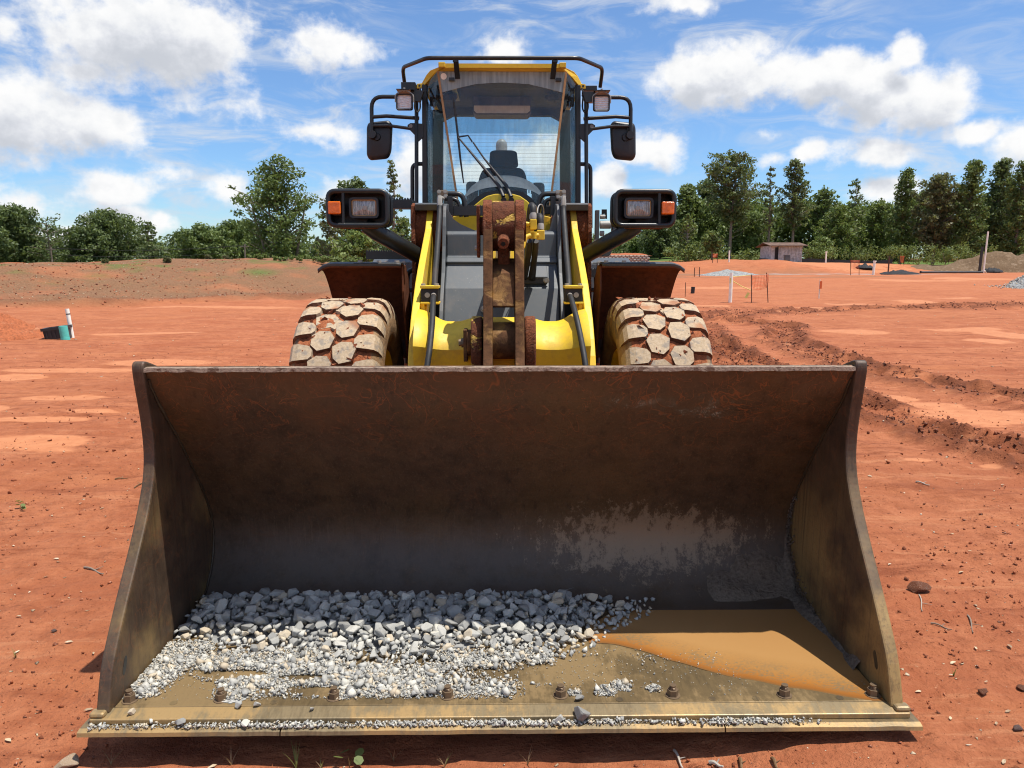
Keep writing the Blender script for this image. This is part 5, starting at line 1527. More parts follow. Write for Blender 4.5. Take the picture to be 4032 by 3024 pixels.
# yellow hose fittings right of the lever
ft = part(MB().tube(rounded([(.12, 4.42, 1.66), (.135, 4.44, 1.715), (.16, 4.45, 1.728), (.215, 4.46, 1.73)], .03), .0145, 12), 'fitting_pipe', 'yellow', smooth=40)
part(MB().box(.205, .250, 4.45, 4.50, 1.705, 1.760), 'fitting_block', 'yellow', ft, bevel=.004)
part(MB().box(.165, .205, 4.47, 4.52, 1.765, 1.822), 'fitting_block', 'yellow', ft, bevel=.004)
part(MB().tube([(.130, 4.48, 1.80), (.165, 4.49, 1.795)], .012, 10).prism([(.117, 1.83), (.13, 1.835), (.15, 1.79), (.19, 1.765), (.19, 1.74), (.13, 1.74), (.117, 1.77)], 4.50, 4.512, 'y'), 'fitting_bracket', 'yellow', ft, bevel=.002)
for (x, z) in ((.125, 1.822), (.126, 1.782)): inst('bolt', BOLT, (x, 4.499, z), ft, (R(90), 0, 0), (.8, .8, .8))
part(MB().tube([(.186, 4.458, 1.712), (.186, 4.455, 1.75)], .021, 12), 'pipe_clamp', 'yellow', ft, smooth=40)
for (x, z0, y) in ((.228, 1.762, 4.475), (.185, 1.824, 4.495)):
    part(MB().tube([(x, y, z0), (x, y + .003, z0 + .018), (x, y + .006, z0 + .036)], [.019, .0205, .018], 14), 'ferrule', 'zinc', ft, smooth=40)
    part(MB().tube(catmull([(x, y + .006, z0 + .03), (x - .003, y + .03, z0 + .075), (x - .012, y + .12, z0 + .07), (x - .02, y + .25, z0 - .06), (x - .02, y + .42, z0 - .19), (x - .02, y + .62, z0 - .3)], 8), .019, 12), 'hose', 'rubber_black', ft, smooth=True)
for x in (.165, .205):
    part(MB().tube(catmull([(x, 4.60, 1.70), (x, 4.66, 1.64), (x - .006, 4.78, 1.56), (x - .01, 4.95, 1.50), (x - .01, 5.1, 1.47)], 8), .0185, 12), 'hose', 'rubber_black', ft, smooth=True)
for x in (.17, .215):
    part(MB().tube(catmull([(x, 4.62, 1.83), (x + .005, 4.66, 1.90), (x + .03, 4.8, 1.93), (x + .055, 4.95, 1.915), (x + .06, 5.0, 1.85)], 8), .0035, 6), 'cable', 'zinc', ft, smooth=True)
# black pipes and valve blocks on top of the frame
for sgn in (-1, 1):
    v = part(MB().obox((sgn * .435, 5.70, 2.062), (.038, 0, 0), (0, .035, 0), (0, 0, .030)), 'valve_block', 'lever_plate', bevel=.008)
    v.data.materials[0] = M['nut']
    for dx, dz in ((-.024, .016), (.022, .018), (-.02, -.018), (.024, -.014)): inst('bolt', BOLT, (sgn * .435 + dx, 5.664, 2.062 + dz), v, (R(90), 0, 0), (.9, .9, .9))
    part(MB().tube(rounded([(sgn * .40, 5.70, 2.068), (sgn * .285, 5.70, 2.068), (sgn * .262, 5.70, 1.90)], .07), .0185, 12), 'pressure_pipe', 'black', v, smooth=40)
    part(MB().tube(rounded([(sgn * .42, 5.68, 2.028), (sgn * .32, 5.68, 2.030), (sgn * .30, 5.68, 1.9)], .05), .013, 10), 'pressure_pipe', 'black', v, smooth=40)
    part(MB().tube([(sgn * .432, 5.66, 2.03), (sgn * .432, 5.45, 2.02), (sgn * .432, 5.38, 2.0)], [.015, .015, .014], 10), 'elbow', 'zinc', v, smooth=40)
    part(MB().box(*sorted((sgn * .36, sgn * .40)), 5.66, 5.72, 1.90, 2.05), 'pipe_bracket', 'black', v, bevel=.004)
# serrated front step and beam on top of the tower
for xa, xb in ((-.60, -.14), (.30, .60)): part(MB().box(xa, xb, 5.80, 5.98, 1.925, 1.99), 'cab_beam', 'black', bevel=.006)
def serrated(x0, x1, y0, y1, z, name, h=.02, parent=None):
    n = max(4, int((x1 - x0) / .018)); V = []
    m = MB()
    for i in range(n):
        a = x0 + (x1 - x0) * i / n; b = x0 + (x1 - x0) * (i + 1) / n; c = (a + b) / 2
        m.prism([(a, z), (b, z), (b - (b - a) * .1, z + h * .5), (c, z + h), (a + (b - a) * .1, z + h * .5)], y0, y0 + .008, 'y')
        m.prism([(a, z), (b, z), (b - (b - a) * .1, z + h * .5), (c, z + h), (a + (b - a) * .1, z + h * .5)], y1 - .008, y1, 'y')
    m.box(x0, x1, y0, y1, z - .055, z)
    return part(m, name, 'black', parent)
serrated(-.355, -.11, 5.66, 5.78, 1.965, 'step_tread')

# ---- wheels
WR, WZ, WY, WU = .69, .655, 4.92, .992
def tyre_body():
    pr = [(-.20, .36), (-.235, .40), (-.258, .47), (-.262, .53), (-.250, .585), (-.228, .628), (-.205, .650), (-.18, .659), (-.12, .664), (-.06, .667), (0, .668)]
    pr = pr + [(-a, r) for a, r in pr[-2::-1]]
    P_ = [(p.x, p.y) for p in catmull([(a, b, 0) for a, b in pr], 3)]
    n = 220; V = []
    for (a, r) in P_:
        th = np.linspace(0, 2 * math.pi, n, endpoint=False)
        bump = np.zeros(n)
        if abs(a) < .215:
            bump = .026 * np.clip(fbm(th * 7, np.full(n, a * 11), 4, 3) + .02, -.3, 1) + .016 * fbm(th * 40, np.full(n, a * 60), 3, 5)
        rr = r + bump * sstep(.215, .18, abs(a))
        V += [(a, rr[k] * math.cos(th[k]), rr[k] * math.sin(th[k])) for k in range(n)]
    m_ = len(P_)
    F = [(i * n + k, i * n + (k + 1) % n, (i + 1) * n + (k + 1) % n, (i + 1) * n + k) for i in range(m_ - 1) for k in range(n)]
    return np_mesh('tyre', np.array(V), np.array(F), M['tyre'], True)
def lug_mesh(kind, seed):
    """kind 0: hexagonal centre block, 1: shoulder block that folds down over the shoulder (for +x)"""
    rng = random.Random(seed)
    j = lambda s=.004: rng.uniform(-s, s)
    if kind == 0:
        top = [(-.062 + j(), .034 + j()), (-.022 + j(), .072 + j()), (.036 + j(), .068 + j()), (.062 + j(), .020 + j()), (.044 + j(), -.052 + j()), (-.024 + j(), -.071 + j()), (-.057 + j(), -.034 + j())]
        R0, R1 = .64, WR
        V = []; n = len(top)
        def P_(u, t, r):
            th = t / WR
            return (u, r * math.sin(th), r * math.cos(th))
        for s, r in ((1.16, R0), (1.075, R1 - .005), (1.035, R1)): V += [P_(u * s, t * s, r - .10 * u * u) for u, t in top]
        F = [tuple(range(2 * n, 3 * n))] + [(a * n + i, a * n + (i + 1) % n, (a + 1) * n + (i + 1) % n, (a + 1) * n + i) for a in (0, 1) for i in range(n)]
    else:
        # rows from inside to outside over the shoulder: (u, r) at top, half width along the tread
        rows = [(-.058, WR - .002, .022), (-.040, WR - .0005, .046), (.020, WR - .006, .056), (.052, WR - .022, .056), (.072, WR - .055, .054), (.084, WR - .100, .050), (.086, WR - .135, .044)]
        inn = [(-.064, .645, .030), (-.042, .648, .056), (.012, .64, .064), (.030, .628, .064), (.045, .600, .060), (.055, .565, .056), (.060, .535, .050)]
        V = []; 
        for rw in (rows, inn):
            for (u, r, hw) in rw:
                for sgn in (1, -1):
                    th = (sgn * hw + j(.003) + .10 * u) / WR
                    V.append((u, r * math.sin(th), r * math.cos(th)))
        n = len(rows); o = 2 * n
        F = [(2 * i, 2 * i + 1, 2 * i + 3, 2 * i + 2) for i in range(n - 1)]
        F += [(2 * i, 2 * i + 2, o + 2 * i + 2, o + 2 * i) for i in range(n - 1)] + [(2 * i + 1, o + 2 * i + 1, o + 2 * i + 3, 2 * i + 3) for i in range(n - 1)]
        F += [(0, o, o + 1, 1), (2 * n - 2, 2 * n - 1, o + 2 * n - 1, o + 2 * n - 2)]
    me = bpy.data.meshes.new('lug'); me.from_pydata(V, [], F)
    bm = bmesh.new(); bm.from_mesh(me); bmesh.ops.recalc_face_normals(bm, faces=bm.faces); bm.to_mesh(me); bm.free()
    me.materials.append(M['lug']); me.materials.append(M['lug_side'])
    for p_ in me.polygons:
        c_ = p_.center; rad_ = Vector((0, c_.y, c_.z)).normalized()
        up = abs(p_.normal.dot(rad_)) if kind == 0 else max(abs(p_.normal.dot(rad_)), abs(p_.normal.x))
        p_.material_index = 0 if up > .6 else 1
    return me
TYRE = tyre_body()
HEX = [lug_mesh(0, s) for s in range(6)]
SHO = [lug_mesh(1, s + 50) for s in range(5)]
def mirror_mesh(me):
    c = me.copy(); n = len(c.vertices); co = np.empty(n * 3, np.float32); c.vertices.foreach_get('co', co)
    co = co.reshape(-1, 3); co[:, 0] *= -1; c.vertices.foreach_set('co', co.ravel()); c.flip_normals(); c.update()
    return c
SHO_M = [mirror_mesh(m_) for m_ in SHO]; HEX_M = [mirror_mesh(m_) for m_ in HEX]
def bridge_mesh(sg):
    V = []
    for s_, r_ in ((1.1, .645), (.92, WR - .009)):
        for u, t_ in ((-.034, -.030), (-.006, -.050), (.034, .028), (.006, .050)):
            th = t_ * s_ / WR; V.append((sg * u * s_, r_ * math.sin(th), r_ * math.cos(th)))
    me = bpy.data.meshes.new('lug'); me.from_pydata(V, [], [(4, 5, 6, 7)] + [(i, (i + 1) % 4, 4 + (i + 1) % 4, 4 + i) for i in range(4)])
    me.materials.append(M['lug']); return me
BRIDGE, BRIDGE_M = bridge_mesh(1), bridge_mesh(-1)
rng = random.Random(5)
def front_wheel(sgn):
    c = (sgn * WU, WY, WZ)
    w = inst('front_wheel', TYRE, c, loader, (.3 * (sgn > 0), 0, 0), (1.06, 1, 1))
    def sub(name, me, rot, loc=(0, 0, 0)):
        o = link(bpy.data.objects.new(name, me)); o.parent = w; o.rotation_euler = rot; o.location = loc
        return o
    n = 24
    for k in range(n):
        t = 2 * math.pi * k / n
        # one missing stretch of centre blocks is buried under clay on the right tyre
        for (u, off) in ((-.064, 0.15), (.064, .62)):
            o = sub('lug', (HEX if sgn < 0 else HEX_M)[rng.randrange(6)], (t + off * 2 * math.pi / n, 0, 0), (u, 0, 0))
            s = rng.uniform(.99, 1.0) if rng.random() > .10 else .975
            o.scale = (1, s, s)
        if rng.random() > .3:
            sub('lug', BRIDGE if sgn < 0 else BRIDGE_M, (t + .385 * 2 * math.pi / n, 0, 0), (0, 0, 0))
        for (u, off, ms) in ((.172, .18, SHO), (-.172, .60, SHO_M)):
            sub('lug', ms[rng.randrange(5)], (t + off * 2 * math.pi / n, 0, 0), (u, 0, 0))
    rim = MB(); rim.lathe([(-.20, .36), (-.215, .345), (-.20, .335), (-.10, .32), (-.05, .20), (-.05, .12), (.05, .12), (.05, .20), (.10, .32), (.20, .335), (.215, .345), (.20, .36)], (0, 0, 0), 'x', 40)
    rm = rim.mesh('rim', M['yellow'], smooth=40); sub('rim', rm, (0, 0, 0))
    # clay crumbs sitting between the blocks
    r2 = np.random.default_rng(7 + sgn); V = []; F = []
    m = MB()
    for i in range(420):
        th = r2.uniform(0, 2 * math.pi); u = r2.uniform(-.20, .20); r = .672 + r2.uniform(-.004, .012); s = r2.uniform(.005, .014) * (1.6 if r2.random() > .93 else 1)
        p = Vector((u, r * math.cos(th), r * math.sin(th)))
        tet = [p + Vector(r2.normal(size=3)) * s for _ in range(5)]
        m.add(tet, [(0, 1, 2), (0, 2, 3), (0, 3, 1), (4, 2, 1), (4, 3, 2), (4, 1, 3)])
    o = sub('clay_crumbs', m.mesh('clay_crumbs', M['clod']), (0, 0, 0)); o['kind'] = 'stuff'
    return w
for sgn in (-1, 1): front_wheel(sgn)
for sgn in (-1, 1):
    w = inst('rear_wheel', TYRE, (sgn * WU, 7.85, WZ), loader)
    m = MB(); m.lathe([(-.2, .35), (-.05, .3), (.05, .3), (.2, .35)], (0, 0, 0), 'x', 30)
    o = link(bpy.data.objects.new('rim', m.mesh('rim', M['yellow'], smooth=40))); o.parent = w
part(MB().tube([(-.75, WY, WZ), (.75, WY, WZ)], .16, 20), 'axle', 'dark_grey', smooth=40)

# ---- front fenders
def fender(sgn):
    sec = [(5.055, 1.548), (5.065, 1.562), (5.20, 1.560), (5.34, 1.47), (5.50, 1.30), (5.62, 1.08), (5.68, .86)]
    low = [(5.675, .84), (5.60, 1.06), (5.475, 1.275), (5.325, 1.445), (5.19, 1.538), (5.075, 1.540)]
    xo, xi = sgn * 1.235, sgn * .67
    m = MB(); P_ = [(p.x, p.y) for p in catmull([(a, b, 0) for a, b in sec], 3)]
    nx = 14; n = len(P_); V = []
    def edge(u, a, b):
        """outer edge turns down with a rounded corner"""
        d = max(0, u - .80) / .20
        return a, b - .038 * d ** 2.2
    for i in range(nx + 1):
        u = i / nx; x = xi + (xo - xi) * (u if u < .8 else .8 + (u - .8) * (1 - .12 * (u - .8) / .2))
        V += [(x, *edge(u, a, b)) for a, b in P_]
    F = [(i * n + j, i * n + j + 1, (i + 1) * n + j + 1, (i + 1) * n + j) for i in range(nx) for j in range(n - 1)]
    m.add(V, F)
    f = part(m, 'front_fender', 'dark_grey', smooth=50)
    f.data.materials.append(M['fender_under'])
    md = f.modifiers.new('thick', 'SOLIDIFY'); md.thickness = .012; md.offset = 0
    md.material_offset = 0
    # clay-stained lining under the sheet
    m2 = MB(); V2 = [(v[0], v[1] - .003, v[2] - .011) for v in V]
    m2.add(V2, F); g = part(m2, 'fender_lining', 'fender_under', f, smooth=50)
    # inner skirt of the wheel arch
    part(MB().prism([(5.07, 1.55), (5.20, 1.55), (5.34, 1.46), (5.66, .9), (5.60, .45), (5.40, .42), (5.05, 1.38)], *sorted((sgn * .655, sgn * .668))), 'fender_skirt', 'fender_under', f, bevel=.004)
    part(MB().obox((sgn * .80, 5.085, 1.5665), (.185, 0, 0), (0, .028, 0), (0, 0, .003)), 'fender_strip', 'black', f)
    for x in (.70, .82, .945): inst('bolt', BOLT, (sgn * x, 5.085, 1.569), f, (0, 0, .4), (1.25, 1.25, 1.25))
    return f
for sgn in (-1, 1): fender(sgn)

# ---- headlamp guards on their struts
def headlamp(sgn):
    Y0, Y1 = 4.95, 5.12
    x0, x1, z0, z1 = .735, 1.112, 1.808, 2.022
    def loop(y, d=0): return [Vector((sgn * x, y, z)) for x, z in ((x0 + d, z0 + d), (x1 - d, z0 + d), (x1 - d, z1 - d), (x0 + d, z1 - d))]
    g = part(MB().tube(rounded(loop(Y0), .05, 5, True), .0165, 12, closed=True), 'headlamp_guard', 'black', smooth=True)
    part(MB().tube(rounded(loop(Y1), .05, 5, True), .012, 10, closed=True), 'guard_loop', 'black', g, smooth=True)
    a = rounded(loop(Y0 + .02, .004), .048, 5, True); b = [p + Vector((0, Y1 - Y0 - .04, 0)) for p in a]
    n = len(a); sh_ = MB().add(a + b, [(i, (i + 1) % n, n + (i + 1) % n, n + i) for i in range(n)] + [tuple(range(n, 2 * n))])
    part(sh_, 'guard_shell', 'plastic', g)
    part(MB().tube([(sgn * 1.02, Y0, z0), (sgn * 1.015, Y0, z1)], .0115, 10), 'guard_bar', 'black', g, smooth=True)
    xl0, xl1, zl0, zl1 = .793, .982, 1.853, 1.984
    lp = rounded([Vector((sgn * x, Y0 + .01, z)) for x, z in ((xl0, zl0), (xl1, zl0), (xl1, zl1), (xl0, zl1))], .028, 4, True)
    k = len(lp); bk = [p + Vector((0, .09, 0)) for p in lp]
    ins = rounded([Vector((sgn * x, Y0 + .01, z)) for x, z in ((xl0 + .013, zl0 + .013), (xl1 - .013, zl0 + .013), (xl1 - .013, zl1 - .013), (xl0 + .013, zl1 - .013))], .02, 4, True)
    dp = [p + Vector((0, .02, 0)) for p in ins]
    hs = MB().add(lp + bk + ins + dp, [(i, (i + 1) % k, k + (i + 1) % k, k + i) for i in range(k)] + [(i, (i + 1) % k, 2 * k + (i + 1) % k, 2 * k + i) for i in range(k)] + [(2 * k + i, 2 * k + (i + 1) % k, 3 * k + (i + 1) % k, 3 * k + i) for i in range(k)])
    part(hs, 'lamp_housing', 'plastic', g)
    rimv = [p + Vector((0, .012, 0)) for p in ins]
    part(MB().tube([p + (Vector((sgn * (xl0 + xl1) / 2, 0, (zl0 + zl1) / 2)) - Vector((p.x, 0, p.z))).normalized() * .004 for p in rimv], .0042, 6, closed=True), 'lens_seal', 'seal', g, smooth=True)
    V = [p + Vector((0, .018, 0)) for p in ins]; cen = Vector((sgn * (xl0 + xl1) / 2, Y0 + .012, (zl0 + zl1) / 2))
    mid_ = [p.lerp(cen + Vector((0, .004, 0)), .5) - Vector((0, .006, 0)) for p in V]
    ln = MB().add(V + mid_ + [cen], [(i, (i + 1) % k, k + (i + 1) % k, k + i) for i in range(k)] + [(k + i, k + (i + 1) % k, 2 * k) for i in range(k)])
    part(ln, 'headlight', 'lens', g, smooth=True)
    part(MB().tube([cen + Vector((-.008 * sgn, .004, 0)), cen + Vector((-.008 * sgn, -.004, 0))], .015, 16), 'bulb_shield', 'zinc', g, smooth=40)
    m = MB().box(*sorted((sgn * 1.031, sgn * 1.112)), Y0 - .022, Y0 + .05, 1.877, 1.957)
    part(m, 'indicator', 'amber', g, bevel=.008, seg=3)
    part(MB().box(*sorted((sgn * 1.034, sgn * 1.122)), Y0 + .03, Y0 + .075, 1.868, 1.966), 'indicator_base', 'black', g, bevel=.006)
    # strut down to the frame
    part(MB().tube([(sgn * .90, 5.06, 1.815), (sgn * .84, 5.08, 1.775), (sgn * .63, 5.36, 1.64), (sgn * .60, 5.40, 1.62)], [.05, .056, .056, .056], 18), 'lamp_strut', 'black', g, smooth=True)
    part(MB().obox((sgn * .93, 5.04, 1.795), (.12, 0, 0), (0, .06, 0), (0, 0, .006)), 'guard_plate', 'boss', g)
    return g
for sgn in (-1, 1): headlamp(sgn)
# bracket and sensor block outside the right tower
part(MB().prism([(.655, 1.61), (.645, 1.70), (.72, 1.70), (.762, 1.74), (.785, 1.835), (.80, 1.835), (.795, 1.72), (.765, 1.625), (.75, 1.61)], 5.33, 5.37, 'y'), 'lamp_bracket', 'grey', bevel=.006)
part(MB().box(.772, .806, 5.34, 5.40, 1.765, 1.875), 'sensor_block', 'black', bevel=.005)
part(MB().box(.655, .682, 5.34, 5.40, 1.72, 1.93), 'sensor_plate', 'grey', bevel=.004)
part(MB().tube([(.69, 5.37, 1.83), (.765, 5.37, 1.83)], .028, 14).tube([(.69, 5.37, 1.77), (.72, 5.37, 1.77)], .018, 10).tube([(.69, 5.37, 1.885), (.725, 5.37, 1.885)], .016, 10), 'sensor_shaft', 'zinc', smooth=40)
part(MB().prism([(.70, 1.90), (.70, 1.935), (.735, 1.935), (.738, 1.87), (.728, 1.87), (.722, 1.905)], 5.36, 5.375, 'y'), 'sensor_clip', 'black')
for x in (.658, .685): inst('bolt', BOLT, (x, 5.345, 1.712), loader, (0, 0, 0), (1.1, 1.1, 1.1))
# left side: serrated step and rail block
m = MB(); m.box(-.80, -.645, 5.55, 5.72, 1.945, 2.008)
serrated(-.80, -.645, 5.54, 5.73, 2.01, 'side_step', .018)
serrated(-1.06, -.72, 5.95, 6.35, 1.645, 'foot_step', .018)
serrated(.72, 1.06, 6.15, 6.45, 1.50, 'foot_step', .018)

# ---- chassis and hood
part(MB().box(-.62, .62, 6.16, 7.62, .75, 1.78).box(-.45, .45, 5.9, 6.3, .6, 1.6), 'chassis', 'black', bevel=.02)
part(MB().prism([(7.55, 1.0), (7.55, 2.12), (9.3, 2.05), (9.6, 1.9), (9.6, 1.0)], -.60, .60), 'engine_hood', 'yellow', bevel=.03)
part(MB().tube([(0, 9.0, 2.05), (0, 9.0, 2.88), (0, 9.0, 2.915), (0, 9.0, 2.94), (0, 9.0, 2.955)], [.066, .066, .060, .042, .012], 20), 'exhaust_pipe', 'pipe_grey', smooth=50)
for sgn in (-1, 1):
    part(MB().prism([(6.95, 1.05), (7.0, 1.56), (7.15, 1.60), (8.4, 1.60), (8.6, 1.3), (8.6, 1.2), (8.35, 1.5), (7.2, 1.5), (7.06, 1.05)], *sorted((sgn * .62, sgn * 1.20))), 'rear_fender', 'grey', bevel=.02)
    for x in (.74, .9, 1.06): inst('bolt', BOLT, (sgn * x, 7.0, 1.55), loader, (R(80), 0, 0), (1.5, 1.5, 1.5))
    part(MB().tube(rounded([(sgn * .66, 6.5, 1.50), (sgn * .80, 6.45, 1.50), (sgn * .83, 6.45, 1.1), (sgn * .83, 6.45, .7)], .06), .022, 10), 'ladder_rail', 'black', smooth=True)
    part(MB().tube([(sgn * .66, 6.45, 1.33), (sgn * .83, 6.45, 1.33)], .02, 10), 'ladder_rung', 'black', smooth=True)

# ---- cab
cab = part(MB().box(-.60, .60, 6.34, 7.55, 1.785, 1.90), 'cab', 'black', bevel=.01)
def cab_post(x, y0, y1, w, d, z0=1.9, z1=2.99, dx=0):
    m = MB().add([(x - w, y0 - d, z0), (x + w, y0 - d, z0), (x + w, y0 + d, z0), (x - w, y0 + d, z0), (x - w + dx, y1 - d, z1), (x + w + dx, y1 - d, z1), (x + w + dx, y1 + d, z1), (x - w + dx, y1 + d, z1)],
                 [(0, 3, 2, 1), (4, 5, 6, 7), (0, 1, 5, 4), (1, 2, 6, 5), (2, 3, 7, 6), (3, 0, 4, 7)])
    return part(m, 'cab_pillar', 'black', cab, bevel=.008)
for sgn in (-1, 1):
    cab_post(sgn * .645, 6.48, 6.44, .022, .035, dx=-sgn * .022)
    cab_post(sgn * .625, 7.52, 7.50, .05, .04, dx=-sgn * .02)
    # side windows and door
    part(MB().box(*sorted((sgn * .645, sgn * .651)), 6.52, 7.10, 1.92, 2.96), 'side_window', 'glass_side', cab)
    part(MB().box(*sorted((sgn * .645, sgn * .651)), 7.12, 7.47, 2.05, 2.96), 'side_window', 'glass_side', cab)
    part(MB().box(*sorted((sgn * .60, sgn * .66)), 6.52, 7.47, 1.90, 2.06), 'door_panel', 'black', cab, bevel=.006)
# roof: yellow shell, dark headliner
RO = [(-.648, 2.965), (-.648, 3.005), (-.605, 3.055), (-.57, 3.078), (-.44, 3.092), (.455, 3.092), (.585, 3.078), (.62, 3.055), (.660, 3.005), (.660, 2.965), (.62, 2.99), (.56, 3.03), (.455, 3.062), (-.44, 3.062), (-.55, 3.03), (-.61, 2.99)]
V = [(x, 6.20 if abs(x) < .47 else 6.20 + (abs(x) - .47) * 1.35, z) for x, z in RO] + [(x, 7.72, z + .05) for x, z in RO]
n = len(RO)
roof = part(MB().add(V, [tuple(range(n)), tuple(range(2 * n - 1, n - 1, -1))] + [(i, n + i, n + (i + 1) % n, (i + 1) % n) for i in range(n)]), 'cab_roof', 'yellow', bevel=.004)
part(MB().prism([(-.44, 3.064), (-.44, 3.096), (.455, 3.096), (.455, 3.064)], 6.185, 6.20, 'y'), 'roof_visor', 'yellow', roof)
for x in (-.44, .455): part(MB().box(x - .05, x + .002, 6.17, 6.24, 3.066, 3.103) if x < 0 else MB().box(x - .002, x + .05, 6.17, 6.24, 3.066, 3.103), 'roof_cap', 'yellow', roof, bevel=.004)
part(MB().box(-.60, .61, 6.55, 7.70, 2.995, 3.058), 'headliner', 'liner', cab)
# arch-shaped dark front panel under the roof
ar = [(-.52, 3.055)] + [(x, 2.93 + .115 * math.sqrt(max(0, 1 - (x / .50) ** 2))) for x in np.linspace(-.495, .495, 21)] + [(.52, 3.055)]
part(MB().prism([(-.60, 3.058), (-.60, 2.86)] + [(x, z - .0) for x, z in [(-.56, 2.86)] + ar[1:-1] + [(.57, 2.86)]] + [(.61, 2.86), (.61, 3.058)], 6.60, 6.64, 'y'), 'roof_liner_arch', 'liner', cab)
part(MB().prism([(-.56, 3.0), (-.56, 2.88), (-.46, 2.93), (.47, 2.93), (.57, 2.88), (.57, 3.0)], 7.40, 7.50, 'y'), 'rear_header', 'liner', cab)
part(MB().prism([(-.25, 2.99), (-.25, 2.86), (-.225, 2.838), (.235, 2.838), (.26, 2.86), (.26, 2.99)], 6.86, 7.1, 'y'), 'overhead_console', 'panel_grey', cab, bevel=.008)
part(MB().prism([(-.24, 2.91), (-.24, 2.868), (-.215, 2.848), (.225, 2.848), (.25, 2.868), (.25, 2.91)], 6.85, 6.859, 'y'), 'console_screen', 'dash', cab)
for sgn in (-1, 1):
    part(MB().lathe([(-.03, .01), (-.03, .06), (0, .085), (.02, .085), (.02, .01)], (sgn * .46, 6.75, 2.955), 'z', 20), 'speaker', 'liner', cab, smooth=40)
# windscreen: centre pane, swept corner panes, tan seals
zt, zb_ = 3.05, 2.02
yt, yb = 6.245, 6.235
def pane(name, P4, mat, t=.006):
    P4 = [Vector(p) for p in P4]; nrm = (P4[1] - P4[0]).cross(P4[3] - P4[0]).normalized() * t
    m = MB().add(P4 + [p + nrm for p in P4], [(0, 1, 2, 3), (7, 6, 5, 4), (0, 4, 5, 1), (1, 5, 6, 2), (2, 6, 7, 3), (3, 7, 4, 0)])
    return part(m, name, mat, cab)
TLx, TRx, BLx, BRx = -.500, .513, -.352, .392
def lerp2(f): return (TLx + (BLx - TLx) * f, TRx + (BRx - TRx) * f, yt + (yb - yt) * f, zt + (zb_ - zt) * f)
arch = [(-.97, 2.895), (-.72, 2.925), (-.42, 2.957), (0, 2.968), (.42, 2.957), (.72, 2.925), (.97, 2.895)]
def wpt(u, z):
    """point of the windscreen plane: u across (-1..1), z height"""
    L = lerp2((zt - z) / (zt - zb_)); return Vector(((L[0] + L[1]) / 2 + u * (L[1] - L[0]) / 2, L[2], z))
band = [wpt(-1, zt), wpt(1, zt), wpt(1, 2.89)] + [wpt(u, z) for u, z in arch[::-1]] + [wpt(-1, 2.89)]
main = [wpt(-1, 2.888)] + [wpt(u, z - .002) for u, z in arch] + [wpt(1, 2.888), wpt(1, zb_), wpt(-1, zb_)]
def slab(name, P_, mat):
    n = len(P_); back_ = [p + Vector((0, .006, .0005)) for p in P_]
    return part(MB().add(P_ + back_, [tuple(range(n)), tuple(range(2 * n - 1, n - 1, -1))] + [(i, n + i, n + (i + 1) % n, (i + 1) % n) for i in range(n)]), name, mat, cab)
slab('tinted_strip', band, 'glass_band')
slab('windscreen', main, 'glass')
for sgn, tx, bx in ((-1, TLx, BLx), (1, TRx, BRx)):
    oxt, oxb = sgn * .602, sgn * .628
    pane('corner_window', [(bx, yb, zb_), (oxb, 6.46, zb_), (oxt, 6.40, 2.985), (tx, yt, zt)] if sgn > 0 else [(oxb, 6.46, zb_), (bx, yb, zb_), (tx, yt, zt), (oxt, 6.40, 2.985)], 'glass_dark')
    part(MB().obox((Vector((tx, yt - .005, zt)) + Vector((bx, yb - .005, zb_))) / 2, (Vector((bx, yb, zb_)) - Vector((tx, yt, zt))) / 2, (.0085, 0, 0), (0, .003, 0)), 'glass_seal', 'seal', cab)
part(MB().tube([(-.455, yt - .006, 3.012), (-.455, yt - .009, 3.011)], .024, 20), 'sticker', 'pvc', cab, smooth=40).scale = (1, 1, 1)
# rear window with heating wires
rw = part(MB().box(-.545, .555, 7.575, 7.581, 1.95, 2.95), 'rear_window', 'glass_rear', cab)
part(MB().box(-.545, .555, 7.568, 7.574, 2.79, 2.95), 'sun_strip', 'glass_strip', cab)
for k in range(17): part(MB().box(-.53, .54, 7.562, 7.564, 2.77 - k * .034, 2.7715 - k * .034), 'heating_wire', 'pipe_grey', cab)
# seat, steering console, dashboard
st = part(MB().prism([(p.x, p.y) for p in rounded([Vector(v) for v in ((-.115, 2.42, 0), (-.105, 2.555, 0), (-.07, 2.568, 0), (.10, 2.568, 0), (.14, 2.555, 0), (.155, 2.42, 0))], .03, 4, True)], 7.08, 7.18, 'y'), 'seat', 'seat', cab, bevel=.02, seg=3)
part(MB().prism([(p.x, p.y) for p in rounded([Vector(v) for v in ((-.21, 1.95, 0), (-.215, 2.30, 0), (-.17, 2.41, 0), (.20, 2.41, 0), (.235, 2.30, 0), (.23, 1.95, 0))], .06, 4, True)], 7.05, 7.2, 'y'), 'seat_back', 'seat', cab, bevel=.02, seg=3)
def dome():
    m = MB(); xs = np.linspace(-1, 1, 25); V = []
    for i, u in enumerate(xs):
        for j in range(7):
            f = j / 6
            V.append((.02 + u * .375, 6.42 + .34 * f, 1.99 + (.315 * math.sqrt(max(0, 1 - abs(u) ** 2.3))) * (.62 + .38 * math.sin(f * math.pi * .6))))
    F = [(i * 7 + j, i * 7 + j + 1, (i + 1) * 7 + j + 1, (i + 1) * 7 + j) for i in range(24) for j in range(6)]
    return part(m.add(V, F), 'dashboard', 'dash', cab, smooth=True)
d_ = dome()
for sgn in (-1, 1):
    for k in range(6):
        u = .50 + .055 * k
        x = .02 + sgn * u * .375; z = 1.98 + .315 * math.sqrt(1 - u ** 2.3) * .70 - .03
        part(MB().obox((x, 6.437, z + .012), (.0045, 0, 0), (0, .01, .004), (0, .002, .013)), 'vent_slot', 'black', cab)
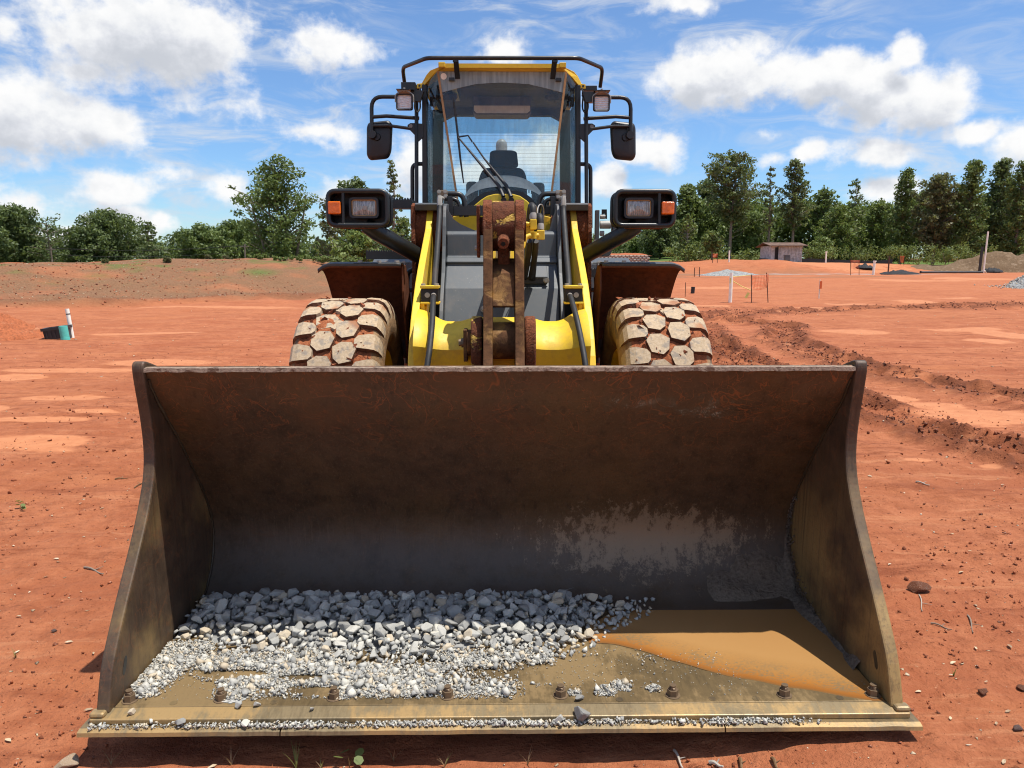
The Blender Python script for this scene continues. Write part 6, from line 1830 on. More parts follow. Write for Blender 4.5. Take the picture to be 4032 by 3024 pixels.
part(MB().lathe([(-.012, .175), (0, .188), (.012, .175), (0, .165), (-.012, .175)], (.02, 0, 0), 'z', 36), 'steering_wheel', 'plastic', cab, smooth=True)
sw = [o for o in cab.children if o.name.startswith('steering_wheel')][0]
sw.location = (0, 6.86 - LO[1] + LO[1], 2.24); sw.rotation_euler = (R(30), 0, 0)
part(MB().box(-.50, -.40, 6.62, 7.0, 1.95, 2.14).box(.40, .52, 6.62, 7.2, 1.95, 2.12), 'side_console', 'panel_grey', cab, bevel=.02)
part(MB().box(-.33, -.22, 7.15, 7.25, 1.95, 2.30).box(.28, .40, 7.15, 7.25, 1.95, 2.29), 'armrest', 'panel_grey', cab, bevel=.03)
# cowl: yellow arch with black rim below the windscreen
CW = [(-.42, 1.66), (-.42, 1.915), (-.32, 1.94), (-.245, 1.985), (-.165, 2.050), (-.115, 2.082), (-.05, 2.098), (.085, 2.098), (.145, 2.082), (.20, 2.045), (.27, 1.975), (.34, 1.93), (.45, 1.905), (.45, 1.66)]
part(MB().prism([(x * 1.0 + (0 if abs(x) < .06 else .030 * (1 if x > 0 else -1)), z + .030) for x, z in CW[1:-1]] + [(.49, 1.86), (-.46, 1.86)], 6.10, 6.30, 'y'), 'cowl_rim', 'black', cab, bevel=.006)
part(MB().prism(CW, 6.07, 6.099, 'y'), 'cowl', 'yellow', cab, bevel=.006)
part(MB().prism([(.36, 1.88), (.44, 1.945), (.50, 1.88), (.44, 1.815)], 6.04, 6.068, 'y'), 'cowl_corner', 'yellow', cab)
# wipers
def wiper():
    w = part(MB().tube([(.015, 6.05, 2.075), (-.02, 6.10, 2.16), (-.345, 6.19, 2.545)], [.016, .014, .006], 8), 'wiper', 'plastic', cab, smooth=40)
    part(MB().tube([(.075, 6.05, 2.072), (.04, 6.10, 2.16), (-.14, 6.16, 2.38), (-.226, 6.185, 2.505)], [.016, .014, .007, .006], 8), 'wiper_link', 'plastic', w, smooth=40)
    part(MB().tube([(-.232, 6.185, 2.508), (-.265, 6.185, 2.556), (-.345, 6.19, 2.545)], .0065, 6), 'wiper_bridge', 'plastic', w)
    part(MB().tube([(-.380, 6.185, 2.835), (-.362, 6.195, 2.70), (-.345, 6.20, 2.545), (-.328, 6.215, 2.37), (-.306, 6.235, 2.195)], [.005, .008, .009, .008, .005], 6), 'wiper_blade', 'plastic', w)
    for x in (.016, .076): part(MB().tube([(x, 6.09, 2.055), (x, 6.03, 2.045)], .022, 14), 'wiper_spindle', 'plastic', w, smooth=40)
wiper()
# roof guard rail
gr = part(MB().tube(rounded([(-.790, 6.48, 2.985), (-.797, 6.40, 3.115), (-.565, 6.02, 3.094), (.590, 6.02, 3.097), (.820, 6.40, 3.115), (.812, 6.48, 2.985)], .05), .0155, 12), 'roof_rail', 'black', smooth=True)
for x, s in ((-.345, -1), (.405, 1)):
    part(MB().obox((x, 6.12, 3.04), (.020, 0, 0), (-s * .0, .11, -.045), (0, 0, .004)), 'rail_bracket', 'black', gr)
    part(MB().obox((x + .005 * s, 6.02, 3.082), (.018, 0, 0), (0, .010, 0), (0, 0, .016)), 'rail_lug', 'black', gr)
    part(MB().obox((x + s * .045, 6.60, 2.985), (.021, 0, 0), (0, .40, -.0), (0, 0, .01)), 'roof_strut', 'black', gr)
for sgn in (-1, 1):
    part(MB().box(*sorted((sgn * .66, sgn * .785)), 6.46, 6.50, 2.955, 2.995), 'rail_foot', 'black', gr, bevel=.004)
    part(MB().prism([(sgn * .645, 2.965), (sgn * .645, 3.005), (sgn * .688, 3.0), (sgn * .688, 2.965)], 6.44, 6.458, 'y'), 'foot_plate', 'yellow', gr, bevel=.002)
    part(MB().tube([(sgn * .668, 6.4405, 2.985), (sgn * .668, 6.437, 2.985)], .009, 10), 'plate_hole', 'black', gr)
# mirror arms, mirrors, work lamps, handrails
def mirror(sgn):
    Yp = 6.42
    def pt(x, z, y=Yp): return Vector((sgn * x * 1.065, y, CAM_H + (z - CAM_H) * 1.065))
    arm = part(MB().tube(rounded([pt(.66, 2.815), pt(.993, 2.815), pt(.998, 2.54)], .09), .0165, 12), 'mirror_arm', 'black', smooth=True)
    part(MB().tube([pt(.997, 2.666), pt(.88, 2.674), pt(.632, 2.658)], .015, 12), 'arm_brace', 'black', arm, smooth=True)
    part(MB().tube([pt(.998, 2.602), pt(.87, 2.604), pt(.70, 2.582)], .013, 12), 'arm_brace', 'black', arm, smooth=True)
    hp = [(.600, 2.617), (.665, 2.622), (.70, 2.622), (.722, 2.608), (.722, 2.585), (.700, 2.565), (.655, 2.52), (.640, 2.485), (.600, 2.52)]
    m = MB().prism([(sgn * x * 1.065, CAM_H + (z - CAM_H) * 1.065) for x, z in hp], Yp - .008, Yp + .008, 'y')
    part(m, 'hinge_plate', 'black', arm, bevel=.002)
    ho = pt(.697, 2.600); part(MB().tube([ho + Vector((0, -.0085, 0)), ho + Vector((0, -.010, 0))], .015, 14), 'hinge_hole', 'pipe_grey', arm)
    # mirror seen from its back
    tilt = [(1.030, 2.635), (.87, 2.652), (.845, 2.62), (.86, 2.42), (.885, 2.365), (1.03, 2.352), (1.052, 2.39), (1.045, 2.60)]
    base = rounded([pt(x, z, Yp + .055) for x, z in tilt], .045, 4, True)
    cen = sum(base, Vector()) / len(base)
    rings = [[cen + (p - cen) * s + Vector((0, dy, 0)) for p in base] for s, dy in ((.80, -.030), (.94, -.022), (1.0, 0), (1.0, .018))]
    k = len(base); V = [p for r in rings for p in r]
    mm = MB().add(V, [tuple(range(k))] + [(a * k + i, a * k + (i + 1) % k, (a + 1) * k + (i + 1) % k, (a + 1) * k + i) for a in range(3) for i in range(k)] + [tuple(range(3 * k, 4 * k))])
    part(mm, 'mirror', 'plastic', arm, smooth=50)
    part(MB().tube([pt(.993, 2.535, Yp - .03), pt(.993, 2.535, Yp + .01)], [.030, .036], 16), 'mirror_knob', 'plastic', arm, smooth=50)
    part(MB().tube([pt(.962, 2.522, Yp + .005), pt(.962, 2.522, Yp + .03)], [.026, .032], 14), 'mirror_joint', 'plastic', arm, smooth=50)
    return arm
for sgn in (-1, 1): mirror(sgn)
def work_lamp(sgn):
    dz = -.0 if sgn < 0 else -.004
    cx_, cy_, cz_ = (-.763 if sgn < 0 else .790), 6.18, 2.809 + dz
    w, h = .066, .062
    lp = rounded([Vector((cx_ + a * w, cy_, cz_ + b * h)) for a, b in ((-1, -1), (1, -1), (1, 1), (-1, 1))], .02, 4, True); k = len(lp)
    cen = Vector((cx_, cy_, cz_))
    rings = [[cen + (p - cen) * s + Vector((0, dy, 0)) for p in lp] for s, dy in ((.82, .012), (.84, -.004), (.95, -.008), (1.0, .004), (1.0, .03), (.62, .085))]
    V = [p for r in rings for p in r]
    L_ = part(MB().add(V, [(a * k + i, a * k + (i + 1) % k, (a + 1) * k + (i + 1) % k, (a + 1) * k + i) for a in range(5) for i in range(k)] + [tuple(range(5 * k, 6 * k))]), 'work_lamp', 'plastic', smooth=40)
    part(MB().add([p + Vector((0, .002, 0)) for p in rings[0]], [tuple(range(k))]), 'lens', 'worklens', L_)
    part(MB().tube(rounded([(cx_ + w * 1.08, cy_ + .02, cz_), (cx_ + w * 1.08, cy_ + .02, cz_ + h * .9), (cx_ + w * .35, cy_ + .02, cz_ + h * 1.42), (cx_ - w * .35, cy_ + .02, cz_ + h * 1.42), (cx_ - w * 1.08, cy_ + .02, cz_ + h * .9), (cx_ - w * 1.08, cy_ + .02, cz_)], .02), .005, 6), 'lamp_bracket', 'zinc', L_, smooth=True)
    part(MB().box(cx_ - .06, cx_ + .075 if sgn < 0 else cx_ + .065, cy_ - .005, cy_ + .15, cz_ + h * 1.45, cz_ + h * 1.45 + .006).obox((cx_ - sgn * .085, cy_ + .08, cz_ + h * .9), (.05, 0, 0), (0, .03, 0), (-sgn * .015, 0, .04)), 'lamp_plate', 'black', L_)
    if sgn < 0: part(MB().box(cx_ - .028, cx_ + .085, cy_ + .05, cy_ + .16, cz_ + h * 1.45 + .007, cz_ + h * 1.45 + .068), 'cover_box', 'black', L_, bevel=.003)
    part(MB().tube([(cx_, cy_ + .02, cz_ + h * 1.3), (cx_, cy_ + .02, cz_ + h * 1.75)], .009, 6), 'lamp_bolt', 'zinc', L_)
    part(MB().tube(catmull([(sgn * .655, 6.40, 2.96), (sgn * .672, 6.38, 2.90), (sgn * .70, 6.34, 2.82), (sgn * .685, 6.34, 2.76), (sgn * .66, 6.38, 2.80), (sgn * .665, 6.40, 2.90)], 6), .007, 6), 'lamp_cable', 'rubber_black', L_, smooth=True)
for sgn in (-1, 1): work_lamp(sgn)
for sgn in (-1, 1):
    part(MB().tube([(sgn * .712, 6.42, 1.90), (sgn * .692, 6.42, 2.86), (sgn * .67, 6.44, 2.92)], .0165, 12), 'handrail', 'black', smooth=True)
    part(MB().tube(rounded([(sgn * .752, 6.46, 1.85), (sgn * .742, 6.46, 2.37), (sgn * .64, 6.46, 2.372)], .06), .0165, 12), 'handrail', 'black', smooth=True)
# ------------------------------------------------------------------ load in the bucket
nrng = np.random.default_rng(42)
FLOOR_Z = .106

def stone_mesh(name, seed, mat, pts=13, ax=(1, .8, .62)):
    r = np.random.default_rng(seed)
    d = r.normal(size=(pts, 3)); d /= np.linalg.norm(d, axis=1, keepdims=True)
    P_ = d * (r.uniform(.72, 1.05, pts)[:, None]) * np.array(ax) * r.uniform(.85, 1.15, 3)
    bm = bmesh.new()
    for p in P_: bm.verts.new(p)
    res = bmesh.ops.convex_hull(bm, input=bm.verts)
    bmesh.ops.delete(bm, geom=[g for g in res['geom_interior'] if isinstance(g, bmesh.types.BMVert)], context='VERTS')
    bmesh.ops.bevel(bm, geom=list(bm.edges), offset=.045, segments=1, affect='EDGES', profile=.5)
    me = bpy.data.meshes.new(name); bm.to_mesh(me); bm.free()
    me.materials.append(mat)
    return me

def raw_stone(seed, pts=10, ax=(1, .8, .62)):
    r = np.random.default_rng(seed)
    d = r.normal(size=(pts, 3)); d /= np.linalg.norm(d, axis=1, keepdims=True)
    P_ = d * r.uniform(.7, 1.05, pts)[:, None] * np.array(ax)
    bm = bmesh.new()
    for p in P_: bm.verts.new(p)
    bmesh.ops.convex_hull(bm, input=bm.verts)
    bmesh.ops.delete(bm, geom=[v for v in bm.verts if not v.link_faces], context='VERTS')
    bmesh.ops.triangulate(bm, faces=bm.faces)
    bm.verts.index_update()
    V = np.array([v.co[:] for v in bm.verts]); F = np.array([[v.index for v in f.verts] for f in bm.faces])
    bm.free()
    return V, F
RAW = [raw_stone(900 + i, 9 + i % 4) for i in range(14)]
RAW_LO = [raw_stone(950 + i, 6) for i in range(10)]

def rand_rot(r, n):
    q_ = r.normal(size=(n, 4)); q_ /= np.linalg.norm(q_, axis=1, keepdims=True)
    w, x, y, z = q_.T
    return np.stack([np.stack([1 - 2 * (y * y + z * z), 2 * (x * y - z * w), 2 * (x * z + y * w)], 1),
                     np.stack([2 * (x * y + z * w), 1 - 2 * (x * x + z * z), 2 * (y * z - x * w)], 1),
                     np.stack([2 * (x * z - y * w), 2 * (y * z + x * w), 1 - 2 * (x * x + y * y)], 1)], 1)

def scatter(name, pos, size, mat, protos, r, kind='stuff', flat=None, label=None):
    """many small pieces joined in one mesh"""
    n = len(pos); Rm = rand_rot(r, n); which = r.integers(0, len(protos), n)
    Vs, Fs, off = [], [], 0
    for k, (pv, pf) in enumerate(protos):
        sel = np.where(which == k)[0]
        if not len(sel): continue
        W = np.einsum('nij,vj->nvi', Rm[sel], pv) * size[sel][:, None, None]
        if flat is not None: W[:, :, 2] *= flat
        W = W + pos[sel][:, None, :]
        Vs.append(W.reshape(-1, 3))
        Fs.append((pf[None] + (np.arange(len(sel)) * len(pv))[:, None, None] + off).reshape(-1, 3)); off += len(sel) * len(pv)
    o = link(bpy.data.objects.new(name, np_mesh(name, np.concatenate(Vs), np.concatenate(Fs), mat)))
    return props(o, kind=kind)

def heap_h(x, y):
    """top of the crushed-stone heap above the bucket floor"""
    x = np.asarray(x, float); y = np.asarray(y, float)
    toe = 2.50 + .10 * fbm(x * 1.6, x * 0 + 3, 3, 4) + .36 * sstep(.10, .60, x) + .10 * sstep(-.75, -1.25, x) + .04
    back = .062 - .010 * sstep(-.6, .3, x) - .022 * sstep(.2, .6, x)
    h = back * sstep(-.05, .50, y - toe) ** .7 * (1 + .25 * fbm(x * 2.4, y * 2.4, 3, 14))
    h = h * sstep(.66, .50, x - .2 * (y - 2.8))
    return np.maximum(h, 0)

def wall_y(z):
    """depth of the bucket's back wall at a height"""
    return np.interp(z, IN[::-1, 1], IN[::-1, 0])

# grey bed under the loose stones
xs = np.linspace(-1.308, .95, 130); ys = np.linspace(2.42, 3.235, 50)
U, W = np.meshgrid(xs, ys)
hh = heap_h(U, W) * sstep(3.17, 3.10, W)
zz = FLOOR_Z + hh * .92 - .022 + .012 * fbm(U * 30, W * 30, 3, 3)
zfl = np.interp(W, [2.5, 2.88, 3.02, 3.125, 3.205, 3.24], [.106, .105, .107, .145, .215, .27])
zz = np.maximum(zz, zfl - .012)
idx = np.arange(U.size).reshape(U.shape)
F = np.stack([idx[:-1, :-1], idx[:-1, 1:], idx[1:, 1:], idx[1:, :-1]], -1).reshape(-1, 4)
F = F[hh.ravel()[F].max(1) > .012]
o = link(bpy.data.objects.new('gravel_bed', np_mesh('gravel_bed', np.stack([U.ravel(), W.ravel(), zz.ravel()], 1), F, M['gravel_heap'], True)))
props(o, kind='stuff')

def heap_points(spacing, r, x0, x1, y0, y1, hmin):
    P_ = []
    nx, ny = int((x1 - x0) / spacing), int((y1 - y0) / (spacing * .87))
    for j in range(ny):
        for i in range(nx):
            x = x0 + (i + .5 * (j % 2) + r.uniform(-.38, .38)) * spacing; y = y0 + (j + r.uniform(-.38, .38)) * spacing * .87
            P_.append((x, y))
    P_ = np.array(P_); h = heap_h(P_[:, 0], P_[:, 1])
    k = h > hmin
    return P_[k], h[k]

STONES = [stone_mesh('crushed_stone', 700 + i, M['stone'], 12 + i % 5, (1, .78 + .02 * (i % 5), .58 + .03 * (i % 4))) for i in range(16)]
P_, h_ = heap_points(.0455, nrng, -1.28, .92, 2.44, 3.085, .008)
sz = nrng.uniform(.021, .043, len(P_)) * (.60 + .45 * sstep(.005, .05, h_))
z_ = np.maximum(FLOOR_Z + h_, np.interp(P_[:, 1], [2.5, 2.88, 3.02, 3.125, 3.205, 3.24], [.106, .105, .107, .145, .215, .27]) + .01) + sz * .15 + nrng.uniform(-.004, .012, len(P_))
ok = (P_[:, 1] + sz * .7 < wall_y(z_)) & (np.abs(P_[:, 0]) + sz * .8 < 1.31)
P_, h_, z_, sz = P_[ok], h_[ok], z_[ok], sz[ok]
order = np.argsort(-sz)
rr = random.Random(3)
LIT = 2.78
nobj = 0
rest = []
for i in order:
    if nobj < 298:
        o = link(bpy.data.objects.new('crushed_stone', STONES[rr.randrange(16)]))
        o.location = (P_[i, 0], P_[i, 1], z_[i]); o.scale = [float(sz[i])] * 3
        o.rotation_euler = (rr.uniform(-.6, .6), rr.uniform(-.6, .6), rr.uniform(0, 6.28))
        shade = P_[i, 1] > LIT + .02
        where = ['near the left side plate', 'in the middle', 'at the right end beside the muddy water'][0 if P_[i, 0] < -.78 else (1 if P_[i, 0] < .12 else 2)]
        props(o, ('shaded crushed stone in the bucket heap ' if shade else 'sunlit crushed stone in the bucket heap ') + where, 'stone',
              ('shaded' if shade else 'sunlit') + ' crushed stones in the bucket, ' + where)
        nobj += 1
    else: rest.append(i)
rest = np.array(rest, int)
# second layer peeping between, and the small ones that are left
P2, h2 = heap_points(.030, nrng, -1.29, .93, 2.44, 3.10, .004)
s2 = nrng.uniform(.010, .022, len(P2))
z2 = FLOOR_Z + h2 + nrng.uniform(-.012, .004, len(P2))
z2 = np.maximum(z2, np.interp(P2[:, 1], [2.5, 2.88, 3.02, 3.125, 3.205, 3.24], [.106, .105, .107, .145, .215, .27]) + .004)
k2 = (P2[:, 1] + s2 < wall_y(z2))
pos = np.concatenate([np.stack([P_[rest, 0], P_[rest, 1], z_[rest]], 1), np.stack([P2[k2, 0], P2[k2, 1], z2[k2]], 1)])
scatter('gravel', pos, np.concatenate([sz[rest], s2[k2]]), M['chip'], RAW, nrng)

# chips and fines spread over the floor in front of the heap
def fines_mask(x, y):
    f = fbm(x * 2.3, y * 4.5, 4, 33)
    toe = 2.55
    m = sstep(2.36, 2.44, y + .10 * f) * sstep(.62, .28, x + .35 * fbm(y * 3, x * 2, 3, 9)) * sstep(2.70, 2.60, y)
    m = m * sstep(-.36, .04, f + .16 * fbm(x * 9, y * 14, 3, 34) + .10 * (y - 2.45) / .2)
    # bare rusty islands
    for (cx_, cy_, rx, ry) in ((-.98, 2.525, .14, .035), (-.72, 2.50, .09, .02), (-.98, 2.415, .19, .036), (-.60, 2.41, .15, .032)):
        m = m * sstep(.75, 1.15, np.hypot((x - cx_) / rx, (y - cy_) / ry) + .25 * f)
    side = sstep(.14, .02, (x + 1.31) - .30 * (y - 2.38)) * sstep(2.36, 2.40, y) * sstep(2.9, 2.7, y)
    m = np.maximum(m, side)
    m = np.maximum(m, .55 * sstep(.1, 0, np.abs(y - 2.43 - .03 * f)) * sstep(.1, .0, x) * sstep(-.62, -.5, x))
    for (cx_, cy_, rr_) in ((.36, 2.40, .05), (.42, 2.435, .05), (.53, 2.415, .035), (.25, 2.39, .03), (-.93, 2.405, .10), (-.55, 2.40, .06)):
        m = np.maximum(m, .8 * sstep(rr_, rr_ * .4, np.hypot(x - cx_, (y - cy_) * 1.2)))
    return m
n = 130000
x = nrng.uniform(-1.305, .75, n); y = nrng.uniform(2.36, 2.74, n)
mk = fines_mask(x, y) * (heap_h(x, y) < .03)
kk = nrng.random(n) < mk * .6
x, y = x[kk], y[kk]
s_ = .0030 + .0085 * nrng.random(len(x)) ** 3.0 + .008 * (nrng.random(len(x)) > .975)
lift = nrng.random(len(x)) * .008 * mk[kk]
scatter('stone_chips', np.stack([x, y, .1065 + s_ * .35 + lift + heap_h(x, y) * .8], 1), s_, M['chip'], RAW_LO, nrng)
# grey dust bedded between the chips
xg = np.linspace(-1.306, .62, 300); yg = np.linspace(2.345, 2.74, 80)
U, W = np.meshgrid(xg, yg)
mk_ = fines_mask(U, W) + .25 * fbm(U * 20, W * 20, 3, 44)
zz = .1070 + .0035 * np.clip(mk_, 0, 1) + .002 * fbm(U * 60, W * 60, 2, 5) * mk_ + np.minimum(heap_h(U, W), .03) * .6
idx = np.arange(U.size).reshape(U.shape)
F = np.stack([idx[:-1, :-1], idx[:-1, 1:], idx[1:, 1:], idx[1:, :-1]], -1).reshape(-1, 4)
F = F[mk_.ravel()[F].min(1) > .38]
o = link(bpy.data.objects.new('stone_dust', np_mesh('stone_dust', np.stack([U.ravel(), W.ravel(), zz.ravel()], 1), F, M['dust'], True)))
props(o, kind='stuff')
n = 1700
x = nrng.uniform(-1.28, .5, n); y = nrng.uniform(2.38, 2.64, n)
k_ = nrng.random(n) < fines_mask(x, y) * .9
x, y = x[k_], y[k_]; s_ = .007 + .020 * nrng.random(len(x)) ** 2.2
scatter('small_stones', np.stack([x, y, .109 + s_ * .4], 1), s_, M['chip'], RAW, nrng)
# stray grains over the rest of the floor
n = 1500
x = nrng.uniform(-1.25, .95, n); y = 2.37 + .33 * nrng.random(n)
k_ = fbm(x * 3, y * 5, 3, 55) > -.05
x, y = x[k_], y[k_]
s_ = .002 + .004 * nrng.random(len(x)) ** 2
scatter('stone_grains', np.stack([x, y, .1065 + s_ * .4], 1), s_, M['chip'], RAW_LO, nrng)
# chips lying in the channel along the cutting edge
n = 5200
x = -1.36 + 2.62 * nrng.random(n); y = 2.248 + .026 * nrng.random(n) + .004 * fbm(x * 6, x * 0, 3, 5)
wgt = (.35 + sstep(-.2, .2, fbm(x * 2.2, x * 0 + 2, 3, 15))) * sstep(1.12, .7, x) * (1 - .6 * sstep(-1.0, -1.1, x))
k_ = nrng.random(n) < wgt * .8
x, y = x[k_], y[k_]
s_ = .0028 + .010 * nrng.random(len(x)) ** 3.2 + .008 * (nrng.random(len(x)) > .985)
scatter('edge_chips', np.stack([x, y, .0785 + s_ * .4 + .004 * nrng.random(len(x))], 1), s_, M['chip'], RAW_LO, nrng)
# loose stones worth naming
def loose_stone(label, p, s, k, rot, mat='stone', name='loose_stone', flat=1.0, group=None):
    me = STONES[k] if mat == 'stone' else stone_mesh(name, 800 + k, M[mat], 15)
    o = link(bpy.data.objects.new(name, me)); o.location = p; o.scale = (s, s, s * flat); o.rotation_euler = rot
    return props(o, label, 'stone', group)
loose_stone('largest pale grey stone lying alone on the front edge of the bucket right of centre', (.262, 2.272, .112), .042, 3, (.3, .2, .6))
loose_stone('smaller flat stone leaning on the left of the large stone on the bucket edge', (.185, 2.268, .092), .026, 5, (.1, .4, 1.6))
loose_stone('flat blue-grey stone just behind the large stone on the front edge', (.262, 2.35, .116), .022, 7, (.0, .0, .3), flat=.6)
loose_stone('small blue-grey stone on the bucket edge at the far left corner', (-1.235, 2.30, .110), .018, 2, (.4, .1, .9))
loose_stone('blue-grey stone on the left third of the bucket edge below an orange stain', (-1.06, 2.266, .094), .024, 6, (.2, .5, 2.1))
loose_stone('flat dark stone in the edge channel between the left stones', (-.845, 2.262, .090), .024, 9, (.1, .2, .4), flat=.6)
loose_stone('grey stone before the second nut from the left', (-.885, 2.32, .116), .022, 10, (.5, .1, .2))
loose_stone('smaller stone beside the grey one before the second nut from the left', (-.83, 2.328, .114), .019, 11, (.1, .6, 1.2))
loose_stone('small stone on the front edge between the second and third nut from the left', (-.64, 2.31, .108), .014, 12, (.1, .6, 1.2))

# ---- muddy water and dried mud at the right of the bucket floor
def puddle():
    z = .1069
    edge = [(1884, 1513), (1820, 1503), (1760, 1492), (1700, 1484), (1640, 1471), (1590, 1463), (1540, 1452), (1490, 1437), (1440, 1423), (1400, 1409), (1360, 1399), (1320, 1391), (1285, 1389)]
    back = [(1250, 1370), (1330, 1345), (1380, 1322), (1440, 1309), (1520, 1305), (1600, 1298), (1730, 1290), (1790, 1320), (1860, 1400), (1915, 1490)]
    E_ = [Vector((*gp(*p, z)[:2], 0)) for p in edge]
    E_ = catmull(E_, 6)
    E_ = np.array([(p.x, p.y) for p in E_])
    E_[:, 1] += .004 * fbm(E_[:, 0] * 16, E_[:, 0] * 0, 3, 6)
    order_ = np.argsort(E_[:, 0]); ex, ey = E_[order_, 0], E_[order_, 1]
    xs = np.linspace(.34, 1.306, 110); V = []; D = []
    rows = 44
    yb = np.array([min(3.035, 2.86 + .26 * min(1, (x - .34) / .25)) for x in xs])
    for j in range(rows):
        f = (j / (rows - 1)) ** 1.5
        for i, x in enumerate(xs):
            y0 = float(np.interp(x, ex, ey)); y = y0 + (max(yb[i], y0 + .01) - y0) * f
            V.append((x, y, z + .0002 * vnoise(x * 40, y * 40, 4) - (.0008 if j == 0 else 0))); D.append(min(1, (y - y0) / (.42)))
    n = len(xs)
    F = [(j * n + i, j * n + i + 1, (j + 1) * n + i + 1, (j + 1) * n + i) for j in range(rows - 1) for i in range(n - 1)]
    o = link(bpy.data.objects.new('muddy_water', np_mesh('muddy_water', V, np.array(F), M['water'], True, {'depth': D})))
    props(o, kind='structure')
puddle()

def dried_mud():
    """lumpy mud stuck along the right-hand seam and up the lower back wall"""
    S = np.linspace(0, 1, 70); nx = 60
    pr = IN[20:]; seg = np.r_[0, np.cumsum(np.linalg.norm(np.diff(pr, axis=0), axis=1))]; L = seg[-1]
    d = np.gradient(pr, axis=0); nr = np.stack([d[:, 1], -d[:, 0]], 1); nr /= np.linalg.norm(nr, axis=1, keepdims=True)
    if nr[10][0] > 0: nr = -nr
    V = []; H = []
    for s in S:
        a = np.interp(s * L, seg, pr[:, 0]); b = np.interp(s * L, seg, pr[:, 1]); na = np.interp(s * L, seg, nr[:, 0]); nb = np.interp(s * L, seg, nr[:, 1])
        for i in range(nx):
            x = .72 + .592 * i / (nx - 1)
            f = fbm(np.array([x * 7]), np.array([s * L * 7]), 5, 5)[0]
            near_seam = 1 - min(1, (1.312 - x) / (.030 + .030 * float(sstep(.35, .6, s)) * float(sstep(.8, .6, s))))
            patch = float(sstep(.90, .99, x + .16 * f)) * float(sstep(.30, .40, s + .07 * f)) * float(sstep(.112, .128, b))
            h = .034 * near_seam * (1 + 1.1 * f) * float(sstep(.20, .34, s)) + .020 * patch * (1 + 1.2 * f) - .006
            H.append(h); V.append((x, a + na * max(h, -.004), b + nb * max(h, -.004)))
    H = np.array(H); n = nx
    idx = np.arange(len(V)).reshape(len(S), nx)
    F = np.stack([idx[:-1, :-1], idx[:-1, 1:], idx[1:, 1:], idx[1:, :-1]], -1).reshape(-1, 4)
    F = F[H[F].max(1) > .0]
    o = link(bpy.data.objects.new('dried_mud', np_mesh('dried_mud', V, F, M['dried_mud'], True)))
    props(o, kind='stuff')
    # pale crumbs of the same mud running down the side plate
    r = np.random.default_rng(9); pts = []
    for k in range(900):
        t = r.random(); a, b = IN[int(24 + t * 32)]
        off = abs(r.normal()) * (.018 + .03 * t)
        pts.append((1.306 - r.random() * .006, a - off, b + r.random() * .02 + off * .35))
    scatter('mud_crumbs', np.array(pts), r.uniform(.003, .010, 900), M['dried_mud'], RAW_LO, r)
dried_mud()

# ------------------------------------------------------------------ small things on the ground
def free(x, y):
    """outside the loader's and bucket's footprint"""
    return ~((np.abs(x) < 1.36) & (y > 2.24) & (y < 3.4)) & ~((np.abs(x) < 1.25) & (y > 4.2) & (y < 9))
def spread(n, r, ymax=16, ymin=1.5, power=1.0):
    y = ymin * (ymax / ymin) ** r.random(n)
    x = r.uniform(-.82, .82, n) * (y + .6)
    k = free(x, y)
    return x[k], y[k]
r = np.random.default_rng(77)
x, y = spread(34000, r, 14)
k_ = r.random(len(x)) < (.30 + .9 * sstep(-.1, .3, fbm(x * 1.6, y * 1.6, 4, 66)))
x, y = x[k_], y[k_]
s_ = (.0024 + .0105 * r.random(len(x)) ** 5) * (.75 + .22 * np.minimum(y, 6))
z = height(x, y)
scatter('clay_crumbs', np.stack([x, y, z + s_ * .25], 1), s_, M['clod'], RAW_LO, r)
# big clods thrown up along the tracks
pts = []; ss = []
for P_t, hw, dep in TRACKS:
    L_ = np.linalg.norm(np.diff(P_t, axis=0), axis=1); tot = L_.sum()
    n = int(4200 * dep * min(1.5, tot / 12))
    t = r.random(n) * tot; cs = np.r_[0, np.cumsum(L_)]
    px_ = np.interp(t, cs, P_t[:, 0]); py_ = np.interp(t, cs, P_t[:, 1])
    ang = r.random(n) * 6.28; rad = np.abs(hw * (.85 + .38 * r.normal(size=n)))
    pts.append(np.stack([px_ + np.cos(ang) * rad, py_ + np.sin(ang) * rad], 1)); ss.append((.007 + .036 * r.random(n) ** 3.2) * (1.25 if hw > .7 else (1 if dep > .6 else .7)))
pts = np.concatenate(pts); ss = np.concatenate(ss)
k_ = free(pts[:, 0], pts[:, 1]); pts, ss = pts[k_], ss[k_]
scatter('track_clods', np.stack([pts[:, 0], pts[:, 1], height(pts[:, 0], pts[:, 1]) + ss * .18], 1), ss, M['churned'], RAW_LO, r, flat=.75)
# pale chips, dead leaves and pebbles
x, y = spread(2000, r, 24)
s_ = (.004 + .011 * r.random(len(x)) ** 2.2) * (.8 + .14 * np.minimum(y, 14))
o = scatter('pale_litter', np.stack([x, y, height(x, y) + s_ * .15], 1), s_, M['pale_bits'], RAW_LO, r, flat=.5)
# same kind of bits over the embankment
n = 900
l = r.random(n) * _bl; s = r.uniform(0, 11, n)
x = BANK_A.x + _bd.x * l + BANK_N.x * s; y = BANK_A.y + _bd.y * l + BANK_N.y * s
s_ = .02 + .05 * r.random(n) ** 3
scatter('bank_litter', np.stack([x, y, height(x, y) + s_ * .2], 1), s_, M['pale_bits'], RAW_LO, r, flat=.5)
n = 1600
l = r.random(n) * _bl; s = r.uniform(-.3, 10, n)
x = BANK_A.x + _bd.x * l + BANK_N.x * s; y = BANK_A.y + _bd.y * l + BANK_N.y * s
s_ = .015 + .05 * r.random(n) ** 3
scatter('bank_clods', np.stack([x, y, height(x, y) + s_ * .2], 1), s_, M['clod'], RAW, r)

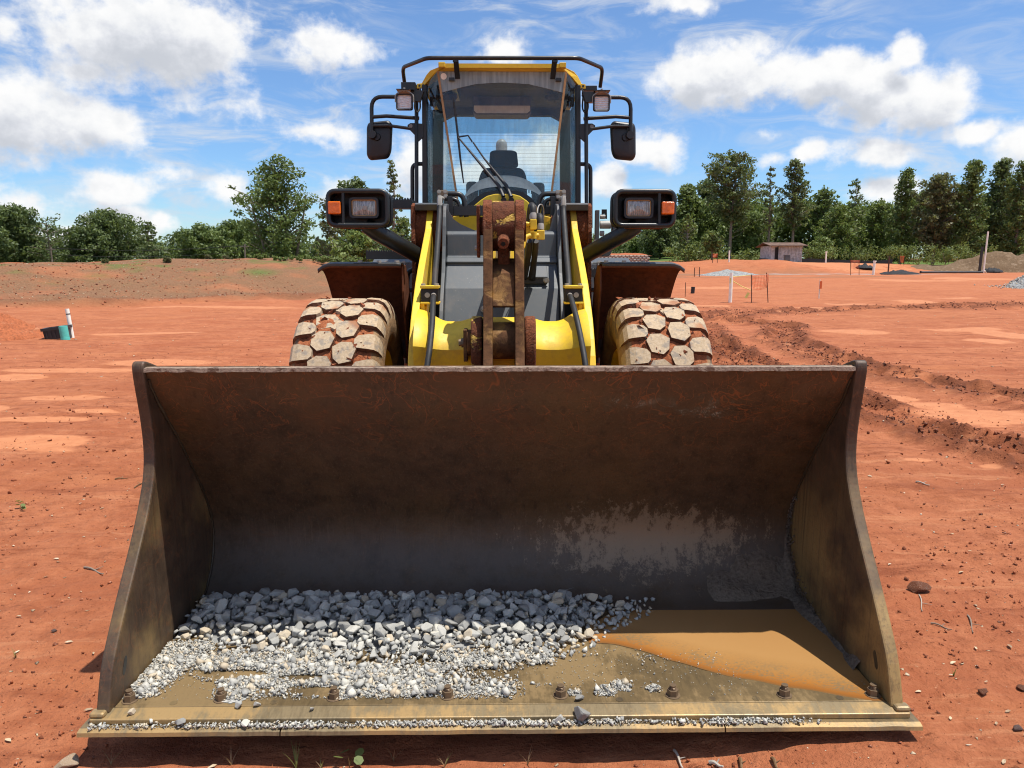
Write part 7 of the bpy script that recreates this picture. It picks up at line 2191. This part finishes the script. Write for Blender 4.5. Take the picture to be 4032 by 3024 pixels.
gx = r.normal(size=900) * 1.25; gy = r.normal(size=900) * .75
gs = r.uniform(.03, .085, 900)
rad_ = np.hypot(gx / 2.5, gy / 1.6)
gz_ = macro(GPC.x + gx, GPC.y + gy) + np.clip(1 - rad_, 0, 1) ** .85 * 1.25 * .95
k_ = np.abs(gx) < 4
scatter('heap_stones', np.stack([GPC.x + gx, GPC.y + gy, gz_ + gs * .3], 1)[k_], gs[k_], M['chip'], RAW, r)

def ground_stone(label, px, py, wpx, mat, k, flat=.7, rot=0.2):
    p = on(px, py); d = math.hypot(p.y, 1.6)
    s = wpx / 1620 * d / 2
    return loose_stone(label, (p.x, p.y, hz(p.x, p.y) + s * .32), s, k, (0, 0, rot), mat, 'rock', flat)
ground_stone('angular red-brown rock on the clay right of the bucket', 1983, 1276, 66, 'rock_red', 21, .62, .4)
ground_stone('pale tan rock cut by the bottom edge in the bucket shadow at the lower left', 146, 1661, 64, 'rock_pale', 22, .6, 1.0)
ground_stone('dark rock near the lower right corner', 2197, 1578, 30, 'rock_dark', 23, .7, .3)
ground_stone('brown clod-like rock right of the bucket corner', 2122, 1500, 30, 'rock_red', 24, .8, .2)
ground_stone('small dark stone lying alone on the clay left of the bucket', 118, 1366, 16, 'rock_dark', 25, .7, .2)
ground_stone('brown stone at the right edge above the lower right corner', 2206, 1488, 26, 'rock_red', 27, .8, .9)

def twig(label, a, b, r0, mat='bark', bend=.02):
    p, q_ = on(*a), on(*b)
    p = Vector((p.x, p.y, hz(p.x, p.y) + r0)); q_ = Vector((q_.x, q_.y, hz(q_.x, q_.y) + r0 * 2))
    root = thing('twig', label, 'twig', p)
    d = q_ - p; nrm = Vector((-d.y, d.x, 0))
    pts = [d * t + nrm * bend * math.sin(t * 5) + Vector((0, 0, .004 * math.sin(6 * t))) for t in np.linspace(0, 1, 7)]
    MB().tube(pts, r0, 7, r_end=r0 * .5).build('twig_stem', M[mat], root, smooth=True)
    s = pts[3]; MB().tube([s, s + nrm * .22 + d * .1 + Vector((0, 0, r0 * 2))], r0 * .5, 5, r_end=r0 * .2).build('twig_branch', M[mat], root)
    return root
TW = [('dark forked twig on the clay left of the bucket at half height', (182, 1224), (225, 1240), .006, 'bark'),
      ('pale bleached twig near the upper left side of the bucket', (248, 1031), (277, 1028), .006, 'straw'),
      ('curved pale twig touching the left rim of the bucket', (290, 1052), (318, 1036), .005, 'straw'),
      ('pale straight twig lying right of the bucket rim', (1978, 1046), (2008, 1054), .006, 'bark_pale'),
      ('thin dark twig below the big red rock', (2090, 1330), (2104, 1370), .004, 'bark'),
      ('brown twig right of the bucket corner pointing to the rim', (2010, 1352), (2056, 1366), .004, 'bark'),
      ('thin pale stalk below the angular red-brown rock', (1985, 1286), (1994, 1322), .003, 'bark_pale'),
      ('curved brown twig lying in the sun below the cutting edge', (1456, 1622), (1476, 1657), .005, 'bark_pale'),
      ('short split pale stick below the cutting edge right of the curved twig', (1533, 1645), (1562, 1656), .007, 'bark_pale'),
      ('upright pale wood sliver cut by the bottom edge', (1598, 1636), (1603, 1662), .007, 'straw'),
      ('second pale wood sliver right of the upright one at the bottom edge', (1668, 1638), (1680, 1664), .007, 'straw')]
for t_ in TW: twig(*t_)

def leaf_litter(n, seed):
    r = random.Random(seed); m = MB()
    for i in range(n):
        y = 1.75 * (9 / 1.75) ** r.random(); x = r.uniform(-.8, .8) * (y + .5)
        if not free(np.array([x]), np.array([y]))[0]: continue
        z = hz(x, y) + .006; s = r.uniform(.008, .02); a = r.random() * 6.28
        ca, sa = math.cos(a), math.sin(a)
        L = [(-1, 0, .0), (-.4, .38, .1), (.4, .34, .12), (1, 0, .05), (.4, -.34, .2), (-.4, -.38, .15)]
        m.add([(x + s * (u * ca - v * sa), y + s * (u * sa + v * ca), z + s * w * r.uniform(.2, 2)) for u, v, w in L], [(0, 1, 2, 3), (0, 3, 4, 5)])
    o = m.build('fallen_leaves', M['pale_bits']); props(o, kind='stuff')
leaf_litter(330, 4)

def weed(label, px, py, hpx, n, seed, mat='straw', leafy=False, group='small weeds below the cutting edge'):
    p = on(px, py); z = hz(p.x, p.y)
    root = thing('weed', label, 'weed', (p.x, p.y, z), group)
    r = random.Random(seed); h = hpx / 1620 * math.hypot(p.y, 1.6) * 1.2
    for k in range(n):
        a = r.random() * 6.28; L = h * r.uniform(.55, 1.1); sp = r.uniform(.2, .8); w = r.uniform(.0012, .0028)
        m = MB(); V = []
        for i in range(6):
            t = i / 5
            c_ = Vector((math.cos(a) * L * sp * t ** 1.4, math.sin(a) * L * sp * t ** 1.4, L * (t - .25 * sp * t * t)))
            s_ = Vector((-math.sin(a), math.cos(a), 0)) * w * (1 - t * .9)
            V += [c_ - s_, c_ + s_]
        m.add(V, [(2 * i, 2 * i + 1, 2 * i + 3, 2 * i + 2) for i in range(5)])
        m.build('blade', M[mat if r.random() < .75 else 'grass_blade'], root)
    if leafy:
        for k in range(5):
            a = r.random() * 6.28; c_ = Vector((math.cos(a) * h * .35, math.sin(a) * h * .3, h * r.uniform(.2, .6))); s = h * .16
            V = [c_ + Vector((s * math.cos(t), s * math.sin(t) * .8, s * .5 * math.sin(t + a))) for t in np.linspace(0, 6.28, 8)[:-1]]
            MB().add(V, [tuple(range(7))]).build('leaf', M['leaf_light'], root)
WD = [('bright green grass tuft with one long arching blade at the bottom edge', 640, 1657, 44, 9, 'grass_blade', False),
      ('dry tuft left of the bright green grass tuft', 500, 1657, 30, 5, 'straw', False),
      ('small broad-leaved weed at the bottom edge right of the green tuft', 755, 1655, 50, 4, 'straw', True),
      ('dry tuft between the green tuft and the broad-leaved weed', 695, 1658, 26, 5, 'straw', False),
      ('thin dry weed in the shade under the bucket left of centre', 850, 1640, 32, 4, 'straw', False),
      ('dry tuft at the bottom edge just left of the middle', 960, 1657, 30, 5, 'straw', False),
      ('forked dry stalk in the shade right of the middle', 1140, 1655, 34, 4, 'straw', False),
      ('thin dry stalk in the shade at the far left under the edge', 240, 1650, 30, 4, 'straw', False)]
for i, (lab, px, py, hp, n, mat, lf) in enumerate(WD): weed(lab, px, py, hp, n, 60 + i, mat, lf, None)
weed('withered brown weed standing alone on the clay at the left edge', 48, 1105, 26, 9, 90, 'straw', True, None)
weed('green seedling on the clay right of the bucket near the lower right', 2060, 1460, 22, 4, 91, 'grass_blade', False, None)
weed('pale dry tuft at the lower left in the sun', 34, 1420, 24, 6, 92, 'straw', False, None)
